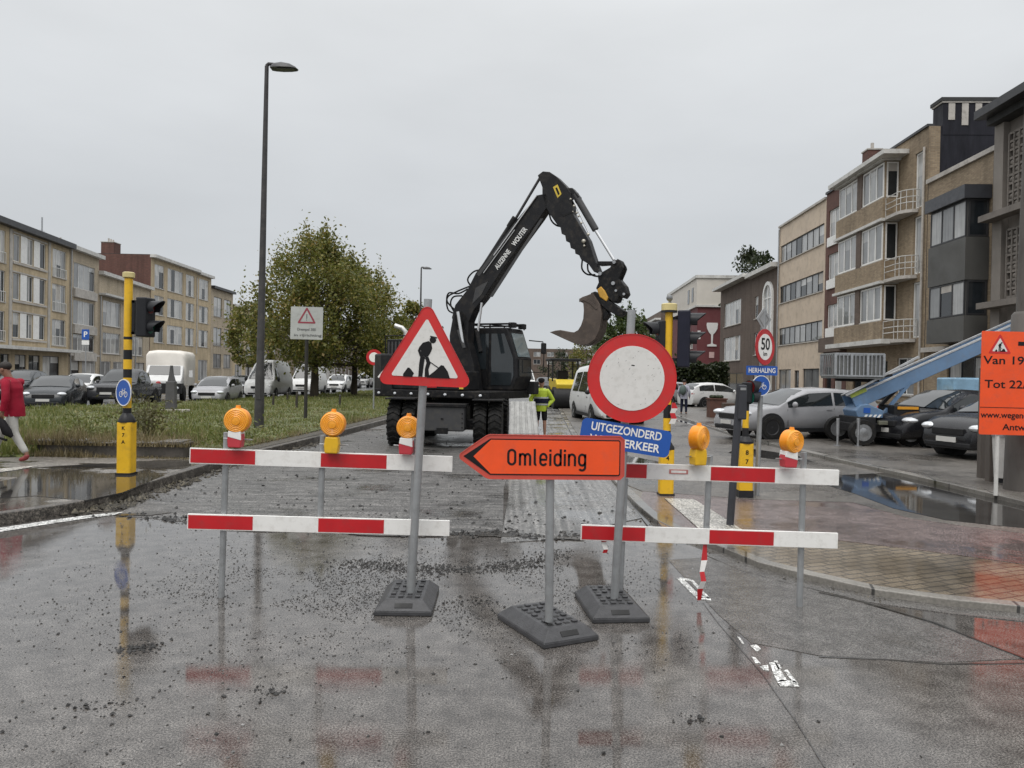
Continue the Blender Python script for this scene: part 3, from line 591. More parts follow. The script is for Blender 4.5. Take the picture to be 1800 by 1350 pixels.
class Bld:
    def __init__(s, name, label, A, B, H, depth, wall, cat='building', group=None, side=None, back=None, rs=1, roof=None):
        s.A = V((A[0], A[1], 0)); d = V((B[0]-A[0], B[1]-A[1], 0)); s.L = d.length; s.d = d.normalized()
        s.n = V((-s.d.y, s.d.x, 0)); s.H = H; s.depth = depth; s.wall = wall; s.ops = []; s.rs = random.Random(rs)
        s.t = thing(name, label, cat, (A[0], A[1], 0), atan2(d.y, d.x), group); s.side = side or wall; s.roofm = roof or m_roof; s.sidesh = None
    def pt(s, px, py, off=0.0):
        """photo pixel -> (s, z) on the facade plane moved off metres towards the street"""
        p = PL(px, py, s.A-s.n*off, s.n); return ((p-s.A).dot(s.d), p.z)
    def window(s, s0, s1, z0, z1, cols=2, fr=None, kinds=None, sill=True, y=0.0, M=None, transom=None, depth=0.13, fw=0.06, name='window', hole=True, rail=None, label=None):
        fr = fr or m_wht
        if hole and M is None: s.ops.append((s0, s1, z0, z1, depth))
        mb = MB(fr); pb = MB(m_gl); sb = MB(m_con)
        if M is not None: mb.M = pb.M = sb.M = M
        yf = y+depth-0.055 if hole else y-0.02
        e = 0.004
        mb.box(s0+e, s1-e, yf, yf+.05, z0+e, z0+fw); mb.box(s0+e, s1-e, yf, yf+.05, z1-fw, z1-e)
        mb.box(s0+e, s0+fw, yf, yf+.05, z0+fw, z1-fw); mb.box(s1-fw, s1-e, yf, yf+.05, z0+fw, z1-fw)
        w_ = (s1-s0)/cols
        for i in range(1, cols): mb.box(s0+w_*i-fw*.55, s0+w_*i+fw*.55, yf+.003, yf+.047, z0+fw, z1-fw)
        if transom: 
            zt = z0+(z1-z0)*transom; mb.box(s0+fw, s1-fw, yf+.005, yf+.045, zt-fw*.45, zt+fw*.45)
        o = mb.build(name, s.t, smooth=0)
        if label: o['label'] = label
        for i in range(cols):
            kd = (kinds[i] if kinds and i < len(kinds) else s.rs.choice([0, 1, 1, 2, 2, 3]))
            pb.box(s0+w_*i+.01, s0+w_*(i+1)-.01, yf+.030, yf+.036, z0+.02, z1-.02, PANES[kd])
            if s.rs.random() < .28 and z1-z0 > 1.2 and w_ > .4: pb.box(s0+w_*i+.05, s0+w_*(i+1)-.05, yf+.024, yf+.029, z1-(z1-z0)*s.rs.uniform(.18, .6), z1-.05, s.rs.choice([m_cu[2], m_cu[2], m_cu[0], m_con]))
        pb.build('pane', o, smooth=0)
        if sill:
            sb.box(s0-.06, s1+.06, y-.08, y+depth-.06 if hole else y, z0-.07, z0); sb.build('sill', o, smooth=0)
        if rail:
            rb = MB(fr); 
            if M is not None: rb.M = M
            rb.box(s0, s1, y-.05, y-.01, z0+rail-.04, z0+rail); k = max(3, int((s1-s0)/.25))
            for i in range(k+1): x = s0+(s1-s0)*i/k; rb.box(x-.015, x+.015, y-.045, y-.015, z0-.02, z0+rail-.04)
            rb.build('window_rail', o, smooth=0)
        return o
    def win(s, p0, p1, **k):
        off = k.pop('off', 0.0); a = s.pt(p0[0], p0[1], off); b = s.pt(p1[0], p1[1], off)
        return s.window(a[0], b[0], b[1], a[1], y=-off, **k)
    def body(s, holes=True, zb=0.0):
        xs = sorted({0, s.L, *[o[0] for o in s.ops], *[o[1] for o in s.ops]}); zs = sorted({zb, s.H, *[o[2] for o in s.ops], *[o[3] for o in s.ops]})
        xs = [x for x in xs if -1e-6 <= x <= s.L+1e-6]; mb = MB(s.wall)
        for i in range(len(xs)-1):
            for j in range(len(zs)-1):
                cx, cz = (xs[i]+xs[i+1])/2, (zs[j]+zs[j+1])/2
                if any(o[0] < cx < o[1] and o[2] < cz < o[3] for o in s.ops): continue
                mb.add([(xs[i], 0, zs[j]), (xs[i+1], 0, zs[j]), (xs[i+1], 0, zs[j+1]), (xs[i], 0, zs[j+1])], [(0, 1, 2, 3)])
        for (a, b, c, d, q) in s.ops:
            vs = [(a,0,c),(b,0,c),(b,0,d),(a,0,d),(a,q,c),(b,q,c),(b,q,d),(a,q,d)]
            mb.add(vs, [(0,4,5,1),(1,5,6,2),(2,6,7,3),(3,7,4,0),(4,7,6,5)])
        D, L, H = s.depth, s.L, s.H
        mb.add([(0,0,zb),(0,D,zb),(0,D,H),(0,0,H)], [(0,3,2,1)], s.side); mb.add([(L,0,zb),(L,D,zb),(L,D,H),(L,0,H)], [(0,1,2,3)], s.side)
        mb.add([(0,D,zb),(L,D,zb),(L,D,H),(0,D,H)], [(0,3,2,1)], s.side)
        mb.build('wall', s.t, smooth=0)
        rb = MB(s.roofm); rb.box(0.05, L-.05, .05, D-.05, H-.02, H+.05); rb.build('roof', s.t, smooth=0)
    def part(s, name, m, *boxes, bevel=0.0, M=None):
        for grp in ([boxes] if name == 'bay' else [[b] for b in boxes]):
            mb = MB(m)
            if M is not None: mb.M = M
            for b in grp: mb.box(*b[:6], b[6] if len(b) > 6 else None)
            o = mb.build(name, s.t, smooth=0, bevel=bevel)
        return o
    def chimney(s, x0, x1, y0, y1, z0, z1, m, pots=2):
        mb = MB(m); mb.box(x0, x1, y0, y1, z0, z1); mb.box(x0-.05, x1+.05, y0-.05, y1+.05, z1, z1+.08, m_con)
        for i in range(pots): 
            x = x0+(x1-x0)*(i+.5)/pots; mb.tube([(x, (y0+y1)/2, z1+.08), (x, (y0+y1)/2, z1+.5)], .1, 8, m_con)
        mb.build('chimney', s.t, smooth=0)
b_yel = mat_brick('yellow_brick', (0.62, 0.49, 0.31), (0.53, 0.415, 0.255), (0.44, 0.38, 0.29))
b_tan = mat_brick('tan_brick', (0.31, 0.235, 0.15), (0.25, 0.19, 0.115), (0.22, 0.19, 0.15))
b_grey = mat_brick('greyish_brick', (0.62, 0.515, 0.37), (0.54, 0.445, 0.315), (0.2, 0.18, 0.16))
b_red = mat_brick('red_brick', (0.16, 0.062, 0.045), (0.115, 0.045, 0.035), (0.11, 0.085, 0.07))
b_brn = mat_brick('brown_brick', (0.37, 0.285, 0.185), (0.26, 0.19, 0.12), (0.24, 0.20, 0.155))
b_brn2 = mat_brick('dull_brown_brick', (0.165, 0.118, 0.092), (0.12, 0.086, 0.068), (0.11, 0.09, 0.075))
b_beige = mat('beige_render', (0.60, 0.495, 0.385), 0.8, 0, 0.10, 0.7, 0.1, 40, dirt=(0.36, 0.29, 0.22))
m_dark = mat('dark_cladding', (0.090, 0.088, 0.082), 0.5, 0, 0.12, 0.8)
m_slate = mat('black_slate', (0.020, 0.020, 0.026), 0.5, 0, 0.35, 2.0, 0.3, 12, stretch=(2, 2, 0.4))
m_pur = mat('purple_render', (0.19, 0.13, 0.19), 0.7, 0, 0.15, 1)
# ---------------------------------------------------------------- left row
LA = V((-38.3, 57.4, 0)); LD = V((-0.126, 0.992, 0)).normalized()
def LPt(px, A=LA, D=LD):
    k_ = (px-900)/1350; s_ = (k_*A.y-A.x)/(D.x-k_*D.y); p = A+D*s_; return (p.x, p.y)
def lrow(px0, px1, **k): return LPt(px0), LPt(px1)
A0, B0 = lrow(-75, 120)
B = Bld('apartment_building', 'long yellow brick apartment block with dark flat roof edge behind the walker in red', A0, B0, 12.7, 11, b_yel, rs=11)
for (zt, zb) in ((12.05, 9.95), (9.05, 7.0), (6.0, 4.05)):
    for (a, b_) in ((-60, -20), (23, 80)):
        s0 = B.pt(a, 500)[0]; s1 = B.pt(b_, 500)[0]; w_ = (s1-s0)/5
        B.window(s0, s0+w_, zb, zt, 1, sill=False); B.window(s0+2*w_, s0+3*w_, zb, zt, 2, sill=False); B.window(s0+4*w_, s1, zb, zt, 1, sill=False, kinds=[0])
        B.part('panel', m_wht, (s0+w_+.03, s0+2*w_-.03, -.03, .03, zb, zt), (s0+3*w_+.03, s0+4*w_-.03, -.03, .03, zb, zt))
        B.part('window_band', m_con, (s0-.15, s1+.15, -.1, -.001, zb-.22, zb-.06), (s0-.15, s1+.15, -.06, -.001, zt+.03, zt+.15))
    for (a, b_) in ((-12, 9), (92, 116)):
        s0 = B.pt(a, 500)[0]; s1 = B.pt(b_, 500)[0]; B.window(s0, s1, zb-.35, zt-.05, 3, sill=True, rail=.8)
for (a, b_) in ((-60, -25), (0, 16), (26, 46), (50, 70), (75, 104)):
    s0 = B.pt(a, 640)[0]; s1 = B.pt(b_, 640)[0]; B.window(s0, s1, .5, 2.75, 2, m_dkf, kinds=[0, 0] if a != 75 else [3, 0], sill=False, name='shop_window')
B.part('plinth', m_con, (-.02, B.L+.02, -.08, -.002, 0, .45)); B.part('canopy', m_cor, (0, B.L, -1.1, -.002, 3.12, 3.38))
B.part('cornice', m_dkf, (-.1, B.L+.1, -.55, .25, 12.4, 12.85)); B.body()
B.part('pilaster', m_con, *[(x-.2, x+.2, -.06, -.001, 3.4, 12.35) for x in (B.pt(18, 500)[0], B.pt(86, 500)[0])])
for px, h in ((18, 1.9), (134, 2.3), (10, 1.2)):
    s0 = B.pt(px-4 if px < 120 else 116, 430)[0]; mb = MB(m_metal); mb.tube([(s0, 2, 12.7), (s0, 2, 12.7+h)], .07, 8); mb.build('vent_pipe', B.t)
A0, B0 = lrow(120.6, 172)
B = Bld('terraced_house', 'greyish narrow terraced house with white cornice next to the long yellow block', A0, B0, 12.7, 10, b_grey, rs=12)
for (zt, zb) in ((11.4, 9.1), (8.0, 5.8), (4.9, 3.3)):
    s0 = .8; s1 = B.L-.9; B.window(s0, s1, zb, zt, 4, kinds=[2, 1, 1, 0]); B.part('bay_panel', m_con, (s0-.1, s1+.1, -.22, -.002, zb-.85, zb-.09))
B.window(.5, 2.2, 0.2, 2.6, 1, m_brf, kinds=[0], sill=False, name='door'); B.window(2.8, B.L-.5, .2, 2.7, 3, kinds=[1, 3, 1], sill=False, name='garage_door')
B.part('cornice', m_cor, (-.1, B.L+.25, -.5, .1, 12.45, 12.8)); B.part('ledge', m_con, (0, B.L, -.15, -.002, 2.9, 3.1)); drain(B, .2, 12.4); roof_bits(B, [(1.5, 1.6)], 12.7); B.body()
A0, B0 = lrow(172.5, 262)
B = Bld('terraced_house', 'low terraced house with two white eaves lines behind the yellow signal post', A0, B0, 11.3, 10, b_grey, rs=13)
xs = [1.0, 5.6, 7.6, 12.4, 14.4, B.L-.8]
for (zt, zb) in ((8.6, 6.1), (5.4, 3.3)):
    for i in (0, 2, 4):
        if xs[i+1]-xs[i] > 1: B.window(xs[i], min(xs[i+1], B.L-.3), zb, zt, 4, kinds=[2, 1, 3, 2])
for (a, b_) in ((.6, 3.2), (3.8, 6.4), (7.5, 9), (10, 13), (14, 16.5)):
    if b_ < B.L: B.window(a, b_, .2, 2.5, 2, m_brf if a > 7 else m_wht, sill=False, name='shop_window')
B.part('cornice', m_cor, (-.1, B.L+.1, -.5, .1, 11.0, 11.35)); B.part('eave', m_cor, (-.05, B.L, -.7, -.002, 9.0, 9.2)); drain(B, .3, 8.9); drain(B, 9.9, 8.9); B.body()
def LPt2(s_): return (-42.4+0.045*0+ (0.035)*(s_), 90+s_)
p4 = (LPt(263)[0], LPt(263)[1]); d4 = V((-0.02, 1, 0)).normalized()
def L4(s_): return (p4[0]+d4.x*s_, p4[1]+d4.y*s_)
B = Bld('apartment_building', 'tall yellow brick block with bare red brick side wall and chimneys above the low eaves', L4(0), L4(19), 15.2, 12, b_yel, side=b_red, rs=14)
for (zt, zb) in ((14.3, 11.5), (10.6, 8.3), (7.3, 5.0)):
    for (a, b_, c) in ((1.0, 3.6, 2), (4.6, 9.2, 4), (10.2, 13, 3), (14.6, 18, 3)): B.window(a, b_, zb, zt, c, kinds=[3, 0, 3, 1] if c > 2 else [1, 0])
    B.part('window_band', m_con, (13.7, 13.95, -.08, -.002, zb-1, zt))
for (a, b_) in ((1, 3.6), (4.6, 7), (7.8, 10.2), (11, 13), (14.6, 18)): B.window(a, b_, .3, 3.2, 3, sill=False, name='shop_window')
B.part('cornice', m_cor, (-.05, 13.8, -.6, .1, 14.9, 15.25), (13.8, 19.05, -.5, .1, 14.75, 15.1)); B.body()
B.chimney(.4, 2.0, 4.5, 6.0, 15.2, 16.6, b_red, 3); B.chimney(.3, 1.2, 10.2, 11.6, 13, 16.6, b_red, 1)
q = L4(19)
def L5(s_): return (q[0]-0.02*s_, q[1]+s_)
B = Bld('terraced_house', 'narrow grey house between the tall yellow block and the last yellow house', L5(.05), L5(9), 13.8, 10, b_grey, rs=15)
for (zt, zb) in ((12.4, 9.6), (8, 5.4), (4.2, 2.2)): B.window(1, 4.2, zb, zt, 2, m_dkf); B.window(5.2, 8.2, zb, zt, 2, m_dkf)
B.part('cornice', m_dkf, (0, B.L, -.5, .1, 13.5, 13.85)); B.body()
B = Bld('terraced_house', 'last yellow house of the left row partly behind the tree', L5(9.05), L5(20), 12.0, 10, b_yel, rs=16)
for (zt, zb) in ((10.4, 7.7), (6.3, 3.6), (2.8, .6)):
    for a in (1.2, 6.2): B.window(a, a+3.4, zb, zt, 3)
B.part('cornice', m_cor, (0, B.L, -.5, .1, 11.7, 12.05)); B.body()
B = Bld('terraced_house', 'purple rendered house at the far end of the left row', L5(20.1), L5(28), 10.5, 10, m_pur, rs=17)
for (zt, zb) in ((9, 6.8), (5.6, 3.4), (2.8, .6)): B.window(1.2, 3.4, zb, zt, 2); B.window(4.4, 7, zb, zt, 2)
B.body()
for i, (s0, s1, H, wl, lb) in enumerate([(28.1, 60, 10, b_tan, 'tan far house of the left row behind the white vans'), (60.2, 84, 9.5, mat('pale_render', (0.5, 0.48, 0.44), .8), 'pale far house of the left row behind the trees'), (84.2, 120, 11.5, b_brn2, 'brown farthest house of the left row')]):
    B = Bld('terraced_house', lb, L5(s0), L5(s1), H, 10, wl, rs=30+i)
    for z_ in (7.6, 4.6, 1.2):
        a = 1.5
        while a+3 < B.L: B.window(a, a+2.4, z_, z_+1.9, 2); a += 5.2
    B.body()
# ---------------------------------------------------------------- right row
def RP(y): return (18+0.042*y, y)
# nearest: grey concrete house with pierced screen
m_cgrey = mat('grey_concrete', (0.185, 0.163, 0.143), 0.75, 0, 0.15, 0.9, 0.25, 30, dirt=(0.11, 0.10, 0.09))
B = Bld('apartment_building', 'grey concrete house with pierced screen walls at the right edge', RP(30.6), RP(21.5), 12.3, 11, m_cgrey, rs=40)
B.part('eave', m_dkf, (-.2, B.L, -1.0, .2, 12.3, 12.62)); B.part('soffit', m_roof, (-.1, B.L, -.55, .1, 12.02, 12.298))
B.part('pilaster', mat('light_concrete', (0.24, 0.215, 0.19), .75, 0, .15, 1), (-.06, .55, -.25, -.002, 0, 12.0))
def screen(z0, z1):
    mb = MB(m_cgrey); n = 7; x0, x1 = .95, 3.2
    k = int((z1-z0)/.32)
    for i in range(n+1): x = x0+(x1-x0)*i/n; mb.box(x-.035, x+.035, -.28, -.12, z0, z1)
    for j in range(k+1): z = z0+(z1-z0)*j/k; mb.box(x0, x1, -.26, -.14, z-.045, z+.045)
    for i in range(n):
        for j in range(k):
            if (i*3+j*2) % 4: x = x0+(x1-x0)*(i+.5)/n; z = z0+(z1-z0)*(j+.5)/k; mb.ball((x, -.2, z), (.10, .07, .10), None, 8, 5)
    mb.build('screen', B.t)
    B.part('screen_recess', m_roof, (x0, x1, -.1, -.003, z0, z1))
screen(8.5, 11.4); screen(5.1, 7.7)
for z_ in (8.3, 4.85): B.part('balcony_slab', m_cgrey, (-.1, B.L, -.8, -.26, z_-.12, z_+.12))
B.window(1.0, 1.9, 2.2, 4.5, 1, m_wht, kinds=[3], sill=False); B.window(2.4, 4.5, 1, 4.3, 2, m_wht, sill=False); B.body()
# house with dark grey bay
B = Bld('apartment_building', 'brown brick house with a dark grey two storey bay window', RP(36.4), RP(30.65), 11.15, 11, b_brn, rs=41)
def bay_M(x, off):   # local frame of a bay's side face (looking from the near end): x' runs along -y ... used for side windows
    return Matrix(((0, -1, 0, x), (1, 0, 0, -off), (0, 0, 1, 0), (0, 0, 0, 1)))
s0 = B.pt(1631, 480, .95)[0]; s1 = B.pt(1696, 480, .95)[0]
B.part('bay', m_dark, (s0, s1, -.95, -.002, 3.5, 4.55), (s0, s1, -.95, -.002, 6.0, 7.75), (s0+.06, s1-.06, -.87, -.002, 4.55, 6.0), (s0+.06, s1-.06, -.87, -.002, 7.75, 9.3), (s0-.12, s1+.12, -1.1, -.002, 9.3, 9.85, mat('bay_fascia', (.05, .052, .06), .45, 0, .1)))
for (zb, zt) in ((4.55, 6.0), (7.75, 9.3)):
    B.window(s0+.08, s1-.08, zb+.02, zt-.02, 3, m_dkf, kinds=[2, 0, 1] if zb < 6 else [1, 2, 1], sill=False, y=-.90, hole=False)
    B.window(.08, .86, zb+.02, zt-.02, 1, m_dkf, kinds=[0], sill=False, M=bay_M(s1-.03, .92), y=0, hole=False)
B.window(s0, s1, .9, 2.9, 3, m_dkf, kinds=[1, 0, 1]); B.window(s1+.4, s1+1.3, .2, 2.7, 1, m_brf, kinds=[0], sill=False, name='door')
B.part('ledge', m_con, (0, B.L, -.2, -.002, 3.2, 3.42)); B.part('coping', m_con, (-.02, B.L, -.12, .2, 11.15, 11.35))
B.part('drainpipe', m_dkf, (B.L-.22, B.L-.1, -.14, -.01, 0, 11)); B.body()
# brick house with white windows and balconies
B = Bld('apartment_building', 'brown brick apartment house with white windows, small balconies and a black slate gable', RP(45.8), RP(36.45), 13.9, 11, b_brn, side=m_slate, rs=42)
sb = 6.5; off = .85
zz_ = [(11.25, 13.05), (8.05, 9.95), (4.95, 6.75)]
bay = [(0.2, sb, -off, -.002, 3.95, 4.9), (0.2, sb, -off, -.002, 6.95, 8.0), (0.2, sb, -off, -.002, 10.15, 11.2)]
B.part('bay', b_brn, *bay, *[(0.35, sb-.12, -off+.12, -.002, a-.05, b_+.05) for a, b_ in zz_])
B.part('bay_pier', b_brn2, *[(3.15, 3.75, -off+.01, -off+.118, a-.05, b_+.05) for a, b_ in zz_])
for a, b_ in zz_:
    B.window(.4, 3.15, a, b_, 3, m_wht, kinds=[1, 2, 1], sill=True, y=-off+.10, hole=False, fw=.09); B.window(3.75, sb-.16, a, b_, 3, m_wht, kinds=[2, 1, 2], sill=True, y=-off+.10, hole=False, fw=.09)
    B.window(.10, off-.16, a, b_, 1, m_wht, kinds=[0], sill=False, M=bay_M(sb-.1, off-.1), y=0, hole=False, fw=.07)
    B.window(8.05, 8.8, a-1.0, b_-.1, 1, m_wht, kinds=[1], sill=False, name='door', fw=.08)
    B.part('bay_slab', m_cor, (.1, sb+.06, -off-.12, -.002, b_+.06, b_+.2))
    mb = MB(m_con); zf = a-1.05; pts = [(sb+.02, -.002), (sb+.02, -off+.10)]+[(sb+.02+1.2+.8*sin(t_), -.05-(off-.15)*cos(t_)) for t_ in [0, .4, .8, 1.2, 1.57]]+[(8.5, -.002)]
    mb.prism([(x, y, zf) for x, y in pts], (0, 0, -.16)); o = mb.build('balcony', B.t, smooth=0); rb = MB(m_cor)
    for h in (.35, .62, .95): rb.tube([(x, y+.04, zf+h) for x, y in pts[1:]], .022, 6)
    for x, y in pts[1:]: rb.tube([(x, y+.04, zf), (x, y+.04, zf+.95)], .018, 6)
    rb.build('balcony_rail', o)
B.part('cornice', m_cor, (-.15, sb+.9, -1.25, -.002, 13.2, 13.42)); B.part('canopy', m_cor, (-.2, 7.4, -1.2, -.002, 3.7, 3.94))
B.part('coping', m_dkf, (-.02, B.L+.02, -.1, .2, 13.9, 14.02))
B.window(6.6, 8.4, 1.15, 3.0, 2, m_wht, kinds=[0, 2]); B.window(1, 2.2, .1, 2.7, 1, m_brf, kinds=[0], sill=False, name='door'); B.window(3, 5.5, .8, 2.9, 2, m_brf, kinds=[0, 0])
B.part('plinth', m_con, (0, B.L, -.07, -.002, 0, .6)); B.body()
drain(B, 9.1, 13.0, m_con); B.part('gable_trim', b_brn, (B.L-.02, B.L+.05, -.02, .5, 11.1, 13.9))
B.chimney(B.L-.9, B.L+.02, .6, 3.6, 13.5, 15.0, m_slate, 0); B.part('chimney_cap', m_roof, (B.L-1.0, B.L+.1, .5, 3.7, 15.08, 15.25)); B.part('chimney_flue', m_con, *[(B.L+.02, B.L+.05, .85+.62*i, 1.15+.62*i, 14.2-.25*(i % 2), 14.98) for i in range(4)])
B.chimney(.4, 1.2, .5, 1.3, 13.9, 15.2, b_red, 1)
# narrow dark red house
B = Bld('terraced_house', 'narrow dark red brick house with stacked white window panels', RP(49.6), RP(45.85), 13.75, 11, b_red, rs=43)
for a, b_ in ((10.9, 12.6), (8.2, 9.8), (5.15, 6.6)):
    B.window(.45, 3.15, a, b_, 3, m_wht, kinds=[1, 1, 2], sill=False); B.part('panel', m_wht, (.45, 3.15, -.1, -.002, a-.6, a-.03))
B.part('oriel', b_brn2, (0, B.L, -.35, -.002, 3.6, 4.5)); B.part('coping', m_dkf, (0, B.L, -.1, .2, 13.75, 13.9))
B.window(.4, 1.4, .1, 2.7, 1, m_brf, kinds=[0], sill=False, name='door'); B.window(1.9, 3.1, .3, 2.5, 1, m_wht, kinds=[3], sill=False, name='garage_door'); B.body()
# beige house with ribbon windows
B = Bld('apartment_building', 'beige rendered block with three dark ribbon windows', RP(59.5), RP(49.65), 13.5, 11, b_beige, rs=44)
for a, b_ in ((10.75, 12.05), (7.65, 8.95), (4.45, 5.75)):
    B.window(.35, B.L-.3, a, b_, 8, m_dkf, kinds=[B.rs.choice([0, 1, 2, 1, 2]) for _ in range(8)], fw=.07)
B.window(.5, 3.4, .8, 2.6, 2, m_dkf, kinds=[2, 2]); B.window(6, 9.2, .6, 2.6, 2, m_dkf, kinds=[2, 2]); B.window(4.2, 5.2, .1, 2.5, 1, m_dkf, kinds=[0], sill=False, name='door')
B.part('plinth', m_con, (0, B.L, -.06, -.002, 0, 3.0)) if False else None
B.part('coping', m_con, (0, B.L, -.12, .2, 13.5, 13.65)); drain(B, .15, 13.4); roof_bits(B, [(3, 1.2)], 13.5); B.body()
# brown house with arched white window
B = Bld('terraced_house', 'brown brick house with a tall white arched window', RP(67.3), RP(59.55), 10.9, 11, b_brn2, rs=45)
mb = MB(m_wht); xc, r_ = 5.3, 1.05
ap = [(xc+r_*cos(a), 8.4+r_*sin(a)) for a in [pi*i/14 for i in range(15)]]
outer = [(xc+(r_+.28)*cos(a), 8.4+(r_+.28)*sin(a)) for a in [pi*i/14 for i in range(15)]]
for i in range(14): mb.prism([(ap[i][0], -.16, ap[i][1]), (outer[i][0], -.16, outer[i][1]), (outer[i+1][0], -.16, outer[i+1][1]), (ap[i+1][0], -.16, ap[i+1][1])], (0, .158, 0))
mb.box(xc-r_-.28, xc-r_, -.16, -.002, 3.6, 8.4); mb.box(xc+r_, xc+r_+.28, -.16, -.002, 3.6, 8.4); mb.box(xc-.06, xc+.06, -.1, -.002, 3.7, 9.4)
for z_ in (5.2, 6.8, 8.4): mb.box(xc-r_, xc+r_, -.09, -.003, z_-.05, z_+.05)
o = mb.build('arched_window', B.t, smooth=0); pb = MB(m_cu[0]); pb.prism([(x, -.04, z) for x, z in [(xc+r_, 3.7)]+ap+[(xc-r_, 3.7)]], (0, .02, 0)); pb.build('pane', o, smooth=0)
for z_ in (7.0, 3.9): B.window(1.2, 2.2, z_, z_+1.9, 1, m_wht, kinds=[0])
B.window(1, 2.2, .1, 2.6, 1, m_brf, kinds=[0], sill=False, name='door'); B.window(3.5, 6.6, .9, 2.7, 3, m_brf)
B.part('eave', m_cor, (-.1, B.L, -.6, .1, 10.6, 10.95)); B.body()
B = Bld('terraced_house', 'brown brick house with white eaves between the red gable and the arched window', RP(79), RP(67.35), 10.9, 11, b_brn2, rs=46)
for z_ in (7.0, 3.6): B.window(1.6, 8.2, z_, z_+2.3, 6, m_wht, kinds=[1, 3, 1, 3, 0, 1])
B.window(1.2, 9.5, .3, 2.4, 3, m_dkf, kinds=[0, 0, 0], sill=False, name='garage_door')
B.part('eave', m_cor, (-.5, B.L, -.8, .1, 10.8, 11.1)); B.body()
# red gable with white upper storey
m_redp = mat('dark_red_render', (0.135, 0.035, 0.038), 0.7, 0, 0.12, 0.8); m_whp = mat('cream_render', (0.60, 0.56, 0.50), 0.7, 0, 0.06, 1)
B = Bld('corner_building', 'dark red building with cream top storey and white goblet sign', RP(112), RP(91), 10.3, 9, m_redp, cat='building', rs=47)
B.window(13, 15, 5.5, 7.6, 2); B.window(16.5, 18.5, 5.5, 7.6, 2); B.body()
mb = MB(m_whp); mb.box(-.1, B.L+.15, -.15, 8.6, 10.36, 13.7); mb.box(-.25, B.L+.3, -.3, 8.8, 13.7, 14.05, m_cor); mb.box(-.2, B.L+.25, -.25, 8.7, 10.3, 10.55, m_cor); o = mb.build('upper_storey', B.t, smooth=0)
pb = MB(m_gl); [pb.box(x, x+1.1, -.19, -.16, 11.1, 12.8) for x in (B.L-5.5, B.L-2.9)]; pb.build('window', o, smooth=0)
M_ = Matrix(((0, 1, 0, B.L+.03), (1, 0, 0, 0), (0, 0, 1, 0), (0, 0, 0, 1)))
mb = MB(mat('sign_white', (0.72, 0.70, 0.68), .5, 0, .05))
gx = 1.75
prof = [(0.62, 8.45), (0.66, 8.25), (0.60, 7.75), (0.36, 7.3), (0.12, 7.05), (0.08, 6.1), (0.14, 5.95), (0.55, 5.85), (0.55, 5.65)]
pts = [(gx+r, z) for r, z in prof]+[(gx-r, z) for r, z in reversed(prof)]
mb.prism([(B.L+.02, y, z) for y, z in pts], (.08, 0, 0)); mb.build('goblet_emblem', B.t, smooth=0)
B.part('notice', mat('pink_panel', (.55, .38, .36), .6), (B.L+.02, B.L+.06, 1.45, 2.05, 4.3, 5.0)); B.part('notice', mat('sign_white', (.7, .7, .7)), (B.L+.02, B.L+.06, .05, .4, 6.5, 7.5))
# far right houses
B = Bld('terraced_house', 'far house with dark hipped roof edge and white gutter beyond the yellow signal pole', RP(150), RP(120), 12.3, 10, b_brn2, rs=48)
for a in range(4): B.window(2+7*a, 6+7*a, 8.2, 10.2, 3, m_wht); B.window(2+7*a, 6+7*a, 4.6, 6.6, 3, m_wht)
B.part('gutter', m_cor, (-.4, B.L+.4, -.9, -.002, 10.9, 11.2)); B.body()
for i, (y0, y1, H, wl, lb) in enumerate([(119.5, 112.5, 9.5, m_whp, 'small pale house beside the red gable in the distance'), (205, 151, 9, b_red, 'distant red brick house row on the right side of the street'), (300, 206, 8, b_tan, 'farthest tan house row at the right end of the street')]):
    B = Bld('terraced_house', lb, RP(y0), RP(y1), H, 10, wl, rs=60+i)
    a = 1.5
    while a+3 < B.L: B.window(a, a+2.6, H-3, H-1.2, 2); B.window(a, a+2.6, H-6, H-4.2, 2); a += 6
    B.body()
for i, (px, d, w_, H, wl, lb) in enumerate([(905, 420, 60, 11, b_tan, 'far block closing the street view left of the worker'), (985, 340, 40, 14, b_brn2, 'far block closing the street behind the yellow roller'), (850, 520, 80, 13, b_grey, 'far grey block at the vanishing point of the street'), (760, 430, 70, 12, b_yel, 'far yellow block behind the excavator cab')]):
    p = P(px, 660, d); B = Bld('far_building', lb, (p.x-w_/2, d), (p.x+w_/2, d), H, 12, wl, rs=70+i)
    a = 2
    while a+4 < B.L: B.window(a, a+3, H-3.4, H-1.4, 2); B.window(a, a+3, H-6.8, H-4.8, 2); a += 6
    B.body()
# ================================================================== SIGNS, BARRIERS, LAMPS
m_redr = mat('red_reflective', (0.60, 0.020, 0.020), 0.35, 0, 0.10, 4, coat=0.2, dirt=(0.46, 0.05, 0.045))
m_redb = mat('red_band', (0.52, 0.012, 0.018), 0.35, 0, 0.12, 4, coat=0.15, dirt=(0.38, 0.04, 0.04))
m_wrefl = mat('white_reflective', (0.86, 0.85, 0.82), 0.45, 0, 0.03, 5, dirt=(0.62, 0.60, 0.56))
m_wsign = mat('white_sign_face', (0.74, 0.73, 0.70), 0.45, 0, 0.03, 8, dirt=(0.58, 0.57, 0.53))
m_org = mat('orange_sign_face', (0.92, 0.095, 0.018), 0.4, 0, 0.07, 4, dirt=(0.74, 0.10, 0.04))
m_sal = mat('salmon_border', (0.58, 0.085, 0.06), 0.4, 0, 0.08, 4)
m_blk = mat('black_print', (0.014, 0.014, 0.015), 0.45, 0, 0.1, 4)
m_blue = mat('blue_sign_face', (0.018, 0.095, 0.40), 0.4, 0, 0.08, 4)
m_gal = mat('galvanised_post', (0.37, 0.38, 0.385), 0.42, 0.55, 0.15, 5, dirt=(0.24, 0.24, 0.24))
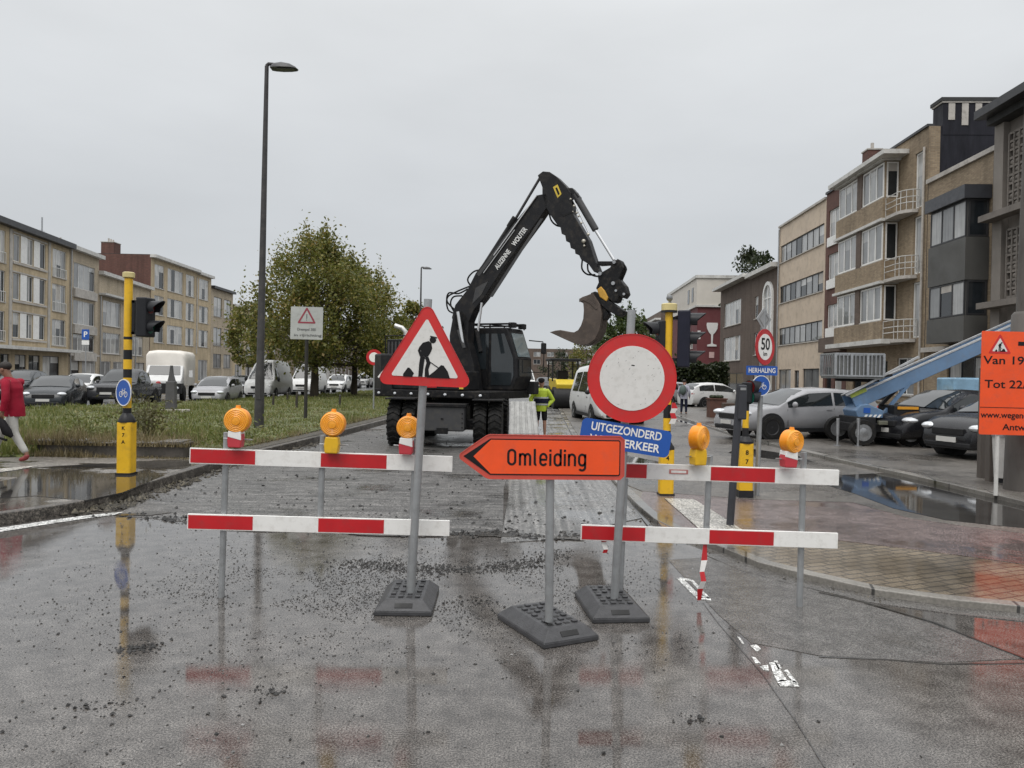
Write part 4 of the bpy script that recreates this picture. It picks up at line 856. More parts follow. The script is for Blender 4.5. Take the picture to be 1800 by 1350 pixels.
m_aback = mat('aluminium_back', (0.40, 0.40, 0.40), 0.4, 0.6, 0.1, 5)
m_rub = mat('recycled_rubber', (0.060, 0.060, 0.063), 0.38, 0, 0.25, 14, 0.35, 120)
m_rubd = mat('rubber_slot', (0.010, 0.010, 0.010), 0.6)
m_yel = mat('signal_yellow', (0.80, 0.47, 0.018), 0.42, 0, 0.08, 3, dirt=(0.50, 0.30, 0.03))
m_blkp = mat('black_paint', (0.018, 0.018, 0.020), 0.4, 0, 0.2, 4)
def frame2(yaw=0.0, lean=0.0):
    a, l = radians(yaw), radians(lean)
    xd = V((cos(l)*cos(a), cos(l)*sin(a), -sin(l))); yd = V((sin(l)*cos(a), sin(l)*sin(a), cos(l)))
    return xd, yd, xd.cross(yd)
class Face:
    """draws flat shapes on a sign plane; fr(x, y, off) is off metres in front of it"""
    def __init__(s, org, yaw=0.0, lean=0.0): s.o = V(org); s.x, s.y, s.n = frame2(yaw, lean)
    def fr(s, x, y, off=0.0): return s.o+s.x*x+s.y*y+s.n*off
    def poly(s, mb, pts, off, th, m): mb.prism([s.fr(x, y, off) for x, y in pts], -s.n*th, m)
    def ring(s, mb, a, b, off, th, m):
        n = len(a); A = [s.fr(x, y, off) for x, y in a]; B_ = [s.fr(x, y, off) for x, y in b]; C_ = [p-s.n*th for p in A]; D_ = [p-s.n*th for p in B_]
        vs = A+B_+C_+D_; fs = []
        for i in range(n):
            j = (i+1) % n; fs += [(i, j, n+j, n+i), (2*n+i, 3*n+i, 3*n+j, 2*n+j), (i, 2*n+i, 2*n+j, j), (n+i, n+j, 3*n+j, 3*n+i)]
        mb.add(vs, fs, m)
    def text(s, mb, body, size, x, y, off, m, **k): put_text(mb, body, size, s.fr(x, y, off), s.x, s.y, m, **k)
def tri_pts(side, r, n=6):
    h = side*sqrt(3)/2; c = [(0, h*2/3), (-side/2, -h/3), (side/2, -h/3)]; o = []
    for (cx, cy), a0 in zip(c, (30, 150, 270)):
        q = hypot(cx, cy); k = (q-2*r)/q; o += [(cx*k+r*cos(radians(a0+120*i/n)), cy*k+r*sin(radians(a0+120*i/n))) for i in range(n+1)]
    return o
def worker_symbol(f, mb, k, off, m, oy=0.0):
    g = lambda pts: [(x*k, y*k+oy) for x, y in pts]
    f.poly(mb, g([(-.34, -.36), (-.20, -.36), (-.17, -.30), (-.24, -.22), (-.27, -.215), (-.34, -.32)]), off, .001, m)
    f.poly(mb, g([(.03, -.36), (.40, -.36), (.36, -.25), (.29, -.16), (.25, -.155), (.17, -.24)]), off, .001, m)
    f.poly(mb, g(circ(.052, 14, (.105, .235))), off+.0004, .001, m)
    f.poly(mb, g([(.06, .30), (.17, .28), (.17, .262), (.06, .278)]), off+.0006, .001, m)
    f.poly(mb, g([(-.10, .12), (-.05, .185), (.04, .215), (.085, .18), (.10, .10), (.07, .02), (.04, -.03), (-.08, -.02), (-.075, .06)]), off, .001, m)
    f.poly(mb, g([(-.08, -.02), (-.005, -.03), (-.02, -.15), (-.035, -.35), (-.10, -.35), (-.095, -.15)]), off+.0002, .001, m)
    f.poly(mb, g([(-.01, -.02), (.05, -.04), (.085, -.13), (.055, -.23), (.075, -.35), (.0, -.35), (.0, -.22), (.02, -.13)]), off+.0003, .001, m)
    f.poly(mb, g([(-.10, .12), (-.125, .06), (-.09, -.03), (-.03, -.065), (-.015, -.04), (-.06, 0), (-.085, .06), (-.06, .11)]), off+.0005, .001, m)
    f.poly(mb, g([(-.03, -.04), (-.025, -.055), (.22, -.215), (.225, -.20)]), off+.0007, .001, m)
def base_plate(label, x, y, rz):
    t = thing('sign_base', label, 'sign base', (x, y, 0.0), radians(rz), group='rubber sign bases')
    w, l = .21, .345; mb = MB(m_rub); mb.box(-w, w, -l, l, .002, .035)
    tw, tl = w-.075, l-.075; z0, z1 = .035, .105
    vs = [(-w, -l, z0), (w, -l, z0), (w, l, z0), (-w, l, z0), (-tw, -tl, z1), (tw, -tl, z1), (tw, tl, z1), (-tw, tl, z1)]
    mb.add(vs, [(3, 2, 1, 0), (4, 5, 6, 7), (0, 1, 5, 4), (1, 2, 6, 5), (2, 3, 7, 6), (3, 0, 4, 7)])
    mb.build('slab', t, smooth=0, bevel=.006)
    for sy in (-1, 1):
        mb = MB(m_rubd); n = V((0, sy*.07, .075)).normalized(); c = V((0, sy*(l-.034), .068)); mb.M = Matrix.Translation(c) @ n.to_track_quat('Z', 'Y').to_matrix().to_4x4()
        mb.box(-.065, .065, -.019, .019, -.004, .003); mb.build('handle_slot', t, smooth=0)
    for i in range(4):
        for j in range(7):
            if i in (1, 2) and j == 3: continue
            if (i+j) % 2: 
                mb = MB(m_rub); mb.box(-.112+i*.062, -.112+i*.062+.038, -.235+j*.072, -.235+j*.072+.038, .106, .118); mb.build('stud', t, smooth=0, bevel=.004)
            else:
                mb = MB(m_rubd); mb.box(-.112+i*.062, -.112+i*.062+.040, -.235+j*.072, -.235+j*.072+.030, .1045, .107); mb.build('post_hole', t, smooth=0)
    return t
base_plate('black rubber base under the roadworks triangle post', -.765, 5.87, 1)
base_plate('black rubber base under the no entry sign post', .775, 5.80, 6)
base_plate('black rubber base turned diagonally under the orange arrow sign', .266, 5.305, 27)
def post_between(pb, pt_, r, t, m=None, name='post', n=12):
    mb = MB(m or m_gal); mb.tube([pb, pt_], r, n)
    return mb.build(name, t, world=True)
# --- roadworks triangle
d = 5.74; b0 = P(722, 1046, d); b1 = P(752.5, 526, d)
t = thing('roadworks_sign', 'red bordered triangle sign of a digging worker on a leaning grey post', 'road sign', b0)
post_between(b0, b1, .031, t)
f = Face(P(748, 628, d-.05), 0, 1.6)
mb = MB(m_redr); o_, i_ = tri_pts(.735, .05), tri_pts(.505, .012)
mp_ = lambda o: o
f.poly(mb, o_, 0, .006, m_redr); f.ring(mb, o_, [(x*.985, y*.985) for x, y in o_], .004, .014, m_redr); bd = mb.build('sign_plate', t, world=True, smooth=0)
mb = MB(m_wsign); f.poly(mb, i_, .0035, .003, m_wsign); mb.build('white_field', bd, world=True, smooth=0)
mb = MB(m_blk); worker_symbol(f, mb, .47, .006, m_blk, .02); mb.build('worker_symbol', bd, world=True, smooth=0)
mb = MB(m_gal); mb.bar(f.fr(-.06, .1, -.012), f.fr(.06, .1, -.012), .02, .04); mb.bar(f.fr(-.06, -.14, -.012), f.fr(.06, -.14, -.012), .02, .04); mb.build('clamp', t, world=True, smooth=0)
# --- no entry sign
d = 5.70; b0 = P(1080, 1052, d); b1 = P(1110.5, 545, d)
t = thing('no_entry_sign', 'large round white sign with red ring on a grey post', 'road sign', b0)
post_between(b0, b1, .031, t)
f = Face(P(1111, 665, d-.05), 0, 2.2); R_ = .328
mb = MB(m_redr); f.poly(mb, circ(R_, 64), 0, .006, m_redr); f.ring(mb, circ(R_, 64), circ(R_-.006, 64), .004, .014, m_redr); bd = mb.build('sign_plate', t, world=True, smooth=0)
mb = MB(m_wsign); f.poly(mb, circ(.238, 56), .0035, .003, m_wsign); fld = mb.build('white_field', bd, world=True, smooth=0)
mb = MB(mat('scuff', (.30, .29, .27), .6)); rs = random.Random(3)
for _ in range(34):
    a, r_ = rs.uniform(0, 6.28), .225*sqrt(rs.random()); x, y = r_*cos(a), abs(r_*sin(a))*(1 if rs.random() < .7 else -1); q = rs.uniform(0, 3.1); l = rs.uniform(.003, .013)
    f.poly(mb, [(x-l*cos(q), y-l*sin(q)), (x+.0022, y-.001), (x+l*cos(q), y+l*sin(q)), (x-.001, y+.002)], .0042, .0005, None)
f.poly(mb, [(-.012, .092), (.012, .09), (.014, .098), (-.008, .1)], .0044, .0006, m_blk); mb.build('scuff_mark', fld, world=True, smooth=0)
# blue plate under it
t = thing('exception_plate', 'crooked blue plate with white capital lettering under the no entry sign', 'road sign', P(1102, 770, d))
f = Face(P(1099.5, 769.5, d-.036), 0, 8.2)
mb = MB(m_blue); f.poly(mb, rrect(-.335, .335, -.10, .10, .04), 0, .004, m_blue); bd = mb.build('plate', t, world=True, smooth=0)
mb = MB(m_wrefl); f.text(mb, 'UITGEZONDERD', .085, .0, .046, .002, m_wrefl, bold=.0018, width=.525); f.text(mb, 'WERFVERKEER', .085, .0, -.046, .002, m_wrefl, bold=.0018, width=.525); mb.build('lettering', bd, world=True, smooth=0)
mb = MB(m_gal); mb.bar(f.fr(-.05, 0, -.017), f.fr(.05, 0, -.017), .02, .05); mb.build('clamp', t, world=True, smooth=0)
# --- detour arrow
d = 5.10; b0 = P(965, 1092, d); b1 = P(967.5, 770, d)
t = thing('detour_sign', 'orange arrow shaped detour sign pointing left with black lettering', 'road sign', b0)
post_between(b0, b1, .029, t)
f = Face(P(953, 803.5, d-.05), 0, -.2)
out = [(-.545, 0.0), (-.54, .018), (-.37, .138), (-.345, .146), (.515, .146), (.543, .12), (.543, -.118), (.515, -.144), (-.345, -.15), (-.37, -.142), (-.54, -.02)]
mb = MB(m_sal); f.poly(mb, out, 0, .006, m_sal); f.ring(mb, out, [(x*.988, y*.965) for x, y in out], .004, .014, m_sal); bd = mb.build('sign_plate', t, world=True, smooth=0)
mb = MB(m_blk); f.poly(mb, [(-.518, 0), (-.342, .118), (.505, .118), (.514, .108), (.514, -.108), (.505, -.118), (-.342, -.121)], .003, .002, m_blk); mb.build('black_border', bd, world=True, smooth=0)
mb = MB(m_org); f.poly(mb, [(-.452, 0), (-.338, .110), (.502, .110), (.507, .104), (.507, -.104), (.502, -.110), (-.338, -.113)], .0050, .002, m_org); mb.build('orange_field', bd, world=True, smooth=0)
mb = MB(m_blk); H_ = .108; x = [-.228]; st = .0148
def lt(strokes, adv):
    for s_ in strokes: ribbon(mb, [(x[0]+a*H_, -.056+b*H_) for a, b in s_], st, m_blk, lambda a, b: f.fr(a, b, .0066))
    x[0] += adv*H_
xh = .74
lt([[(.05, .28)]+[(.05, .72)]+arc(.26, .72, .21, .22, 180, 0)+[(.47, .28)]+arc(.26, .28, .21, .22, 0, -180)], .70)
lt([[(.06, 0), (.06, xh)], [(.06, .5)]+arc(.215, .5, .155, .2, 180, 0)+[(.37, 0)], [(.37, .5)]+arc(.525, .5, .155, .2, 180, 0)+[(.68, 0)]], .90)
lt([[(.06, 1.02), (.06, .16)]+arc(.16, .16, .10, .11, 180, 275, 6)], .33)
lt([[(.07, .37), (.44, .37), (.44, .50)]+arc(.255, .50, .185, .22, 0, 180)+[(.07, .24)]+arc(.255, .24, .185, .2, 180, 335)], .62)
lt([[(.06, 0), (.06, xh)], [(.06, .86), (.06, 1.0)]], .25)
lt([[(.44, 1.02), (.44, 0)], [(.44, .5)]+arc(.255, .50, .185, .21, 0, 180)+[(.07, .24)]+arc(.255, .24, .185, .21, 180, 360)], .63)
lt([[(.06, 0), (.06, xh)], [(.06, .86), (.06, 1.0)]], .25)
lt([[(.06, 0), (.06, xh)], [(.06, .5)]+arc(.245, .5, .185, .21, 180, 0)+[(.43, 0)]], .61)
lt([[(.44, xh), (.44, -.08)]+arc(.255, -.08, .185, .17, 0, -150), [(.44, .5)]+arc(.255, .50, .185, .21, 0, 180)+[(.07, .26)]+arc(.255, .26, .185, .21, 180, 360)], .5)
mb.build('lettering', bd, world=True, smooth=0)
# --- barriers
def barrier(label, ends_up, ends_lo, posts, Y, flip=0):
    c = P((ends_lo[0][0]+ends_lo[1][0])/2, ends_lo[0][1], Y); t = thing('road_barrier', label, 'barrier', (c.x, Y, 0), group='red and white plank barriers')
    for (e0, e1) in (ends_up, ends_lo):
        a, b = P(*e0, Y), P(*e1, Y); dx = (b-a).normalized(); up = V((0, -1, 0)).cross(dx); up = -up if up.z < 0 else up
        hw = .060; mb = MB(m_wrefl); mb.prism([a-up*hw, b-up*hw, b+up*hw, a+up*hw], (0, .022, 0)); pl = mb.build('plank', t, world=True, smooth=0, bevel=.002)
        L_ = (b-a).length
        for k_ in (0, 2):
            r0, r1 = L_*k_/4+(.008 if k_ == 0 else .0), L_*(k_+1)/4; mb = MB(m_redb)
            mb.prism([a+dx*r0-up*(hw-.008)+V((0, -.002, 0)), a+dx*r1-up*(hw-.008)+V((0, -.002, 0)), a+dx*r1+up*(hw-.008)+V((0, -.002, 0)), a+dx*r0+up*(hw-.008)+V((0, -.002, 0))], (0, .0015, 0)); mb.build('red_stripe', pl, world=True, smooth=0)
    for (p0, p1, gnd) in posts:
        b_ = P(*p1, Y+.045); 
        if gnd: 
            q = G(*p1); b_ = V((b_.x, Y+.045, 0.0))
        mb = MB(m_gal); mb.tube([b_, P(*p0, Y+.045)], .024, 10); mb.build('post', t, world=True)
    return t
BY = 5.88
bl = barrier('left plank barrier in front of the milled road with three amber lamps', [(333, 801), (795, 816)], [(329, 917), (790, 929)], [((398.5, 760), (389, 1052), 1), ((568, 766), (562, 935), 0), ((731, 770), (719, 1052), 1)], BY)
br = barrier('right plank barrier beside the cycle path with two amber lamps', [(1024, 825), (1475, 840)], [(1021, 936), (1473, 951)], [((1101, 800), (1089, 1058), 1), ((1248, 800), (1241, 942), 0), ((1413, 795), (1405, 1072), 1)], BY+.02)
t = MB(mat('pink_sticker', (.55, .22, .2), .5)); a = P(1176, 829.2, BY+.02); f = Face(P(1193, 829.3, BY+.0155), 0, 1)
mb = MB(MATS['pink_sticker']); f.poly(mb, rrect(-.073, .073, -.017, .017, .004), 0, .001, MATS['pink_sticker']); f.poly(mb, rrect(-.058, .058, -.009, .009, .003), .0008, .001, m_wrefl); mb.build('sticker', br, world=True, smooth=0)
m_amb = mat('amber_lens', (0.92, 0.36, 0.012), 0.3, 0, 0.10, 30, 0.4, 150, coat=0.6)
m_ambr = mat('amber_ring', (0.85, 0.29, 0.012), 0.3, 0, 0.1, 8)
m_ambd = mat('amber_core', (0.78, 0.36, 0.03), 0.3, 0, 0.1, 8)
def warn_lamp(label, px, py, d, body, yaw, bpx, bpy, rr=.098):
    c = P(px, py, d); b = P(bpx, bpy, d); t = thing('warning_lamp', label, 'warning lamp', (b.x, b.y, b.z-.06), 0, 'amber warning lamps on the barriers')
    f = Face(c, yaw, 1.5); mb = MB(m_ambr)
    ax = f.n
    mb.lathe([(rr*.7, -.045), (rr*.97, -.035), (rr, -.01), (rr, .01), (rr*.97, .035), (rr*.7, .045)], 36, m_ambr, c, ax)
    mb.tube([f.fr(0, rr-.01), f.fr(0, rr+.018)], [.022, .016], 10, m_ambr); mb.build('housing', t, world=True)
    mb = MB(m_amb); mb.lathe([(rr*.955, .034), (rr*.94, .043), (rr*.90, .047)]+[(rr*(.90-.065*q_), .0475+.0008*q_+(.0022 if q_ % 2 else -.0012)) for q_ in range(1, 9)]+[(rr*.30, .058), (rr*.15, .060), (.001, .0605)], 40, m_amb, c, ax); lens = mb.build('lens', t, world=True, smooth=20)
    for r0, r1 in ((rr*.30, rr*.33),):
        mb = MB(m_ambd); mb.lathe([(r0, .050), (r0, .0605), (r1, .060), (r1, .050)], 32, m_ambd, c, ax); mb.build('lens_ring', lens, world=True)
    fb = Face(b, yaw*.4, 1.5); w_ = .050; h_ = .062
    mb = MB(m_yel if body == 'yellow' else m_redb)
    shp = [(-w_*.95, -h_), (w_*.95, -h_), (w_*1.1, .0), (w_*.92, h_), (-w_*.92, h_), (-w_*1.1, .0)]
    fb.poly(mb, shp, .045, .09, m_yel if body == 'yellow' else mat('red_housing', (.52, .045, .06), .4, 0, .1))
    bx = mb.build('battery_box', t, world=True, smooth=0, bevel=.008)
    if body != 'yellow':
        mb = MB(m_wrefl); fb.poly(mb, [(-w_*1.03, .020), (w_*1.05, -.004), (w_*.94, h_+.002), (-w_*.94, h_+.002)], .0475, .095, m_wrefl); mb.build('white_cap', bx, world=True, smooth=0, bevel=.004)
    mb = MB(m_yel if body == 'yellow' else m_wrefl); mb.tube([fb.fr(0, h_), f.fr(0, -rr*.95)], [.03, .034], 10); mb.build('neck', t, world=True)
    mb = MB(m_gal); mb.tube([fb.fr(-w_-.05, .0, -.01), fb.fr(w_+.07, .0, -.01)], .006, 6); mb.build('bolt', t, world=True)
LY = BY-.03
warn_lamp('round amber lamp on a red and white box at the left barrier end', 418, 739, LY, 'red', 3, 415, 772)
warn_lamp('round amber lamp on a yellow box in the middle of the left barrier', 586, 745, LY, 'yellow', 2, 584, 782, .096)
warn_lamp('amber lamp on a red and white box next to the triangle post', 718, 751, LY, 'red', 0, 714.5, 784, .089)
warn_lamp('amber lamp turned sideways on a yellow box of the right barrier', 1228, 770, LY, 'yellow', 48, 1227, 803)
warn_lamp('tilted amber lamp on a red and white box at the right barrier end', 1391, 776, LY, 'red', 26, 1386, 807, .092)
# red-white tape
def tape(label, pts, wd, n=9):
    p0 = V(pts[0]); t = thing('barrier_tape', label, 'tape', pts[-1]); k = len(pts)
    ms = (m_redb, m_wrefl)
    for i in range(k-1):
        a, b = V(pts[i]), V(pts[i+1]); tw = .5+.5*abs(sin(i*1.3)); w0, w1 = wd*tw, wd*(.5+.5*abs(sin((i+1)*1.3)))
        mb = MB(ms[i % 2]); e = V((.5, .15, 0)); mb.prism([a-e*w0, a+e*w0, b+e*w1, b-e*w1], (0, .003, 0)); mb.build('tape_strip', t, world=True, smooth=0)
tape('red and white tape strip hanging from the right barrier down to the asphalt', [P(1240, 948, BY+.05), P(1238, 985, BY+.02), P(1234, 1005, BY), P(1237, 1022, BY-.02), P(1231, 1035, BY), P(1229, 1055, BY+.02)], .05)
tape('short torn red tape end below the right barrier plank', [P(1058, 944, BY+.05), P(1062, 953, BY+.05), P(1065, 966, BY+.04), P(1063, 972, BY+.04)], .045)
# ================================================================== SIGNAL POLES
def seg_pole(t, c, segs, r, n=16):
    for (z0, z1, m) in segs:
        mb = MB(m); mb.tube([(c[0], c[1], z0), (c[0], c[1], z1)], r, n); mb.build('pole_band', t, world=True)
def visor(mb, c, ax, r, L, m):
    ax = V(ax).normalized(); q = ax.to_track_quat('Z', 'Y').to_matrix(); n = 14; up = V((0, 0, 1)); sd = ax.cross(up).normalized(); vs = []
    for j in range(n+1):
        a = radians(-40+260*j/n); o = sd*cos(a)*r+up*sin(a)*r; l = L*(.45+.55*max(0, sin(a)))
        vs += [V(c)+o, V(c)+o+ax*l, V(c)+o*.88+ax*l, V(c)+o*.88]
    fs = []
    for j in range(n):
        for k_ in range(4): fs.append((j*4+k_, j*4+(k_+1) % 4, (j+1)*4+(k_+1) % 4, (j+1)*4+k_))
    mb.add(vs, fs, m)
m_tl = mat('signal_black', (0.020, 0.021, 0.024), 0.4, 0, 0.15, 6)
m_tln = mat('signal_navy', (0.016, 0.017, 0.030), 0.4, 0, 0.15, 6)
def signal_head(t, c, yaw, n, m, h=.29, w=.28, dp=.16):
    ax = V((cos(radians(yaw)), sin(radians(yaw)), 0)); sd = V((-ax.y, ax.x, 0)); mb = MB(m); H_ = n*h
    mb.M = Matrix.Translation(V(c)) @ Matrix.Rotation(radians(yaw), 4, 'Z'); mb.box(-dp/2, dp/2, -w/2, w/2, -H_/2, H_/2); hd = mb.build('signal_head', t, world=True, smooth=0, bevel=.02)
    for i in range(n):
        cc = V(c)+V((0, 0, H_/2-h*(i+.5)))+ax*(dp/2); mb = MB(m_tl); visor(mb, cc, ax, .105, .22, m_tl); mb.build('visor', hd, world=True)
        mb = MB(mat(['red_lens', 'amber_dark_lens', 'green_lens'][i if n == 3 else 2*i], [(.12, .01, .01), (.14, .06, .01), (.01, .09, .06)][i if n == 3 else 2*i], .15)); mb.lathe([(.098, .0), (.07, .02), (.001, .03)], 20, None, cc, ax); mb.build('lens', hd, world=True)
    return hd
def bike_emblem(f, mb, k, off, m):
    for cx in (-.5, .5): f.ring(mb, circ(.34*k, 22, (cx*k, -.2*k)), circ(.26*k, 22, (cx*k, -.2*k)), off, .001, m)
    for pts in ([(-.5, -.2), (-.2, .25), (.3, .25), (.5, -.2)], [(-.2, .25), (0, -.2), (-.5, -.2)], [(0, -.2), (.3, .25), (.25, .42), (.45, .42)], [(-.2, .25), (-.24, .38), (-.1, .38)]):
        ribbon(mb, [(x*k, y*k) for x, y in pts], .075*k, m, lambda x, y: f.fr(x, y, off))
# left pole
c = G(222, 834, .136); c = V((c.x, c.y, 0))
t = thing('signal_pole', 'yellow and black banded signal pole on the wet island with a blue bicycle sign', 'traffic light', (c.x, c.y, .136))
zp = lambda px, py: P(px, py, c.y).z
za, zb = .15, zp(224, 742)
mb = MB(m_yel); mb.prism([(c.x+x, c.y+y, .17) for x, y in rrect(-.108, .108, -.108, .108, .03, 3)], (0, 0, zb-.17)); bx = mb.build('base_cabinet', t, world=True, smooth=0)
mb = MB(m_blkp); mb.box(c.x-.115, c.x+.115, c.y-.115, c.y+.115, .13, .17); mb.build('foot', t, world=True, smooth=0)
mb = MB(m_blk); f = Face((c.x+.0, c.y-.109, 0)); [f.text(mb, ch, .075, -.0, z_, .002, m_blk, bold=.002) for ch, z_ in (('K', zp(224, 752)), ('7', zp(224, 764)), ('A', zp(224, 776)))]; mb.build('lettering', bx, world=True, smooth=0)
mb = MB(m_blkp); mb.lathe([(.125, zb), (.125, zb+.03), (.09, zb+.10), (.062, zb+.14)], 20, None, (c.x, c.y, 0)); mb.build('collar', t, world=True)
zs = [zb+.12]+[zp(226, y) for y in (717, 664, 649, 632, 615, 597, 592, 490)]
seg_pole(t, c, [(zs[0], zs[1], m_blkp), (zs[1], zs[2], m_yel), (zs[2], zs[3], m_blkp), (zs[3], zs[4], m_yel), (zs[4], zs[5], m_blkp), (zs[5], zs[6], m_yel), (zs[6], zs[7], m_blkp), (zs[7], zs[8], m_yel)], .061)
mb = MB(mat('cream_cap', (.62, .52, .24), .4)); mb.lathe([(.05, zs[8]), (.088, zs[8]+.02), (.088, zs[8]+.09), (.07, zs[8]+.10)], 18, None, (c.x, c.y, 0)); mb.build('cap', t, world=True)
hc = P(256, 558, c.y); signal_head(t, hc, -8, 2, m_tl, .30, .26, .17)
mb = MB(m_tl); [mb.bar((c.x, c.y, hc.z+q), (hc.x-.06, hc.y, hc.z+q), .04, .04) for q in (-.24, .24)]; mb.bar((c.x+.085, c.y, hc.z-.26), (c.x+.085, c.y, hc.z+.26), .04, .04, None, (1, 0, 0)); mb.build('bracket', t, world=True, smooth=0)
s_ = thing('cycle_path_sign', 'round blue bicycle sign seen edge on clamped to the yellow signal pole', 'road sign', P(217, 716, c.y-.1))
f = Face(P(217.0, 690, c.y-.13), -33, 0); mb = MB(m_blue); f.poly(mb, circ(.205, 40), 0, .006, m_blue); f.ring(mb, circ(.205, 40), circ(.19, 40), .003, .012, m_wrefl); p_ = mb.build('plate', s_, world=True, smooth=0)
mb = MB(m_wrefl); bike_emblem(f, mb, .13, .004, m_wrefl); mb.build('bicycle_emblem', p_, world=True, smooth=0)
mb = MB(m_gal); mb.tube([f.fr(0, 0, -.01), (c.x, c.y, f.fr(0, 0).z)], .015, 6); mb.build('clamp', s_, world=True)
# right pole
c = G(1170, 870, .05); c = V((c.x, c.y, 0))
t = thing('signal_pole', 'thin yellow signal pole with navy heads behind the no entry sign', 'traffic light', (c.x, c.y, .06))
zc = zp(1172, 790); mb = MB(m_yel); mb.prism([(c.x+x, c.y+y, .08) for x, y in rrect(-.10, .10, -.10, .10, .03, 3)], (0, 0, zc-.08)); bx = mb.build('base_cabinet', t, world=True, smooth=0)
mb = MB(m_blk); f = Face((c.x, c.y-.101, 0)); [f.text(mb, ch, .09, 0, z_, .002, m_blk, bold=.002) for ch, z_ in (('4', zc-.12), ('1', zc-.23), ('A', zc-.34))]; mb.build('lettering', bx, world=True, smooth=0)
mb = MB(m_blkp); mb.lathe([(.115, zc), (.115, zc+.03), (.06, zc+.12)], 18, None, (c.x, c.y, 0)); mb.build('collar', t, world=True)
mb = MB(m_blkp); mb.box(c.x-.11, c.x+.11, c.y-.11, c.y+.11, .04, .08); mb.build('foot', t, world=True, smooth=0)
z1, z2, z3 = zp(1175, 757), zp(1176, 735), zp(1184, 546)
seg_pole(t, c, [(zc+.1, z1, m_blkp), (z1, z2, m_yel), (z2, z2+.2, m_blkp), (z2+.2, z3, m_yel)], .056)
mb = MB(MATS['cream_cap']); mb.lathe([(.06, z3-.02), (.115, z3), (.115, z3+.09), (.10, z3+.10)], 18, None, (c.x, c.y, 0)); mb.build('cap', t, world=True)
mb = MB(m_blkp); mb.lathe([(.118, z3-.03), (.118, z3-.001)], 18, None, (c.x, c.y, 0)); mb.build('cap_ring', t, world=True)
mb = MB(mat('grey_plastic', (.16, .165, .17), .4)); q = P(1177, 524, c.y); mb.ball(q, .048, None, 14, 10); mb.tube([q, (q.x+.02, q.y, z3+.08)], .015, 6); mb.build('detector', t, world=True)
hc = P(1202, 596, c.y); signal_head(t, hc, -14, 3, m_tln, .275, .26, .18)
hc2 = P(1164, 609, c.y+.1); signal_head(t, hc2, 186, 3, m_tl, .25, .25, .15)
mb = MB(m_tl); [mb.bar((c.x, c.y, hc.z+q), (hc.x, hc.y, hc.z+q), .04, .04) for q in (-.3, .3)]; [mb.bar((c.x, c.y, hc2.z+q), (hc2.x, hc2.y, hc2.z+q), .04, .04) for q in (-.28, .28)]; mb.build('bracket', t, world=True, smooth=0)
tape('red and white tape knotted round the yellow signal pole', [P(1184, 708, c.y-.1), P(1186, 718, c.y-.1), P(1182, 726, c.y-.1), P(1185, 736, c.y-.1), P(1181, 745, c.y-.1)], .10)
# short yellow cabinet post with cyclist signal
c = G(1308, 874, .05); c = V((c.x, c.y, 0))
t = thing('signal_pole', 'short yellow cabinet post right of the dark push button post', 'traffic light', (c.x, c.y, .06))
zc = zp(1310, 779); mb = MB(m_yel); mb.prism([(c.x+x, c.y+y, .16) for x, y in rrect(-.10, .10, -.10, .10, .03, 3)], (0, 0, zc-.16)); bx = mb.build('base_cabinet', t, world=True, smooth=0)
mb = MB(m_blkp); mb.box(c.x-.105, c.x+.105, c.y-.105, c.y+.105, .045, .16); mb.build('foot', t, world=True, smooth=0)
mb = MB(m_blkp); mb.lathe([(.118, zc), (.118, zc+.03), (.06, zc+.10)], 18, None, (c.x, c.y, 0)); mb.build('collar', t, world=True)
mb = MB(m_blk); f = Face((c.x, c.y-.101, 0)); [f.text(mb, ch, .09, 0, z_, .002, m_blk, bold=.002) for ch, z_ in (('8', zc-.13), ('7', zc-.26), ('4', zc-.39))]; mb.build('lettering', bx, world=True, smooth=0)
z1, z2 = zp(1310, 752), zp(1312, 722); seg_pole(t, c, [(zc+.08, z1, m_blkp), (z1, z2, m_yel), (z2, zp(1312, 672), m_blkp)], .045)
signal_head(t, P(1313, 690, c.y-.02), 35, 2, m_tl, .15, .13, .10)
# dark post with button box
c = G(1283, 924, .05); c = V((c.x, c.y, 0)); tp = P(1303, 675, c.y)
t = thing('push_button_post', 'dark grey slim post with a button box left of the yellow cabinet', 'post', (c.x, c.y, .055))
m_dgp = mat('dark_grey_post', (.055, .057, .065), .4, .2, .15, 5); post_between((c.x, c.y, .05), (tp.x-.01, c.y, tp.z), .043, t, m_dgp, 'post', 12)
mb = MB(m_dgp); q = P(1304, 707, c.y-.02); mb.box(q.x-.052, q.x+.045, q.y-.055, q.y+.05, q.z-.20, q.z+.20); o = mb.build('button_box', t, world=True, smooth=0, bevel=.015)
mb = MB(m_gal); mb.box(q.x-.036, q.x+.03, q.y-.060, q.y-.056, q.z+.14, q.z+.17); mb.build('button', o, world=True, smooth=0)
# sign pole: back of priority sign, 50, HERHALING, bicycle
c = G(1330, 872, .05); c = V((c.x, c.y, 0)); tp = P(1345, 545, c.y)
t = thing('speed_sign', 'round red ringed 50 speed sign with blue plates on a grey pole', 'road sign', (c.x, c.y, .055))
post_between((c.x, c.y, .05), (tp.x-.02, c.y, tp.z), .036, t, m_gal)
f = Face(P(1345, 610, c.y-.06), 42, 0); mb = MB(m_redb); f.poly(mb, circ(.262, 44), 0, .006, m_redb); f.ring(mb, circ(.262, 44), circ(.25, 44), .003, .012, m_redb); p_ = mb.build('sign_plate', t, world=True, smooth=0)
mb = MB(m_wrefl); f.poly(mb, circ(.19, 40), .003, .003, m_wrefl); fl_ = mb.build('white_field', p_, world=True, smooth=0)
mb = MB(m_blk); f.text(mb, '50', .24, 0, .035, .006, m_blk, bold=.004, width=.24); f.text(mb, 'km', .09, 0, -.10, .006, m_blk, bold=.001); mb.build('lettering', fl_, world=True, smooth=0)
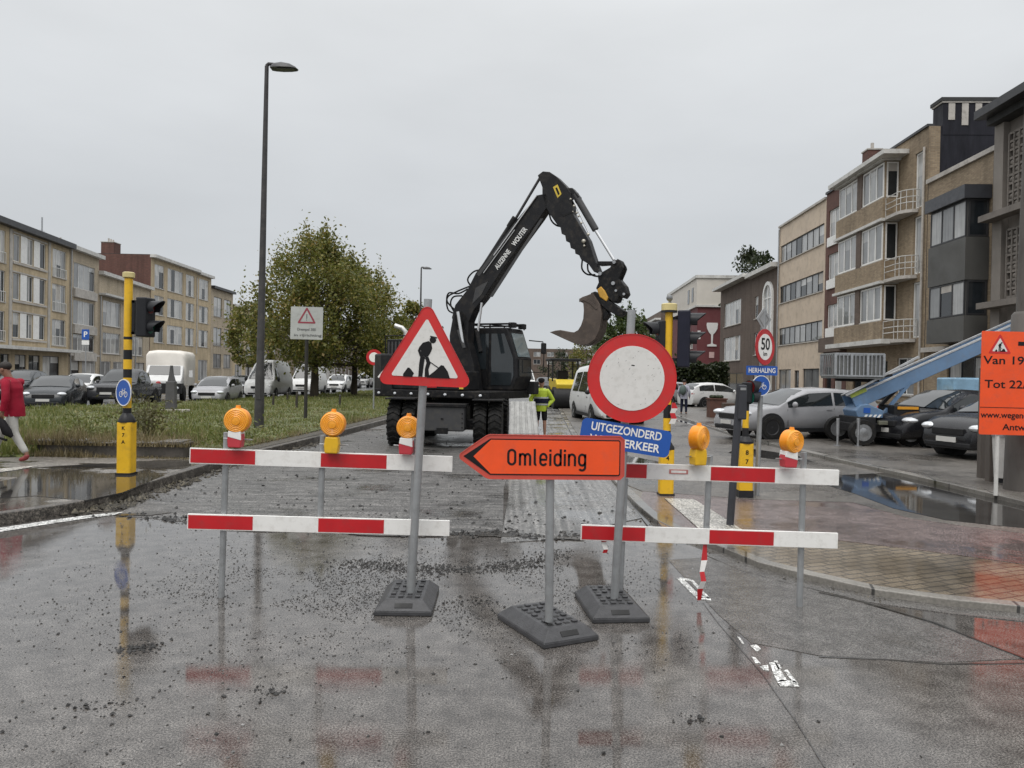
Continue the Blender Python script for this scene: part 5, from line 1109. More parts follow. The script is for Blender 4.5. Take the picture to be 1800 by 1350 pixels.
f = Face(P(1339.5, 651.5, c.y-.06), 10, 0); mb = MB(m_blue); f.poly(mb, rrect(-.245, .245, -.068, .068, .015), 0, .005, m_blue); p_ = mb.build('repeat_plate', t, world=True, smooth=0)
mb = MB(m_wrefl); f.text(mb, 'HERHALING', .10, 0, 0, .003, m_wrefl, bold=.0015, width=.42); mb.build('lettering', p_, world=True, smooth=0)
f = Face(P(1338, 678, c.y-.065), 15, 0); mb = MB(m_blue); f.poly(mb, circ(.15, 36), 0, .006, m_blue); f.ring(mb, circ(.15, 36), circ(.14, 36), .003, .01, m_wrefl); p_ = mb.build('bicycle_plate', t, world=True, smooth=0)
mb = MB(m_wrefl); bike_emblem(f, mb, .10, .004, m_wrefl); mb.build('bicycle_emblem', p_, world=True, smooth=0)
f = Face(P(1343, 561, c.y-.03), 35, 0); mb = MB(m_aback); f.poly(mb, [(0, .17), (-.17, 0), (0, -.17), (.17, 0)], 0, .008, m_aback); p_ = mb.build('diamond_plate', t, world=True, smooth=0)
mb = MB(mat('dull_frame', (.25, .25, .24), .5, .4)); f.ring(mb, [(0, .12), (-.12, 0), (0, -.12), (.12, 0)], [(0, .10), (-.10, 0), (0, -.10), (.10, 0)], .003, .006, MATS['dull_frame']); mb.build('diamond_rib', p_, world=True, smooth=0)
# orange announcement board
yb = 11.25; b = P(1750, 868, yb)
t = thing('notice_board', 'orange roadworks announcement board on white posts cut by the right edge', 'road sign', (b.x, yb, .126))
f = Face(P(1794, 672, yb-.04), 0, 0); hw, hh = .615, .755; bx0 = P(1721.5, 760, yb-.04)
f = Face((bx0.x+.62, yb-.04, (P(1724, 586, yb-.04).z+P(1722, 760, yb-.04).z)/2), 0, .35)
mb = MB(m_org); f.poly(mb, rrect(-.62, .62, -hh, hh, .02), 0, .008, m_org); p_ = mb.build('panel', t, world=True, smooth=0)
K = 1350/(yb-.04); lx = lambda px: (px-1722)/K-.62; ly = lambda py: (672.5-py)/K
mb = MB(m_blk); 
def ttl(body, px, base, size, w_=None): 
    f.text(mb, body, size, lx(px), ly(base), .003, m_blk, align='LEFT', bold=.002, width=w_/K)
ttl('Van 19/05', 1726, 633, .165, 104); ttl('Tot 22/06', 1729, 675, .165, 98); ttl('www.wegenenverkeer', 1724, 729, .125, 138); ttl('Antwerpen', 1763, 750, .13, 82)
mb.build('lettering', p_, world=True, smooth=0)
mb = MB(m_blk); f.poly(mb, [(lx(1722), ly(715)), (lx(1722), ly(716)), (.62, ly(716)), (.62, ly(715))], .003, .001, m_blk); mb.build('divider_line', p_, world=True, smooth=0)
mb = MB(m_blk); f.poly(mb, [(lx(1786), ly(599)), (lx(1786), ly(606)), (lx(1812), ly(606)), (lx(1812), ly(599))], .003, .001, m_blk); mb.build('black_bar', p_, world=True, smooth=0)
f2 = Face(f.fr(lx(1754), ly(609)), 0, .35); mb = MB(m_redr); f2.poly(mb, tri_pts(.335, .012), .003, .002, m_redr); q_ = mb.build('triangle_pictogram', p_, world=True, smooth=0)
f.o = f.o; mb = MB(m_wsign); f2.poly(mb, tri_pts(.225, .006), .005, .002, m_wsign); worker_symbol(f2, mb, .21, .0065, m_blk, .008); mb.build('pictogram_field', q_, world=True, smooth=0)
m_wpost = mat('white_post', (.62, .61, .58), .5, 0, .1, 4, dirt=(.4, .38, .35))
for px in (1750, 1852):
    q = P(px, 868, yb); mb = MB(m_wpost); mb.tube([(q.x, yb, .12), (q.x+.015, yb, f.fr(0, hh-.05).z)], .028, 10); mb.build('post', t, world=True)
# lamp posts
m_lp = mat('lamp_post_grey', (.060, .058, .058), .5, .1, .2, 3, dirt=(.10, .09, .085))
def lamp_post(label, px, py, d, H, lean=0.0, gz=.17):
    b = P(px, py, d); t = thing('street_lamp', label, 'street lamp', (b.x, d, gz), 0, 'street lamps along the median')
    top = V((lean, 0, H)); mb = MB(m_lp); mb.tube([(0, 0, -.05), (lean*.16, 0, 1.6), (lean*.17, 0, 1.7), (lean*.6, 0, H*.6), tuple(top)], [.135, .125, .105, .08, .055], 14); mb.build('post', t)
    mb = MB(m_lp); mb.tube([tuple(top), (lean+.05, 0, H+.06), (lean+.22, 0, H+.05)], [.055, .05, .045], 10); mb.build('bracket', t)
    mb = MB(mat('lamp_head', (.045, .045, .047), .4)); prof = [(.12, -.02, .16), (.22, .06, .22), (.42, .09, .26), (.65, .05, .24), (.82, -.04, .17), (.88, -.12, .06)]
    vs = []; n = 9
    for (x, zt, hw) in prof:
        for j in range(n):
            a = pi*j/(n-1); vs.append((lean+x, hw*cos(a)*.8, H-.10+(zt+.10)*sin(a)+.02))
    k = len(prof); fs = [(i*n+j, (i+1)*n+j, (i+1)*n+j+1, i*n+j+1) for i in range(k-1) for j in range(n-1)]+[tuple(range(n)), tuple((k-1)*n+j for j in range(n-1, -1, -1))]+[((i+1)*n, i*n, i*n+n-1, (i+1)*n+n-1) for i in range(k-1)]
    mb.add(vs, fs); o = mb.build('lamp_head', t)
    mb = MB(mat('lamp_glass', (.10, .10, .105), .2)); mb.box(lean+.3, lean+.78, -.11, .11, H-.10, H-.085); mb.build('glass', o, smooth=0)
    mb = MB(m_lp); mb.box(lean*.16-.06, lean*.16+.06, -.14, -.10, .8, 1.35); mb.build('hatch', t, smooth=0)
b = G(455, 752, .17); lamp_post('tall dark grey lamp post on the grass left of the notice board', 455, 752, b.y, 10.12, .08)
lamp_post('distant thin lamp post seen above the roadworks triangle', 737, 690, 63, 10.3, .0)
# grey square notice on pole
dS = 27.5; b = G(537, 735, .17); dS = b.y
t = thing('notice_sign', 'square whitish board with a small warning triangle on a dark pole in the grass', 'road sign', (b.x, dS, .17))
tp = P(540, 541, dS); post_between((b.x, dS, .1), (tp.x, dS, tp.z), .06, t, mat('dark_pole', (.05, .047, .043), .5, .2), 'post')
f = Face(P(539, 568, dS-.08), -2, .6); hw = 28.5/1350*dS
m_board = mat('board_grey', (.47, .48, .46), .5, 0, .06, 2, dirt=(.36, .36, .33))
mb = MB(m_board); f.poly(mb, rrect(-hw, hw, -hw, hw, .03), 0, .02, m_board); p_ = mb.build('board', t, world=True, smooth=0)
f3 = Face(f.fr(.0, .18), -2, .6); mb = MB(mat('faded_red', (.30, .05, .07), .5)); f3.ring(mb, tri_pts(.66, .03), tri_pts(.46, .015), .005, .004, MATS['faded_red']); mb.build('triangle_pictogram', p_, world=True, smooth=0)
mb = MB(mat('faded_black', (.10, .10, .10), .5)); f3.poly(mb, [(-.014, .13), (.014, .13), (.012, -.03), (-.012, -.03)], .005, .003, None); f3.poly(mb, circ(.018, 10, (0, -.075)), .005, .003, None)
f.text(mb, 'Drempel 300', .13, 0, -.22, .005, MATS['faded_black'], bold=.002, width=.64); f.text(mb, 'in rijrichting', .12, .05, -.42, .005, MATS['faded_black'], bold=.002, width=.95); mb.build('lettering', p_, world=True, smooth=0)
mb = MB(m_gal); mb.bar(f.fr(-.4, .3, -.03), f.fr(.4, .3, -.03), .03, .06); mb.bar(f.fr(-.4, -.3, -.03), f.fr(.4, -.3, -.03), .03, .06); mb.build('bracket', t, world=True, smooth=0)
# small far signs
def pole_sign(name, label, px, base_py, d, top_py, kind, cpy, r, gz=0.15, cpx=None):
    b = P(px, base_py, d); tp = P(px, top_py, d); t = thing(name, label, 'road sign', (b.x, d, gz))
    post_between((b.x, d, gz-.1), (b.x, d, tp.z), .035, t, m_gal)
    c = P(cpx or px, cpy, d-.06); f = Face((b.x, d-.06, c.z), 0, 0)
    mb = MB(m_redb if kind == 'ring' else m_blue)
    if kind == 'ring': f.poly(mb, circ(r, 30), 0, .01, m_redb)
    else: f.poly(mb, rrect(-r*.72, r*.72, -r, r, .03), 0, .01, m_blue)
    p_ = mb.build('sign_plate', t, world=True, smooth=0); mb = MB(m_wrefl)
    if kind == 'ring': f.poly(mb, rrect(-r*.62, r*.62, -r*.16, r*.16, .01) if kind == 'bar' else circ(r*.62, 26), .005, .005, m_wrefl); mb.build('white_field', p_, world=True, smooth=0)
    else:
        f.text(mb, 'P', r*1.5, 0, 0, .005, m_wrefl, bold=.01); mb.build('lettering', p_, world=True, smooth=0)
        mb = MB(m_wrefl); f.poly(mb, rrect(-r*.72, r*.72, -r*2.0, -r*1.15, .02), 0, .01, m_wrefl); mb.build('white_plate', t, world=True, smooth=0)
pole_sign('no_entry_sign', 'far round red ringed sign left of the excavator counterweight', 657, 690, 34, 615, 'ring', 628, .35)
pole_sign('parking_sign', 'blue parking sign with white plate in front of the left houses', 150, 690, 48, 578, 'P', 588, .32, 0.0)
# mast and posts at the right edge
b = V((1799-900, 0, 0)); dm = 11.85; q = P(1800, 870, dm)
t = thing('utility_mast', 'thick grey mast with a wider lower sleeve at the right edge behind the orange board', 'mast', (q.x, dm, .126))
m_mast = mat('mast_grey', (.125, .115, .105), .6, .1, .18, 2.5, .2, 30, dirt=(.08, .07, .065), stretch=(1, 1, .3))
zs_ = P(1790, 548, dm).z; mb = MB(m_mast); mb.tube([(q.x-.02, dm, .1), (q.x, dm, zs_-.05), (q.x, dm, zs_)], [.265, .225, .19], 22); mb.build('sleeve', t, world=True)
mb = MB(m_mast); mb.tube([(q.x, dm, zs_), (q.x+.06, dm, 9.5)], [.165, .12], 20); mb.build('shaft', t, world=True)
m_timb = mat('brownish_post', (.105, .09, .078), .65, 0, .25, 3, .2, 30, stretch=(3, 3, .4))
for px, lb in ((1726, 'left one of two thick brownish posts behind the orange board'), (1741, 'right one of two thick brownish posts behind the orange board')):
    q = G(px, 840 if px < 1735 else 846, .126); t = thing('post', lb, 'post', (q.x, q.y, .126), 0, 'thick posts behind the orange board'); mb = MB(m_timb); mb.box(-.062, .062, -.06, .06, -.05, 1.9); mb.build('shaft', t, smooth=0, bevel=.01)
    mb = MB(m_gal); mb.box(-.068, .068, -.066, .066, 1.9, 1.93); mb.build('cap', t, smooth=0)
q = G(1762, 848, .126); t = thing('waste_bin', 'white street bin between the orange board post and the grey mast', 'bin', (q.x, q.y, .126)); mb = MB(m_wpost); mb.tube([(0, 0, .08), (0, 0, .75)], [.13, .17], 14); mb.build('tub', t); mb = MB(m_blkp); mb.tube([(0, 0, 0), (0, 0, .09)], .1, 12); mb.build('foot', t); mb = MB(m_gal); mb.lathe([(.18, .75), (.18, .80), (.1, .86), (.001, .87)], 14); mb.build('lid', t)
# grey stele, little posts
q = P(301, 700, 29); t = thing('stele', 'dark grey pointed stele on white blocks behind the yellow signal pole', 'monument', (q.x, 29, .17)); m_st = mat('stele_stone', (.085, .082, .085), .6, 0, .2, 4)
mb = MB(m_st); mb.prism([(-.19, -.12, .1), (.19, -.12, .1), (.165, -.12, 1.15), (-.165, -.12, 1.15)], (0, .24, 0)); mb.build('block', t, smooth=0, bevel=.02)
mb = MB(m_st); mb.prism([(-.12, -.08, 1.15), (.14, -.08, 1.15), (.05, -.08, 1.45), (.02, -.08, 1.75), (-.02, -.08, 1.75), (-.06, -.08, 1.4)], (0, .16, 0)); mb.build('point', t, smooth=0)
mb = MB(m_con); mb.box(-.28, .62, -.25, .25, -.05, .1); mb.build('plinth', t, smooth=0, bevel=.02)
m_wood = mat('dark_timber', (.045, .038, .03), .8, 0, .3, 6)
for px, py, h, lb in ((480, 712, .55, 'short dark timber stake in the grass just right of the tall lamp post'), (521, 717, .75, 'dark timber stake left of the notice board pole'), (597, 712, .5, 'short stake in the grass right of the first tree'), (505, 704, .45, 'low stake in the grass between lamp post and first tree')):
    q = G(px, py, .17); t = thing('stake', lb, 'stake', (q.x, q.y, .17), 0, 'timber stakes on the verge'); mb = MB(m_wood); mb.tube([(0, 0, -.05), (.02, 0, h)], [.06, .05], 8); mb.build('shaft', t); mb = MB(m_gal); mb.tube([(.02, 0, h-.02), (.02, 0, h)], .056, 8); mb.build('cap', t)
# ================================================================== VEHICLES
m_tyre = mat('tyre_rubber', (0.016, 0.016, 0.016), 0.75, 0, 0.2, 8, dirt=(0.055, 0.048, 0.04))
m_rim = mat('alloy_rim', (0.38, 0.385, 0.39), 0.35, 0.7, 0.1, 8)
m_rimd = mat('dark_rim', (0.05, 0.05, 0.052), 0.4, 0.4, 0.1, 8)
m_cgl = mat('car_glass', (0.016, 0.019, 0.020), 0.04, 0, 0.2, 1.5, coat=0.5)
m_plast = mat('black_plastic', (0.020, 0.020, 0.021), 0.55, 0, 0.2, 6)
m_head = mat('headlight_lens', (0.62, 0.64, 0.66), 0.12, 0, 0.25, 12, coat=0.6)
m_tail = mat('tail_light', (0.35, 0.015, 0.015), 0.2, 0, 0.1, 10)
m_plate = mat('licence_plate', (0.60, 0.59, 0.56), 0.4, 0, 0.05, 5)
def paint(name, col, rough=0.26):
    m = mat(name, col, rough, 0.0, 0.08, 1.5, coat=0.22, dirt=tuple(c*0.85+.006 for c in col)); m.node_tree.nodes['Principled BSDF'].inputs['Specular IOR Level'].default_value = 0.35; return m
def lerp(a, b, t): return tuple(x+(y-x)*t for x, y in zip(a, b))
HATCH = dict(st=[(-2.1, .62, .62, .80), (-2.06, .92, .98, .92), (-1.85, .99, 1.26, .96), (-1.4, 1.0, 1.44, .98), (-.5, .98, 1.5, 1), (.15, .96, 1.46, 1), (.55, .95, 1.30, 1), (1.12, .93, .96, .99), (1.7, .84, .88, .96), (1.98, .72, .75, .90), (2.09, .52, .54, .80), (2.11, .40, .42, .74)], side=[(-1.62, -.62), (-.55, .82)], ws=(.22, 1.08), rw=(-1.98, -1.46), wb=1.28, r=.31, w=.88, zb=.22, hl=(1.90, .68))
SEDAN = dict(st=[(-2.35, .6, .6, .82), (-2.3, .95, .97, .92), (-1.75, 1.0, 1.04, .97), (-1.1, .98, 1.34, .98), (-.45, .96, 1.45, 1), (.2, .95, 1.43, 1), (.55, .94, 1.28, 1), (1.12, .92, .95, .99), (1.85, .83, .86, .95), (2.2, .70, .72, .89), (2.33, .5, .52, .78), (2.35, .4, .41, .74)], side=[(-1.35, -.5), (-.42, .85)], ws=(.24, 1.08), rw=(-1.7, -1.12), wb=1.4, r=.33, w=.91, zb=.2, hl=(2.08, .68))
SUV = dict(st=[(-2.2, .7, .7, .84), (-2.17, 1.02, 1.08, .94), (-1.95, 1.08, 1.42, .97), (-1.45, 1.08, 1.60, .98), (-.5, 1.06, 1.66, 1), (.15, 1.04, 1.61, 1), (.6, 1.03, 1.40, 1), (1.12, 1.01, 1.05, .99), (1.75, .94, .98, .96), (2.08, .80, .83, .90), (2.2, .58, .6, .80), (2.22, .42, .43, .74)], side=[(-1.72, -.66), (-.58, .86)], ws=(.22, 1.08), rw=(-2.08, -1.5), wb=1.35, r=.36, w=.91, zb=.27, hl=(2.02, .82))
VAN = dict(st=[(-2.75, 1.2, 2.3, .97), (-2.72, 1.25, 2.52, 1), (-1, 1.25, 2.6, 1), (.75, 1.25, 2.58, 1), (1.15, 1.24, 2.40, 1), (1.92, 1.2, 1.26, .99), (2.35, 1.08, 1.13, .96), (2.62, .92, .95, .92), (2.72, .6, .62, .86), (2.74, .45, .46, .80)], side=[(.72, 1.72)], ws=(1.12, 1.88), rw=None, wb=1.72, r=.35, w=.98, zb=.28, hl=(2.45, .86))
PICKUP = dict(st=[(-2.65, 1.02, 1.04, .96), (-2.6, 1.06, 1.08, .98), (-.98, 1.08, 1.10, 1), (-.94, 1.10, 1.68, 1), (-.4, 1.1, 1.82, 1), (.3, 1.1, 1.80, 1), (.62, 1.1, 1.62, 1), (1.15, 1.1, 1.14, .99), (2.2, 1.04, 1.07, .97), (2.5, .95, .98, .94), (2.62, .7, .72, .88), (2.64, .5, .51, .84)], side=[(-.82, -.15), (-.08, .88)], ws=(.4, 1.12), rw=None, wb=1.6, r=.39, w=.95, zb=.38, hl=(2.45, .92))
def car(label, cat, spec, x, y, rz, col, z=0.0, name='parked_car', group=None, rim=None, detail=True, glass_=None, side_windows=True, dark_nose=False):
    t = thing(name, label, cat, (x, y, z), radians(rz), group); W = spec['w']; st = spec['st']; zb = spec['zb']
    def ring(s_):
        X, be, ro, f = s_; w_ = W*f; g = max(0, ro-be); a = min(1, g/.35)
        k = [(0, zb), (.82*w_, zb), (.955*w_, zb+.10), (w_, zb+(be-zb)*.55), (.965*w_, be-.02), ((.955-.03*(1-a))*w_-.22*g, be+g*.84), ((.74-.10*(1-a))*w_-.16*g, ro), (0, ro+.025)]
        return [(X, yy, zz) for yy, zz in k]
    def at(X):
        for a, b in zip(st, st[1:]):
            if a[0] <= X <= b[0]: return ring(lerp(a, b, (X-a[0])/(b[0]-a[0])))
        return ring(st[-1])
    xs = []
    for a, b in zip(st, st[1:]):
        n = max(1, int((b[0]-a[0])/.22)); xs += [a[0]+(b[0]-a[0])*i/n for i in range(n)]
    xs.append(st[-1][0]); rings = [at(X) for X in xs]; vs = []; K = 14
    for r_ in rings: vs += r_+[(p[0], -p[1], p[2]) for p in r_[6:0:-1]]
    n = len(rings); fs = [(i*K+j, i*K+(j+1) % K, (i+1)*K+(j+1) % K, (i+1)*K+j) for i in range(n-1) for j in range(K)]
    fs += [tuple(range(K-1, -1, -1)), tuple((n-1)*K+j for j in range(K))]
    mb = MB(col); mb.add([(p[0], p[1], p[2]) for p in vs], [f[::-1] for f in fs])
    for sx in (-1, 1):
        for sy in (-1, 1):
            c_ = (sx*spec['wb'], sy*(W*.985), spec['r']); mb.lathe([(spec['r']+.065, -.30), (spec['r']+.065, .004+.012)], 22, m_plast, c_, (0, sy, 0))
    if detail:
        mb.box(-spec['wb']+.45, spec['wb']-.45, -W*1.003, -W*.95, zb-.02, zb+.09, m_plast); mb.box(-spec['wb']+.45, spec['wb']-.45, W*.95, W*1.003, zb-.02, zb+.09, m_plast)
        for X in (spec['side'][-1][0]-.04, spec['side'][-1][1]+.02, spec['side'][0][0]+.25):
            for sy in (-1, 1):
                q = at(X); mb.bar((X, sy*(q[3][1]+.003), q[2][2]+.05), (X, sy*(q[4][1]+.003), q[4][2]-.02), .012, .004, m_plast, (0, 1, 0))
        for (xa, xb) in spec['side'][-2:]:
            for sy in (-1, 1): q = at(xa+.10); mb.cbox((xa+.12, sy*(q[4][1]+.012), q[4][2]-.07), (.17, .022, .028), m_plast if spec['ws'] == VAN['ws'] else None)
    body = mb.build('body', t, smooth=50)
    gm = glass_ or m_cgl
    for (xa, xb) in spec['side']:
        for sy in (-1, 1):
            mb = MB(gm); L, U = [], []; m_ = 8
            for i in range(m_+1):
                X = xa+(xb-xa)*i/m_; q = at(X); lo = lerp(q[4], q[5], .12); up = lerp(q[4], q[5], .93); L.append((lo[0], sy*(lo[1]+.012), lo[2])); U.append((up[0], sy*(up[1]+.012), up[2]))
            mb.add(L+U, [(i, i+1, m_+2+i, m_+1+i) if sy < 0 else (m_+1+i, m_+2+i, i+1, i) for i in range(m_)]); mb.build('side_window', t)
    def screen(xa, xb, nm, sgn):
        mb = MB(gm); rows = []; m_ = 6
        for i in range(m_+1):
            X = xa+(xb-xa)*(i/m_); q = at(X); e = .93; row = [lerp(q[4], q[5], .96), lerp(q[5], q[6], .6), q[6], lerp(q[6], q[7], .5), q[7]]
            rows.append([(p[0]+.012*sgn, p[1]*e, p[2]+.012) for p in row]+[(p[0]+.012*sgn, -p[1]*e, p[2]+.012) for p in row[3::-1]])
        k = len(rows[0]); mb.add([p for r_ in rows for p in r_], [(i*k+j, i*k+j+1, (i+1)*k+j+1, (i+1)*k+j) for i in range(m_) for j in range(k-1)]); mb.build(nm, t)
    screen(spec['ws'][0], spec['ws'][1], 'windscreen', 1)
    if spec['rw']: screen(spec['rw'][0], spec['rw'][1], 'rear_window', -1)
    r_ = spec['r']
    for sx in (-1, 1):
        for sy in (-1, 1):
            c_ = (sx*spec['wb'], sy*(W-.10), r_); mb = MB(m_tyre); mb.lathe([(r_*.62, -.11), (r_*.95, -.11), (r_, -.07), (r_, .07), (r_*.95, .115), (r_*.66, .12), (r_*.62, .09)], 24, None, c_, (0, sy, 0)); wh = mb.build('wheel', t)
            mb = MB(rim or m_rim); mb.lathe([(r_*.64, .06), (r_*.64, .112), (r_*.57, .10), (r_*.55, .06)], 22, None, c_, (0, sy, 0)); mb.lathe([(r_*.18, .05), (r_*.15, .10), (.001, .105)], 12, None, c_, (0, sy, 0))
            for k_ in range(5):
                a = 2*pi*k_/5+.3; p0 = V((c_[0]+cos(a)*r_*.12, c_[1]+sy*.09, c_[2]+sin(a)*r_*.12)); p1 = V((c_[0]+cos(a)*r_*.6, c_[1]+sy*.085, c_[2]+sin(a)*r_*.6)); mb.bar(p0, p1, .025, r_*.2, None, (-sin(a), 0, cos(a)))
            mb.lathe([(r_*.6, .045), (.001, .05)], 18, m_rimd, c_, (0, sy, 0)); mb.build('rim', wh)
    fx = st[-1][0]; X, hz = spec['hl']
    for sy in (-1, 1):
        q = at(X); mb = MB(m_head); mb.ball((X+.02, sy*q[3][1]*.80, hz), (.20, .19, .085), None, 14, 8); mb.build('headlight', t)
        mb = MB(m_tail); q = at(st[1][0]+.06); mb.ball((st[1][0]+.07, sy*q[4][1]*.86, spec['hl'][1]+.16), (.10, .13, .12), None, 10, 7); mb.build('tail_light', t)
        q = at(spec['side'][-1][1]-.12); mb = MB(col if spec['ws'] != VAN['ws'] else m_plast); mb.ball((spec['side'][-1][1]-.12, sy*(W+.10), q[4][2]+.10), (.07, .10, .085 if spec is not VAN else .16), None, 10, 7); mb.build('mirror', t)
    zz = spec['hl'][1]
    mb = MB(m_plast); mb.box(fx-.22, fx+.012, -.42, .42, zz-.17 if spec is not PICKUP else zz-.22, zz-.02 if spec is not PICKUP else zz+.02); mb.build('grille', t, smooth=0, bevel=.02)
    mb = MB(m_plast); mb.box(fx-.3, fx+.022, -.62, .62, zb+.02, zb+.14); mb.build('bumper', t, smooth=0, bevel=.03)
    mb = MB(m_plate); mb.box(fx+.012, fx+.035, -.26, .26, zz-.32, zz-.21); mb.build('licence_plate', t, smooth=0)
    return t
c_blk, c_gry, c_sil, c_wht, c_dgr = paint('black_paintwork', (0.012, 0.012, 0.014)), paint('dark_grey_paintwork', (0.035, 0.036, 0.040)), paint('silver_paintwork', (0.31, 0.31, 0.32), .24), paint('white_paintwork', (0.64, 0.64, 0.63), .35), paint('anthracite_paintwork', (0.022, 0.026, 0.03))
def cx(px, d): return (px-900)/1350*d
car('black sedan in the left carriageway right beside the walker in red', 'car', SEDAN, cx(100, 35), 35, -72, c_dgr, -.05, 'car', 'cars queueing in the left carriageway')
pk = car('dark grey pickup truck behind the blue bicycle sign of the signal pole', 'pickup', PICKUP, cx(222, 38.5), 38.5, -82, c_gry, -.05, 'pickup_truck', 'cars queueing in the left carriageway', m_rimd)
car('silver hatchback between the covered truck and the first white van', 'car', HATCH, cx(384, 42), 42, -85, c_sil, -.05, 'car', 'cars queueing in the left carriageway')
car('first white delivery van behind the tall lamp post', 'van', VAN, cx(473, 53), 53, -88, c_wht, -.05, 'delivery_van', 'white vans in the left carriageway')
car('second white delivery van partly behind the tree trunk', 'van', VAN, cx(543, 63), 63, -88, c_wht, -.05, 'delivery_van', 'white vans in the left carriageway')
car('white car with dark windscreen right of the tree trunk on the far carriageway', 'car', SUV, cx(596, 72), 72, -89, c_wht, -.05, 'car', 'cars queueing in the left carriageway')
car('far silver car left of the second tree trunk', 'car', HATCH, cx(617, 92), 92, -89, c_sil, -.05, 'car', 'cars queueing in the left carriageway')
car('far white car right of the second tree trunk', 'car', SUV, cx(640, 100), 100, -89, c_wht, -.05, 'car', 'cars queueing in the left carriageway')
car('farthest white van of the left carriageway beside the excavator', 'van', VAN, cx(652, 118), 118, -89, c_wht, -.05, 'delivery_van', 'white vans in the left carriageway')
car('white car roof showing between the black sedan and the pickup', 'car', HATCH, cx(146, 45), 45, -80, c_wht, -.05, 'car', 'cars parked before the left houses')
car('dark car showing behind the shoulder of the walker in red', 'car', SUV, cx(38, 44), 44, -76, c_dgr, -.05, 'car', 'cars parked before the left houses')
car('dark parked car behind the roof of the silver hatchback', 'car', SEDAN, cx(424, 62), 62, -86, c_gry, -.05, 'car', 'cars parked before the left houses')
car('faraway white van at the end of the street beside the excavator mirror', 'van', VAN, cx(926, 95), 95, -88, c_wht, 0, 'delivery_van', 'white vans in the left carriageway')
car('faraway dark car on the closed road behind the worker', 'car', SUV, cx(958, 80), 80, -88, c_gry, 0, 'car', None)
# covered truck
def covered_truck():
    d = 46; x = cx(301, d); t = thing('covered_truck', 'high truck load under a cream tarpaulin behind the grey stele', 'truck', (x, d, -.05), radians(-76))
    m_tarp = mat('cream_tarpaulin', (0.72, 0.68, 0.62), .6, 0, .10, 1.2, .4, 3)
    mb = MB(m_tarp); prof = [(-1.13, .92), (1.13, .92), (1.14, 1.4), (1.12, 2.4), (1.08, 2.72), (.96, 2.88), (.6, 2.95), (-.6, 2.96), (-.98, 2.9), (-1.09, 2.74), (-1.12, 2.4)]
    vs = []; n = len(prof)
    for X in (-1.5, -1.42, -.8, 0, .8, 1.3, 1.6, 1.68): 
        f = {-1.5: .96, 1.68: .90, 1.6: .95, 1.3: .985}.get(X, 1); vs += [(X, p[0]*f+.03*sin(X*3+p[1]*2), .92+(p[1]-.92)*f) for p in prof]
    mb.add(vs, [(i*n+j, (i+1)*n+j, (i+1)*n+(j+1) % n, i*n+(j+1) % n) for i in range(7) for j in range(n)]+[tuple(range(n)), tuple(7*n+j for j in range(n-1, -1, -1))]); tpo = mb.build('tarpaulin', t, smooth=50)
    for X in (-.9, 0, .9):
        mb = MB(mat('strap_grey', (.30, .29, .27), .7)); mb.bar((X, -1.15, .95), (X, -1.135, 2.45), .05, .012, None, (0, 1, 0)); mb.build('strap', tpo, smooth=0)
    mb = MB(c_wht); mb.prism([(1.72, -.98, .95), (2.62, -.98, .95), (2.60, -.98, 1.2), (2.2, -.98, 1.42), (1.72, -.98, 2.1)], (0, 1.96, 0)); mb.build('cab', t, smooth=0, bevel=.06)
    mb = MB(m_cgl); mb.prism([(2.13, -.86, 1.50), (2.13, .86, 1.50), (1.79, .80, 2.02), (1.79, -.80, 2.02)], (.02, 0, .02)); mb.build('windscreen', t, smooth=0)
    mb = MB(m_plast); mb.box(-1.9, 2.6, -.5, .5, .5, .9); mb.box(1.75, 2.7, -1.0, 1.0, .45, 1.05); mb.build('chassis', t, smooth=0, bevel=.04)
    mb = MB(m_head); mb.ball((2.72, .75, .78), (.06, .14, .09)); mb.build('headlight', t); mb = MB(m_head); mb.ball((2.72, -.75, .78), (.06, .14, .09)); mb.build('headlight', t)
    for X in (-1.3, 1.8):
        for sy in (-1, 1):
            mb = MB(m_tyre); mb.lathe([(.25, -.12), (.42, -.12), (.44, 0), (.42, .12), (.25, .12)], 20, None, (X, sy*.95, .44), (0, sy, 0)); wh = mb.build('wheel', t); mb = MB(m_rimd); mb.lathe([(.25, .05), (.2, .09), (.001, .1)], 16, None, (X, sy*.95, .44), (0, sy, 0)); mb.build('rim', wh)
    mb = MB(c_wht); mb.box(1.9, 2.02, 1.32, 1.5, 1.4, 1.8); mb.bar((1.6, 1.2, 1.5), (1.96, 1.4, 1.55), .04, .04); mb.build('mirror', t, smooth=0)
covered_truck()
# right side cars
LOW = dict(SUV); LOW['st'] = [(q[0]*1.02, q[1]*.86, q[2]*.86, q[3]) for q in SUV['st']]; LOW['hl'] = (2.06, .70); LOW['r'] = .33; LOW['wb'] = 1.38; LOW['zb'] = .22
car('silver car with dark windows left of the blue furniture lift', 'car', LOW, 8.3, 22.4, -165, c_sil, .126, 'parked_car', 'cars parked on the right pavement', m_rimd)
car('nearest black parked car half behind the orange board', 'car', HATCH, 11.55, 17.3, -165, c_blk, .126, 'parked_car', 'cars parked on the right pavement', m_rimd)
car('black parked car with round headlights behind the nearest black one', 'car', SEDAN, 11.75, 20.6, -160, c_blk, .126, 'parked_car', 'cars parked on the right pavement')
car('small white hatchback in front of the dark hedge', 'car', HATCH, cx(1256, 46), 46, 22, c_wht, .05, 'parked_car', 'cars parked on the right pavement')
car('silver car half hidden by the no entry sign near the hedge', 'car', HATCH, cx(1190, 50), 50, 30, c_sil, .05, 'parked_car', 'cars parked on the right pavement')
VAN2 = dict(VAN); VAN2['side'] = [(-2.3, -1.15), (-1.0, .55), (.74, 1.70)]; VAN2['st'] = [(a, b*(.95 if c < 1.5 else .86), c*(1 if c < 1.3 else .86), f) for a, b, c, f in VAN['st']]
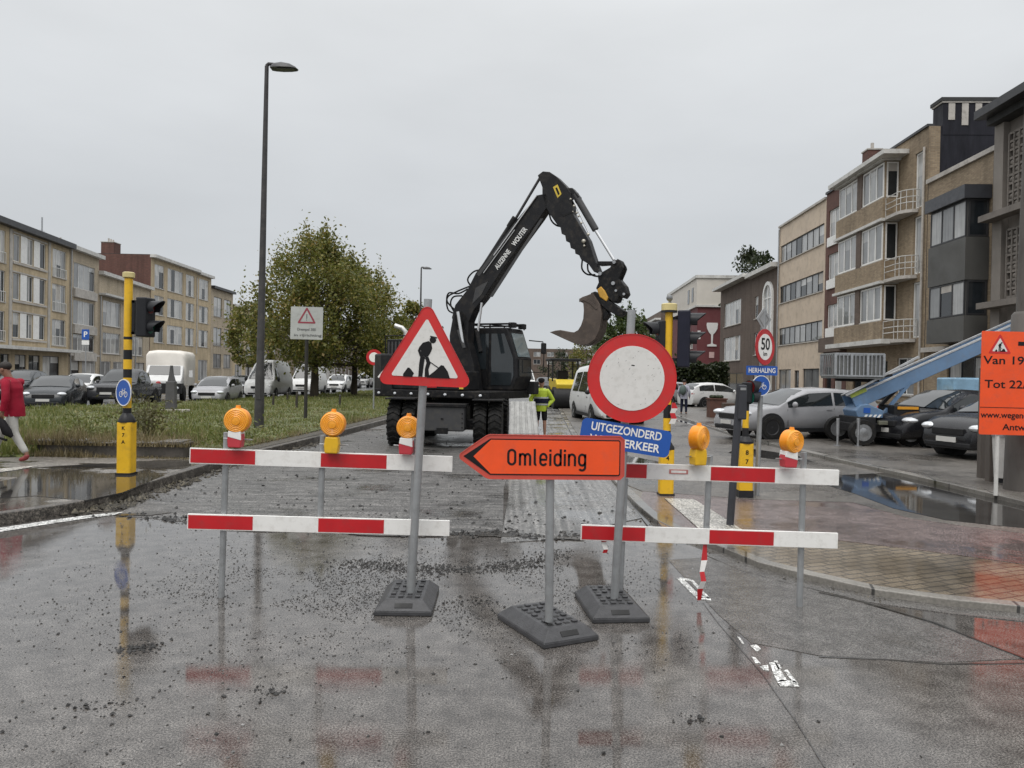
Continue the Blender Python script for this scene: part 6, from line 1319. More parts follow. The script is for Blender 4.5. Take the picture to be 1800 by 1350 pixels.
car('white works van half hidden by the no entry sign', 'van', VAN2, cx(1066, 30.5), 30.5, -84, c_wht, 0, 'works_van', None)
# yellow roller
def roller():
    d = 43; x = cx(990, d); t = thing('road_roller', 'yellow road roller with dark canopy behind the worker', 'road roller', (x, d, 0), radians(-85)); m_ry = mat('machine_yellow', (.62, .46, .03), .45, 0, .1, 3)
    mb = MB(m_ry); mb.prism([(-1.6, -.6, 1.0), (1.5, -.6, 1.0), (1.6, -.6, 1.35), (1.2, -.6, 1.6), (-1.5, -.6, 1.65)], (0, 1.2, 0)); mb.build('body', t, smooth=0, bevel=.05)
    for X in (-1.15, 1.25):
        mb = MB(m_plast); mb.lathe([(.3, -.75), (.6, -.75), (.6, .75), (.3, .75)], 24, m_plast, (X, 0, .6), (0, 1, 0)); mb.build('drum', t)
        mb = MB(m_plast); mb.box(X-.25, X+.25, -.85, .85, .75, 1.0); mb.build('frame', t, smooth=0)
    mb = MB(m_plast); mb.box(-1.2, .9, -.85, .85, 2.62, 2.76); mb.build('canopy', t, smooth=0, bevel=.03)
    for X in (-1.0, .7):
        for sy in (-.7, .7): mb = MB(m_plast); mb.bar((X, sy, 1.5), (X, sy, 2.63), .07, .07); mb.build('canopy_post', t, smooth=0)
    mb = MB(m_plast); mb.box(-.6, -.1, -.3, .3, 1.6, 2.1); mb.build('seat', t, smooth=0, bevel=.05)
roller()
# ================================================================== FURNITURE LIFT
def lift():
    d = 20.3; b = P(1560, 775, d); t = thing('furniture_lift', 'blue furniture lift on a small trailer with its ladder slanting up behind the orange board', 'furniture lift', (b.x, d, .126))
    m_lb = mat('lift_blue', (0.135, 0.225, 0.36), .4, .1, .12, 2, dirt=(.15, .20, .28)); m_alu = mat('lift_aluminium', (.50, .50, .50), .35, .6, .12, 8)
    lo, hi = P(1492, 707, d), P(1748, 594, d+.5); dr = (hi-lo).normalized(); hi = hi+dr*2.2; up = V((-dr.z, 0, dr.x)); L = (hi-lo).length
    for oy in (-.28, .28):
        mb = MB(m_lb); o = V((0, oy, 0)); mb.prism([lo+o-up*.19+V((0, -.03, 0)), hi+o-up*.17+V((0, -.03, 0)), hi+o+up*.17+V((0, -.03, 0)), lo+o+up*.16+V((0, -.03, 0))], (0, .06, 0)); rl = mb.build('ladder_beam', t, world=True, smooth=0, bevel=.012)
        mb = MB(m_alu); mb.prism([lo+o+up*.165+V((0, -.045, 0)), hi+o+up*.175+V((0, -.045, 0)), hi+o+up*.215+V((0, -.045, 0)), lo+o+up*.205+V((0, -.045, 0))], (0, .09, 0)); mb.build('rail', rl, world=True, smooth=0)
    k = int(L/.28)
    for i in range(k):
        p = lo+dr*(.15+L*i/k)+up*.1; mb = MB(m_alu); mb.bar(p+V((0, -.28, 0)), p+V((0, .28, 0)), .045, .03, None, up); mb.build('rung', t, world=True, smooth=0)
    mb = MB(m_alu); a = P(1487, 695, d-.4); b2 = P(1615, 627, d-.4); mb.bar(a, b2, .05, .05); mb.build('guide_rail', t, world=True, smooth=0)
    mb = MB(mat('lime_sticker', (.40, .48, .08), .5)); q = P(1508, 691, d-.32); mb.bar(q-dr*.22, q+dr*.25, .012, .10); mb.build('sticker', t, world=True, smooth=0)
    # platform cage
    c0, c1 = P(1468, 660, d-.55), P(1554, 624, d-.55); x0, x1, z0, z1 = c0.x, c1.x, c0.z, c1.z+.02
    mb = MB(m_metal)
    for yy in (d-.55, d+.35):
        for i in range(13): x = x0+(x1-x0)*i/12; mb.box(x-.012, x+.012, yy-.012, yy+.012, z0, z1)
        for z in (z0, z1): mb.box(x0, x1, yy-.02, yy+.02, z-.02, z+.02)
        for i in range(4): x = x0+(x1-x0)*i/3; mb.box(x-.03, x+.03, yy-.025, yy+.025, z0, z1)
    for xx in (x0, x1):
        for i in range(8): y = d-.55+.9*i/7; mb.box(xx-.012, xx+.012, y-.012, y+.012, z0, z1)
        mb.box(xx-.02, xx+.02, d-.55, d+.35, z1-.02, z1+.02); mb.box(xx-.02, xx+.02, d-.55, d+.35, z0-.02, z0+.02)
    pl = mb.build('platform_cage', t, world=True, smooth=0)
    mb = MB(mat('mesh_infill', (.20, .205, .20), .6, .2)); mb.box(x0+.02, x1-.02, d-.5, d-.49, z0+.02, z1-.05); mb.box(x0, x1, d-.54, d+.34, z0-.07, z0-.022); mb.build('platform_floor', pl, world=True, smooth=0)
    mb = MB(m_plast); mb.bar((x0+.3, d, z0-.07), lo+dr*1.0+up*.2, .06, .06); mb.bar((x1-.2, d, z0-.07), lo+dr*1.4+up*.2, .06, .06); mb.bar((x0+.2, d-.1, z0-.1), (x1, d-.1, z0-.12), .05, .08); mb.build('carriage', t, world=True, smooth=0)
    # turret, trailer, legs
    tp = [P(*p, d-.45) for p in ((1504, 722), (1512, 712), (1526, 710), (1553, 722), (1552, 735), (1508, 735))]
    mb = MB(m_lb); mb.prism(tp, (0, .8, 0)); tu = mb.build('turret', t, world=True, smooth=0, bevel=.02)
    mb = MB(m_blue); q0, q1 = P(1518, 726, d-.455), P(1530, 717, d-.455); mb.box(q0.x, q1.x, d-.46, d-.452, q0.z, q1.z); mb.build('badge', tu, world=True, smooth=0)
    mb = MB(m_wrefl); [mb.prism([P(1518+8*i, 734, d-.46), P(1522+8*i, 734, d-.46), P(1526+8*i, 729, d-.46), P(1522+8*i, 729, d-.46)], (0, .01, 0)) for i in range(4)]; mb.build('warning_stripes', tu, world=True, smooth=0)
    fr_ = P(1520, 741, d); fz = fr_.z; xA, xB = P(1478, 741, d).x, P(1640, 741, d).x
    mb = MB(mat('trailer_rail', (.17, .17, .13), .5, .3, .2, 4)); mb.box(P(1522, 741, d).x, P(1598, 741, d).x, d-.72, d-.62, fz-.04, fz+.06); mb.build('rail', t, world=True, smooth=0, bevel=.01)
    mb = MB(m_plast); mb.box(xA+.1, xB, d-.55, d+.55, fz-.25, fz-.02); mb.box(xA+.15, xA+.6, d-.7, d+.5, fz-.25, fz+.15); mb.build('chassis', t, world=True, smooth=0, bevel=.02)
    for px in (1492, 1572):
        for yy in (d-.75, d+.75):
            q = P(px, 765, d); mb = MB(m_tyre); mb.lathe([(.2, -.1), (.32, -.1), (.34, 0), (.32, .1), (.2, .1)], 22, None, (q.x, yy, .126+.34), (0, -1, 0)); wh = mb.build('wheel', t, world=True); mb = MB(m_metal); mb.lathe([(.215, .105), (.19, .09), (.10, .11), (.001, .12)], 16, None, (q.x, yy, .466), (0, -1, 0)); mb.build('rim', wh, world=True)
    for px, p1 in ((1509, 788), (1473, 780), (1629, 780)):
        q = P(px, 735, d-.85); mb = MB(m_metal); mb.tube([(q.x, d-.85, .12), (q.x, d-.85, .45)], .028, 8); mb.tube([(q.x, d-.85, .4), (q.x, d-.85, q.z)], .042, 8); mb.tube([(q.x, d-.85, .128), (q.x, d-.85, .14)], .09, 10); mb.build('stabiliser_leg', t, world=True)
    mb = MB(m_lb); mb.bar(P(1552, 728, d-.1), P(1600, 672, d-.1), .10, .07); mb.build('lift_ram', t, world=True, smooth=0); mb = MB(m_plast); mb.bar(P(1548, 712, d+.15), P(1588, 672, d+.15), .08, .08); mb.build('brace', t, world=True, smooth=0)
    q0, q1 = P(1555, 735, d), P(1600, 712, d); mb = MB(m_plast); mb.box(q0.x, q1.x, d-.5, d+.4, q0.z-.1, q1.z); cs_ = mb.build('engine_box', t, world=True, smooth=0, bevel=.03)
    mb = MB(mat('amber_strip', (.70, .32, .03), .4)); mb.box(q0.x+.08, q1.x-.05, d-.52, d-.501, q1.z-.10, q1.z-.03); mb.build('amber_strip', cs_, world=True, smooth=0)
    q0, q1 = P(1600, 746, d), P(1623, 733, d); mb = MB(m_plate); mb.box(q0.x, q1.x, d-.76, d-.74, q0.z, q1.z); lp_ = mb.build('licence_plate', t, world=True, smooth=0)
lift()
q = P(1690, 710, 24); t = thing('wrapped_stack', 'tall stack wrapped in light blue film behind the black cars', 'wrapped goods', (q.x, 24, .126)); m_film = mat('blue_film', (.22, .38, .52), .2, 0, .25, 2.5, .5, 5, coat=.5)
mb = MB(m_film); z1 = P(1690, 664, 24).z; mb.box(-.53, .53, -.5, .5, .14, z1-.126); mb.build('film_wrap', t, smooth=0, bevel=.05); mb = MB(m_timb); mb.box(-.6, .6, -.55, .55, 0, .13); mb.build('pallet', t, smooth=0)
q = P(1262, 735, 33); t = thing('planter', 'rust brown planter box in front of the small white hatchback', 'planter', (q.x, 33, .05)); mb = MB(mat('rust_brown', (.10, .045, .03), .7, 0, .2, 4)); mb.box(-.42, .28, -.3, .3, .02, .85); mb.box(-.46, .32, -.34, .34, .85, .9); mb.build('box', t, smooth=0); mb = MB(m_leafC); [mb.ball((random.uniform(-.3, .2), random.uniform(-.2, .2), .95), .09, None, 6, 4) for _ in range(14)]; mb.build('plants', t)
q = P(1268, 738, 31); t = thing('street_cabinet', 'dark brown street cabinet just right of the planter', 'cabinet', (q.x+.35, 31.4, .05)); mb = MB(m_brf); mb.box(-.2, .25, -.2, .2, .05, .75); mb.build('case', t, smooth=0, bevel=.02); mb = MB(m_con); mb.box(-.23, .28, -.23, .23, 0, .05); mb.build('plinth', t, smooth=0)
# ================================================================== EXCAVATOR
def excavator():
    m_xb = mat('excavator_black', (0.015, 0.015, 0.0165), .45, 0, .25, 2, dirt=(.055, .048, .04)); m_xd = mat('excavator_frame', (0.011, 0.011, 0.012), .55, 0, .25, 4, dirt=(.062, .053, .043))
    m_xg = mat('excavator_grey', (0.060, 0.060, 0.062), .45, 0, .15, 3, dirt=(.09, .085, .075)); m_chr = mat('chrome_rod', (.70, .70, .70), .12, .9, .05, 5)
    m_bkt = mat('bucket_steel', (.090, .070, .058), .55, .3, .3, 2.2, .3, 20, dirt=(.15, .115, .09)); m_tiltx = mat('rotator_orange', (.55, .30, .04), .5, 0, .15, 6)
    m_hose = mat('hydraulic_hose', (.012, .012, .012), .55); m_lab = mat('boom_lettering', (.72, .72, .70), .5)
    X0, Y0 = -1.52, 20.6; A = radians(-25); t = thing('wheeled_excavator', 'black wheeled excavator with raised boom and hanging bucket on the milled road', 'excavator', (X0, Y0, 0.0))
    ux = V((cos(radians(-2.4)), sin(radians(-2.4)), 0)); uy = V((-ux.y, ux.x, 0))   # undercarriage axes
    MU = Matrix(((ux.x, uy.x, 0, X0), (ux.y, uy.y, 0, Y0), (0, 0, 1, 0), (0, 0, 0, 1)))
    for ya in (-1.75, 1.45):
        for sx in (-1, 1):
            for off in (0.86, 1.22):
                mb = MB(m_tyre); mb.M = MU; R_ = .555
                mb.lathe([(.27, -.15), (R_*.93, -.155), (R_, -.11), (R_, .11), (R_*.93, .155), (.27, .15)], 30, None, (sx*off, ya, R_), (sx, 0, 0))
                for k_ in range(22):
                    a = 2*pi*k_/22; mb.M = MU @ Matrix.Translation((sx*off, ya, R_)) @ Matrix.Rotation(a, 4, 'X'); mb.prism([(-.155, -.03, R_-.02), (-.155, .02, R_-.02), (0, .10, R_-.02), (0, .05, R_-.02)], (0, 0, .045)); mb.prism([(.155, -.03, R_-.02), (.155, .02, R_-.02), (0, .10, R_-.02), (0, .05, R_-.02)], (0, 0, .045))
                wh = mb.build('wheel', t, world=True); mb = MB(m_xd); mb.M = MU; mb.lathe([(.28, -.05), (.26, .06), (.12, .10), (.001, .11)], 18, None, (sx*off, ya, R_), (sx, 0, 0)); mb.build('rim', wh, world=True)
        mb = MB(m_xd); mb.M = MU; mb.box(-.75, .75, ya-.16, ya+.16, .42, .68); mb.build('axle', t, world=True, smooth=0, bevel=.03)
    mb = MB(m_xd); mb.M = MU; mb.box(-.5, .5, -1.9, 1.7, .55, 1.0); mb.box(-.7, .7, -.6, .6, .5, 1.08); mb.lathe([(.62, 1.0), (.62, 1.16)], 28); mb.build('chassis', t, world=True, smooth=0, bevel=.02)
    mb = MB(m_xg); mb.M = MU; mb.box(-.54, .52, -2.55, -1.9, .42, 1.0); tb = mb.build('tool_box', t, world=True, smooth=0, bevel=.03)
    mb = MB(m_xd); mb.M = MU; mb.box(-.58, .56, -2.6, -1.88, 1.005, 1.06); [mb.box(.49-.03, .49, -2.565, -2.55, .5+.11*i, .53+.11*i) for i in range(4)]; mb.box(-.03, .03, -2.57, -2.55, .70, .73); mb.box(-.12, .14, -2.62, -2.5, .36, .5); mb.build('lid', tb, world=True, smooth=0)
    for sx in (-1, 1):
        mb = MB(m_xd); mb.M = MU; mb.box(sx*1.04-.36, sx*1.04+.36, -2.35, -1.15, 1.14, 1.18); mb.build('mudguard', t, world=True, smooth=0, bevel=.01)
    # upper structure
    h = V((cos(A), sin(A), 0)); l = V((-sin(A), cos(A), 0)); MH = Matrix(((h.x, l.x, 0, X0), (h.y, l.y, 0, Y0), (0, 0, 1, 0), (0, 0, 0, 1)))
    def hb(name, m, boxes, par=t, bevel=.03):
        mb = MB(m); mb.M = MH
        for b in boxes: mb.box(*b)
        return mb.build(name, par, world=True, smooth=0, bevel=bevel)
    hb('deck', m_xd, [(-1.75, 1.65, -1.22, 1.22, 1.16, 1.36)])
    hb('side_box', m_xb, [(-.9, .95, -1.22, -.42, 1.365, 1.85)]); hb('engine_cover', m_xb, [(-1.55, -.35, -1.15, .9, 1.365, 2.18)])
    gr_ = hb('radiator_cover', m_xb, [(-1.5, -.75, -1.05, .1, 2.185, 2.66)]); hb('cover_grille', m_xg, [(-1.45+.11*i, -1.40+.11*i, -1.062, -1.051, 2.25, 2.6) for i in range(6)], gr_, 0)
    mb = MB(m_xb); mb.M = MH; pts = [(-1.2, -1.22), (-1.55, -1.22), (-1.95, -.95), (-2.1, -.4), (-2.1, .4), (-1.95, .95), (-1.55, 1.22), (-1.2, 1.22)]
    mb.prism([(x, y, 2.28) for x, y in pts], (0, 0, -1.02)); cw = mb.build('counterweight', t, world=True, smooth=0, bevel=.05)
    mb = MB(m_wrefl); mb.M = MH; mb.bar((-1.62, -1.235, 1.65), (-1.42, -1.235, 1.85), .02, .05); mb.bar((-1.1, -1.235, 1.80), (-.2, -1.235, 1.62), .02, .035); mb.build('white_stripe', cw, world=True, smooth=0)
    mb = MB(m_redb); mb.M = MH; mb.box(-.25, .15, -1.232, -1.222, 1.42, 1.62); mb.build('red_sticker', t, world=True, smooth=0)
    for (xa, xb, za, zb_, mm) in ((.35, .75, 1.55, 1.72, m_wrefl), (-.75, -.60, 1.95, 2.10, mat('yellow_badge', (.60, .44, .05), .5)), (.80, .92, 1.40, 1.52, mat('yellow_badge', (.60, .44, .05), .5))):
        mb = MB(mm); mb.M = MH; mb.box(xa, xb, -1.229, -1.221, za, zb_) if za < 1.8 else mb.box(xa, xb, -1.159, -1.151, za, zb_); mb.build('decal', t, world=True, smooth=0)
    for i in range(7): 
        mb = MB(m_head); mb.M = MH; x = -1.6+.5*i; mb.ball((x, -1.235, 1.25), (.045, .02, .035), None, 8, 6); mb.build('marker_light', t, world=True)
    mb = MB(m_chr); mb.M = MH; mb.tube([(-1.1, -.75, 2.6), (-1.1, -.75, 2.86), (-1.2, -.79, 2.97), (-1.38, -.86, 3.03)], .065, 12, mat('exhaust_steel', (.62, .61, .58), .3, .6)); mb.build('exhaust', t, world=True)
    mb = MB(m_xd); mb.M = MH; mb.tube([(-1.5, -1.1, 2.3), (-1.5, -1.1, 2.75), (-.5, -1.1, 2.75), (-.5, -1.1, 2.0)], .02, 8); mb.build('handrail', t, world=True)
    # cab
    x0, x1, y0, y1, z0, z1 = .18, 1.72, .18, 1.16, 1.36, 3.02
    prof = [(x0, z0), (x1-.12, z0), (x1+.02, z0+.35), (x1, z0+.85), (x1-.28, z1), (x0+.08, z1), (x0, z1-.2)]
    mb = MB(m_xb); mb.M = MH; mb.prism([(x, y0, z) for x, z in prof], (0, y1-y0, 0)); cab = mb.build('cab', t, world=True, smooth=0, bevel=.04)
    m_xgl = mat('cab_glass', (.024, .030, .034), .05, 0, .3, 1.0, coat=.6)
    def pane(pts, nm='cab_window', m=None):
        mb = MB(m or m_xgl); mb.M = MH; a = [V(p) for p in pts]; n = (a[1]-a[0]).cross(a[2]-a[0]).normalized()*.012; mb.prism([p+n*.5 for p in a], -n); mb.build(nm, cab, world=True, smooth=0)
    ys = y0-.008
    pane([(x0+.12, ys, z0+.55), (x0+.72, ys, z0+.55), (x0+.72, ys, z1-.16), (x0+.16, ys, z1-.16)]); pane([(x0+.80, ys, z0+.14), (x1-.16, ys, z0+.14), (x1-.08, ys, z0+.4), (x1-.10, ys, z0+.86), (x1-.36, ys, z1-.16), (x0+.80, ys, z1-.16)])
    fx_ = lambda z: (x1 if z < z0+.85 else x1-.28*(z-z0-.85)/(z1-z0-.85))+.012
    pane([(fx_(z0+.9), y0+.10, z0+.9), (fx_(z0+.9), y1-.10, z0+.9), (fx_(z1-.14), y1-.12, z1-.14), (fx_(z1-.14), y0+.12, z1-.14)], 'windscreen', mat('windscreen_glass', (.16, .20, .21), .05, 0, .2, 1, coat=.8))
    pane([(x1+.03, y0+.12, z0+.38), (x1+.03, y1-.12, z0+.38), (x1+.015, y1-.12, z0+.82), (x1+.015, y0+.12, z0+.82)], 'lower_windscreen')
    mb = MB(m_xd); mb.M = MH
    for yy in (y0+.05, y1-.05): mb.tube([(x0+.1, yy, z1+.1), (x1-.2, yy, z1+.1)], .025, 8)
    for xx in (x0+.1, .9, x1-.22): mb.tube([(xx, y0+.05, z1+.1), (xx, y1-.05, z1+.1)], .025, 8); mb.tube([(xx, y0+.05, z1-.02), (xx, y0+.05, z1+.1)], .022, 6); mb.tube([(xx, y1-.05, z1-.02), (xx, y1-.05, z1+.1)], .022, 6)
    mb.build('roof_guard', cab, world=True)
    for yy in (y0+.15, y1-.2): mb = MB(m_plast); mb.M = MH; mb.box(x1-.30, x1-.12, yy-.09, yy+.09, z1+.0, z1+.14); mb.build('work_light', cab, world=True, smooth=0, bevel=.02)
    mb = MB(m_xd); mb.M = MH; mb.tube([(x1-.05, y1-.1, z1-.3), (x1+.30, y1+.05, z1-.33), (x1+.34, y1+.05, z1-.55)], .016, 6); mb.tube([(x1-.02, y1-.1, z0+.5), (x1+.34, y1+.02, z0+.5), (x1+.34, y1+.05, z1-.5)], .014, 6); mb.build('mirror_arm', cab, world=True)
    mb = MB(m_plast); mb.M = MH; mb.box(x1+.28, x1+.38, y1-.06, y1+.14, z1-.66, z1-.36); mb.build('mirror', cab, world=True, smooth=0, bevel=.03)
    mb = MB(m_xd); mb.M = MH; mb.tube([(x0+.7, y0-.04, 1.5), (x0+.7, y0-.06, 2.5)], .018, 6); mb.build('grab_rail', cab, world=True)
    mb = MB(m_plast); mb.M = MH; mb.box(x1-.4, x1+.15, y1-.1, y1+.2, z0-.1, z0+.25); mb.build('step', t, world=True, smooth=0, bevel=.03)
    # boom plane
    n = V((-sin(A), cos(A), 0)); p0 = V((X0, Y0, 0))+h*.45+l*(-.35)
    def bp(px, py, off=0.0): return PL(px, py, p0+n*off, n)
    def slabp(name, pts, wd, m, off=0.0, par=t, bevel=.012):
        mb = MB(m); mb.prism([bp(x, y, off) for x, y in pts], n*wd); return mb.build(name, par, world=True, smooth=0, bevel=bevel)
    slabp('boom_foot', [(796, 556), (812, 546), (824, 560), (822, 602), (832, 640), (840, 700), (798, 702), (792, 640), (790, 590)], .36, m_xb)
    bo = slabp('boom', [(794, 558), (800, 536), (822, 508), (836, 480), (868, 438), (902, 394), (930, 360), (944, 343), (960, 340), (964, 352), (960, 366), (948, 384), (920, 422), (880, 478), (850, 524), (832, 546), (818, 580), (802, 586)], .34, m_xb)
    for pts in ([(838, 482), (905, 392), (909, 396), (842, 486)], [(866, 522), (955, 384), (950, 384), (860, 522)]): slabp('boom_edge', pts, .006, m_xg, -.007, bo, 0)
    slabp('boom_patch', [(836, 506), (858, 494), (846, 518), (830, 534)], .006, m_xg, -.007, bo, 0)
    mb = MB(m_lab); o_ = bp(872, 472, -.009); e_ = bp(925, 400, -.009); xd = (e_-o_).normalized(); yd = xd.cross(-n); yd = yd if yd.z > 0 else -yd
    L_ = (e_-o_).length; put_text(mb, 'AUZENNE', .18, o_+xd*L_*.225, xd, yd, m_lab, bold=.006, width=L_*.45); put_text(mb, 'WOUTER', .18, o_+xd*L_*.78, xd, yd, m_lab, bold=.006, width=L_*.42); mb.build('lettering', bo, world=True, smooth=0)
    ar = slabp('dipper_arm', [(945, 308), (954, 301), (966, 302), (978, 310), (994, 326), (1003, 338), (1007, 376), (1034, 421), (1046, 458), (1054, 480), (1044, 478), (1034, 464), (1021, 456), (1017, 447), (1011, 446), (1010, 437), (1003, 436), (1001, 426), (995, 424), (993, 413), (987, 411), (985, 400), (979, 395), (966, 376), (958, 362), (953, 345), (953, 329)], .30, m_xb, .0)
    mb = MB(mat('yellow_badge', (.60, .44, .05), .5)); c_ = bp(979, 334, -.008); q_ = [bp(*p, -.008) for p in ((972, 329), (980, 324), (987, 341), (980, 348))]; mb.prism(q_, n*.006); mb.build('badge', ar, world=True, smooth=0)
    mb = MB(m_blk); q_ = [bp(*p, -.010) for p in ((976, 331), (979, 329), (984, 341), (981, 343))]; mb.prism(q_, n*.003); mb.build('badge_mark', ar, world=True, smooth=0)
    slabp('arm_seam', [(984, 375), (990, 381), (1010, 372), (1010, 369), (990, 377)], .006, m_xd, -.007, ar, 0)
    for px, py, r_ in ((1026, 424, .055), (1027, 432, .03), (1034, 412, .04), (1014, 374, .03), (1017, 380, .03), (1003, 350, .028), (1009, 362, .03), (1007, 372, .02), (1022, 392, .03)):
        c_ = bp(px, py, -.03); mb = MB(mat('fitting_brass', (.50, .47, .40), .35, .5)); mb.ball(c_, r_, None, 8, 6); mb.build('fitting', ar, world=True)
    def cyl(name, a, b, r_, m, off, par=t):
        mb = MB(m); mb.tube([bp(*a, off), bp(*b, off)], r_, 12); return mb.build(name, par, world=True)
    cyl('bucket_cylinder', (1011, 342), (1047, 404), .085, m_xg, .12); cyl('bucket_rod', (1045, 402), (1079, 457), .034, m_chr, .12); cyl('cylinder_pipe', (1008, 352), (1036, 412), .02, m_chr, -.02); slabp('cylinder_bracket', [(996, 330), (1006, 330), (1018, 345), (1010, 356), (1000, 350)], .22, m_xb, .04, ar)
    cyl('arm_cylinder', (846, 478), (904, 388), .085, m_xb, .17); cyl('arm_rod', (902, 392), (949, 313), .035, m_xg, .17); cyl('cylinder_head', (896, 400), (907, 383), .10, m_xd, .17); cyl('arm_pipe', (868, 449), (944, 343), .018, m_chr, -.03); cyl('arm_pipe', (850, 480), (905, 404), .014, m_chr, -.02)
    for off in (-.14, .50):
        cyl('boom_cylinder', (806, 580), (816, 612), .05, m_xg, off); cyl('boom_rod', (805, 548), (814, 606), .045, m_chr, off); cyl('lift_cylinder', (845, 618), (838, 580), .055, m_xd, off); cyl('lift_rod', (840, 584), (847, 532), .032, m_chr, off)
    for pts in ([(800, 545), (786, 530), (789, 515), (806, 516), (822, 508)], [(803, 552), (788, 545), (786, 524), (800, 514), (826, 503)], [(798, 548), (792, 534), (797, 522), (812, 520)], [(832, 508), (822, 492), (832, 478), (846, 474)], [(1024, 455), (1023, 472), (1032, 482), (1046, 483)], [(1033, 464), (1034, 476), (1042, 484), (1052, 486)], [(964, 362), (968, 385), (978, 396), (990, 398)], [(962, 350), (972, 380), (986, 392), (1006, 384)], [(1085, 456), (1100, 470), (1096, 486), (1090, 492)], [(800, 600), (794, 630), (800, 662), (812, 680)], [(806, 600), (806, 634), (814, 668), (826, 690)]):
        mb = MB(m_hose); P3 = [bp(*p, .05+.1*random.random()) for p in pts]; F_ = []
        for i in range(len(P3)-1):
            a_, b_, c_, d_ = P3[max(i-1, 0)], P3[i], P3[i+1], P3[min(i+2, len(P3)-1)]
            for s_ in range(5): u = s_/5; F_.append(.5*((2*b_)+(c_-a_)*u+(2*a_-5*b_+4*c_-d_)*u*u+(-a_+3*b_-3*c_+d_)*u**3))
        F_.append(P3[-1]); mb.tube(F_, .022, 7); mb.build('hose', t, world=True)
    slabp('link_bar', [(1049, 459), (1084, 459), (1084, 464), (1052, 466)], .24, m_xd, .03); slabp('link_plate', [(1080, 458), (1088, 460), (1078, 492), (1070, 488)], .26, m_xd, .02)
    tr = slabp('tilt_head', [(1050, 484), (1058, 478), (1072, 470), (1078, 457), (1089, 456), (1096, 470), (1094, 476), (1088, 490), (1098, 502), (1102, 516), (1096, 524), (1088, 521), (1085, 530), (1078, 532), (1062, 520), (1047, 507), (1052, 496)], .34, m_xd, -.03, bevel=.02)
    for px, py, r_ in ((1055, 481, .045), (1078, 498, .045), (1080, 461, .04), (1083, 511, .03), (1097, 517, .03)): c_ = bp(px, py, -.05); mb = MB(m_metal); mb.tube([c_-n*.03, c_+n*.1], r_, 12); mb.build('pin', tr, world=True)
    slabp('rotator', [(1049, 509), (1056, 503), (1063, 511), (1069, 523), (1066, 530), (1054, 522)], .30, m_tiltx, -.06, bevel=.02)
    slabp('quick_hitch', [(1038, 515), (1046, 512), (1096, 546), (1094, 553), (1086, 556), (1068, 546), (1044, 526)], .34, m_xd, -.04)
    bk = [(966, 584), (976, 581), (985, 580), (998, 583), (1009, 584), (1016, 580), (1021, 572), (1025, 560), (1026, 545), (1025, 533), (1019, 530), (1018, 526), (1023, 522), (1032, 519), (1042, 515), (1054, 534), (1058, 552), (1056, 568), (1053, 582), (1046, 596), (1034, 605), (1022, 607), (1010, 604), (994, 597)]
    b_ = slabp('bucket', bk, .52, m_bkt, -.10, bevel=.01)
    slabp('bucket_bracket', [(1046, 530), (1062, 540), (1070, 552), (1062, 562), (1052, 560)], .30, m_xd, .0, b_)
    slabp('bucket_lip', [(1018, 531), (1018, 525), (1026, 522), (1044, 534), (1050, 543), (1046, 543), (1036, 533), (1026, 528)], .02, m_bkt, -.12, b_, .004)
    for off in (.08, .24): slabp('wear_rib', [(1056, 548), (1062, 552), (1060, 575), (1050, 598), (1038, 607), (1036, 603), (1048, 592), (1055, 574)], .04, m_bkt, off, b_, .004)
excavator()
q = G(920, 790, 0); t = thing('ribbed_panel', 'light grey ribbed panel leaning beside the right excavator wheel', 'panel', (.25, 18.0, 0)); m_rp = mat('ribbed_grey', (.30, .30, .29), .45, .2, .2, 4, .3, 40, dirt=(.17, .17, .165))
a0, a1, a2, a3 = P(897, 706, 18.35), P(941, 706, 18.35), P(951, 790, 17.8), P(894, 790, 17.8)
mb = MB(m_rp); mb.prism([a0, a1, a2, a3], (0, .06, 0)); o = mb.build('sheet', t, world=True, smooth=0, bevel=.008)
for i in range(5):
    u = (i+.5)/5; mb = MB(m_rp); mb.bar(a0+(a1-a0)*u+V((0, -.012, 0)), a3+(a2-a3)*u+V((0, -.012, 0)), .07, .045, None, (0, 1, 0)); mb.build('rib', t, world=True, smooth=0)
mb = MB(m_rp); mb.bar(a3+(a0-a3)*.3+V((0, -.02, 0)), a2+(a1-a2)*.3+V((0, -.02, 0)), .02, .06); mb.build('cross_bar', t, world=True, smooth=0)
# ================================================================== PEOPLE
def skin(name, verts, edges, radii, m, parent=None, sub=1, root=0):
    me = bpy.data.meshes.new(name); me.from_pydata([tuple(v) for v in verts], edges, []); ob = bpy.data.objects.new(name, me); COL.objects.link(ob)
    sk_ = ob.modifiers.new('skin', 'SKIN'); sk_.use_smooth_shade = True; sv = me.skin_vertices[0].data
    for i, r_ in enumerate(radii): sv[i].radius = r_ if isinstance(r_, tuple) else (r_, r_); sv[i].use_root = (i == root)
    sb_ = ob.modifiers.new('sub', 'SUBSURF'); sb_.levels = sub; sb_.render_levels = sub
    dg = bpy.context.evaluated_depsgraph_get(); nm = bpy.data.meshes.new_from_object(ob.evaluated_get(dg)); bpy.data.objects.remove(ob)
    nm.materials.clear(); nm.materials.append(m); nm.polygons.foreach_set('use_smooth', [True]*len(nm.polygons)); o = link_mesh(name, nm, parent); return o
def mid(a, b, t=.5): return V(a)+(V(b)-V(a))*t
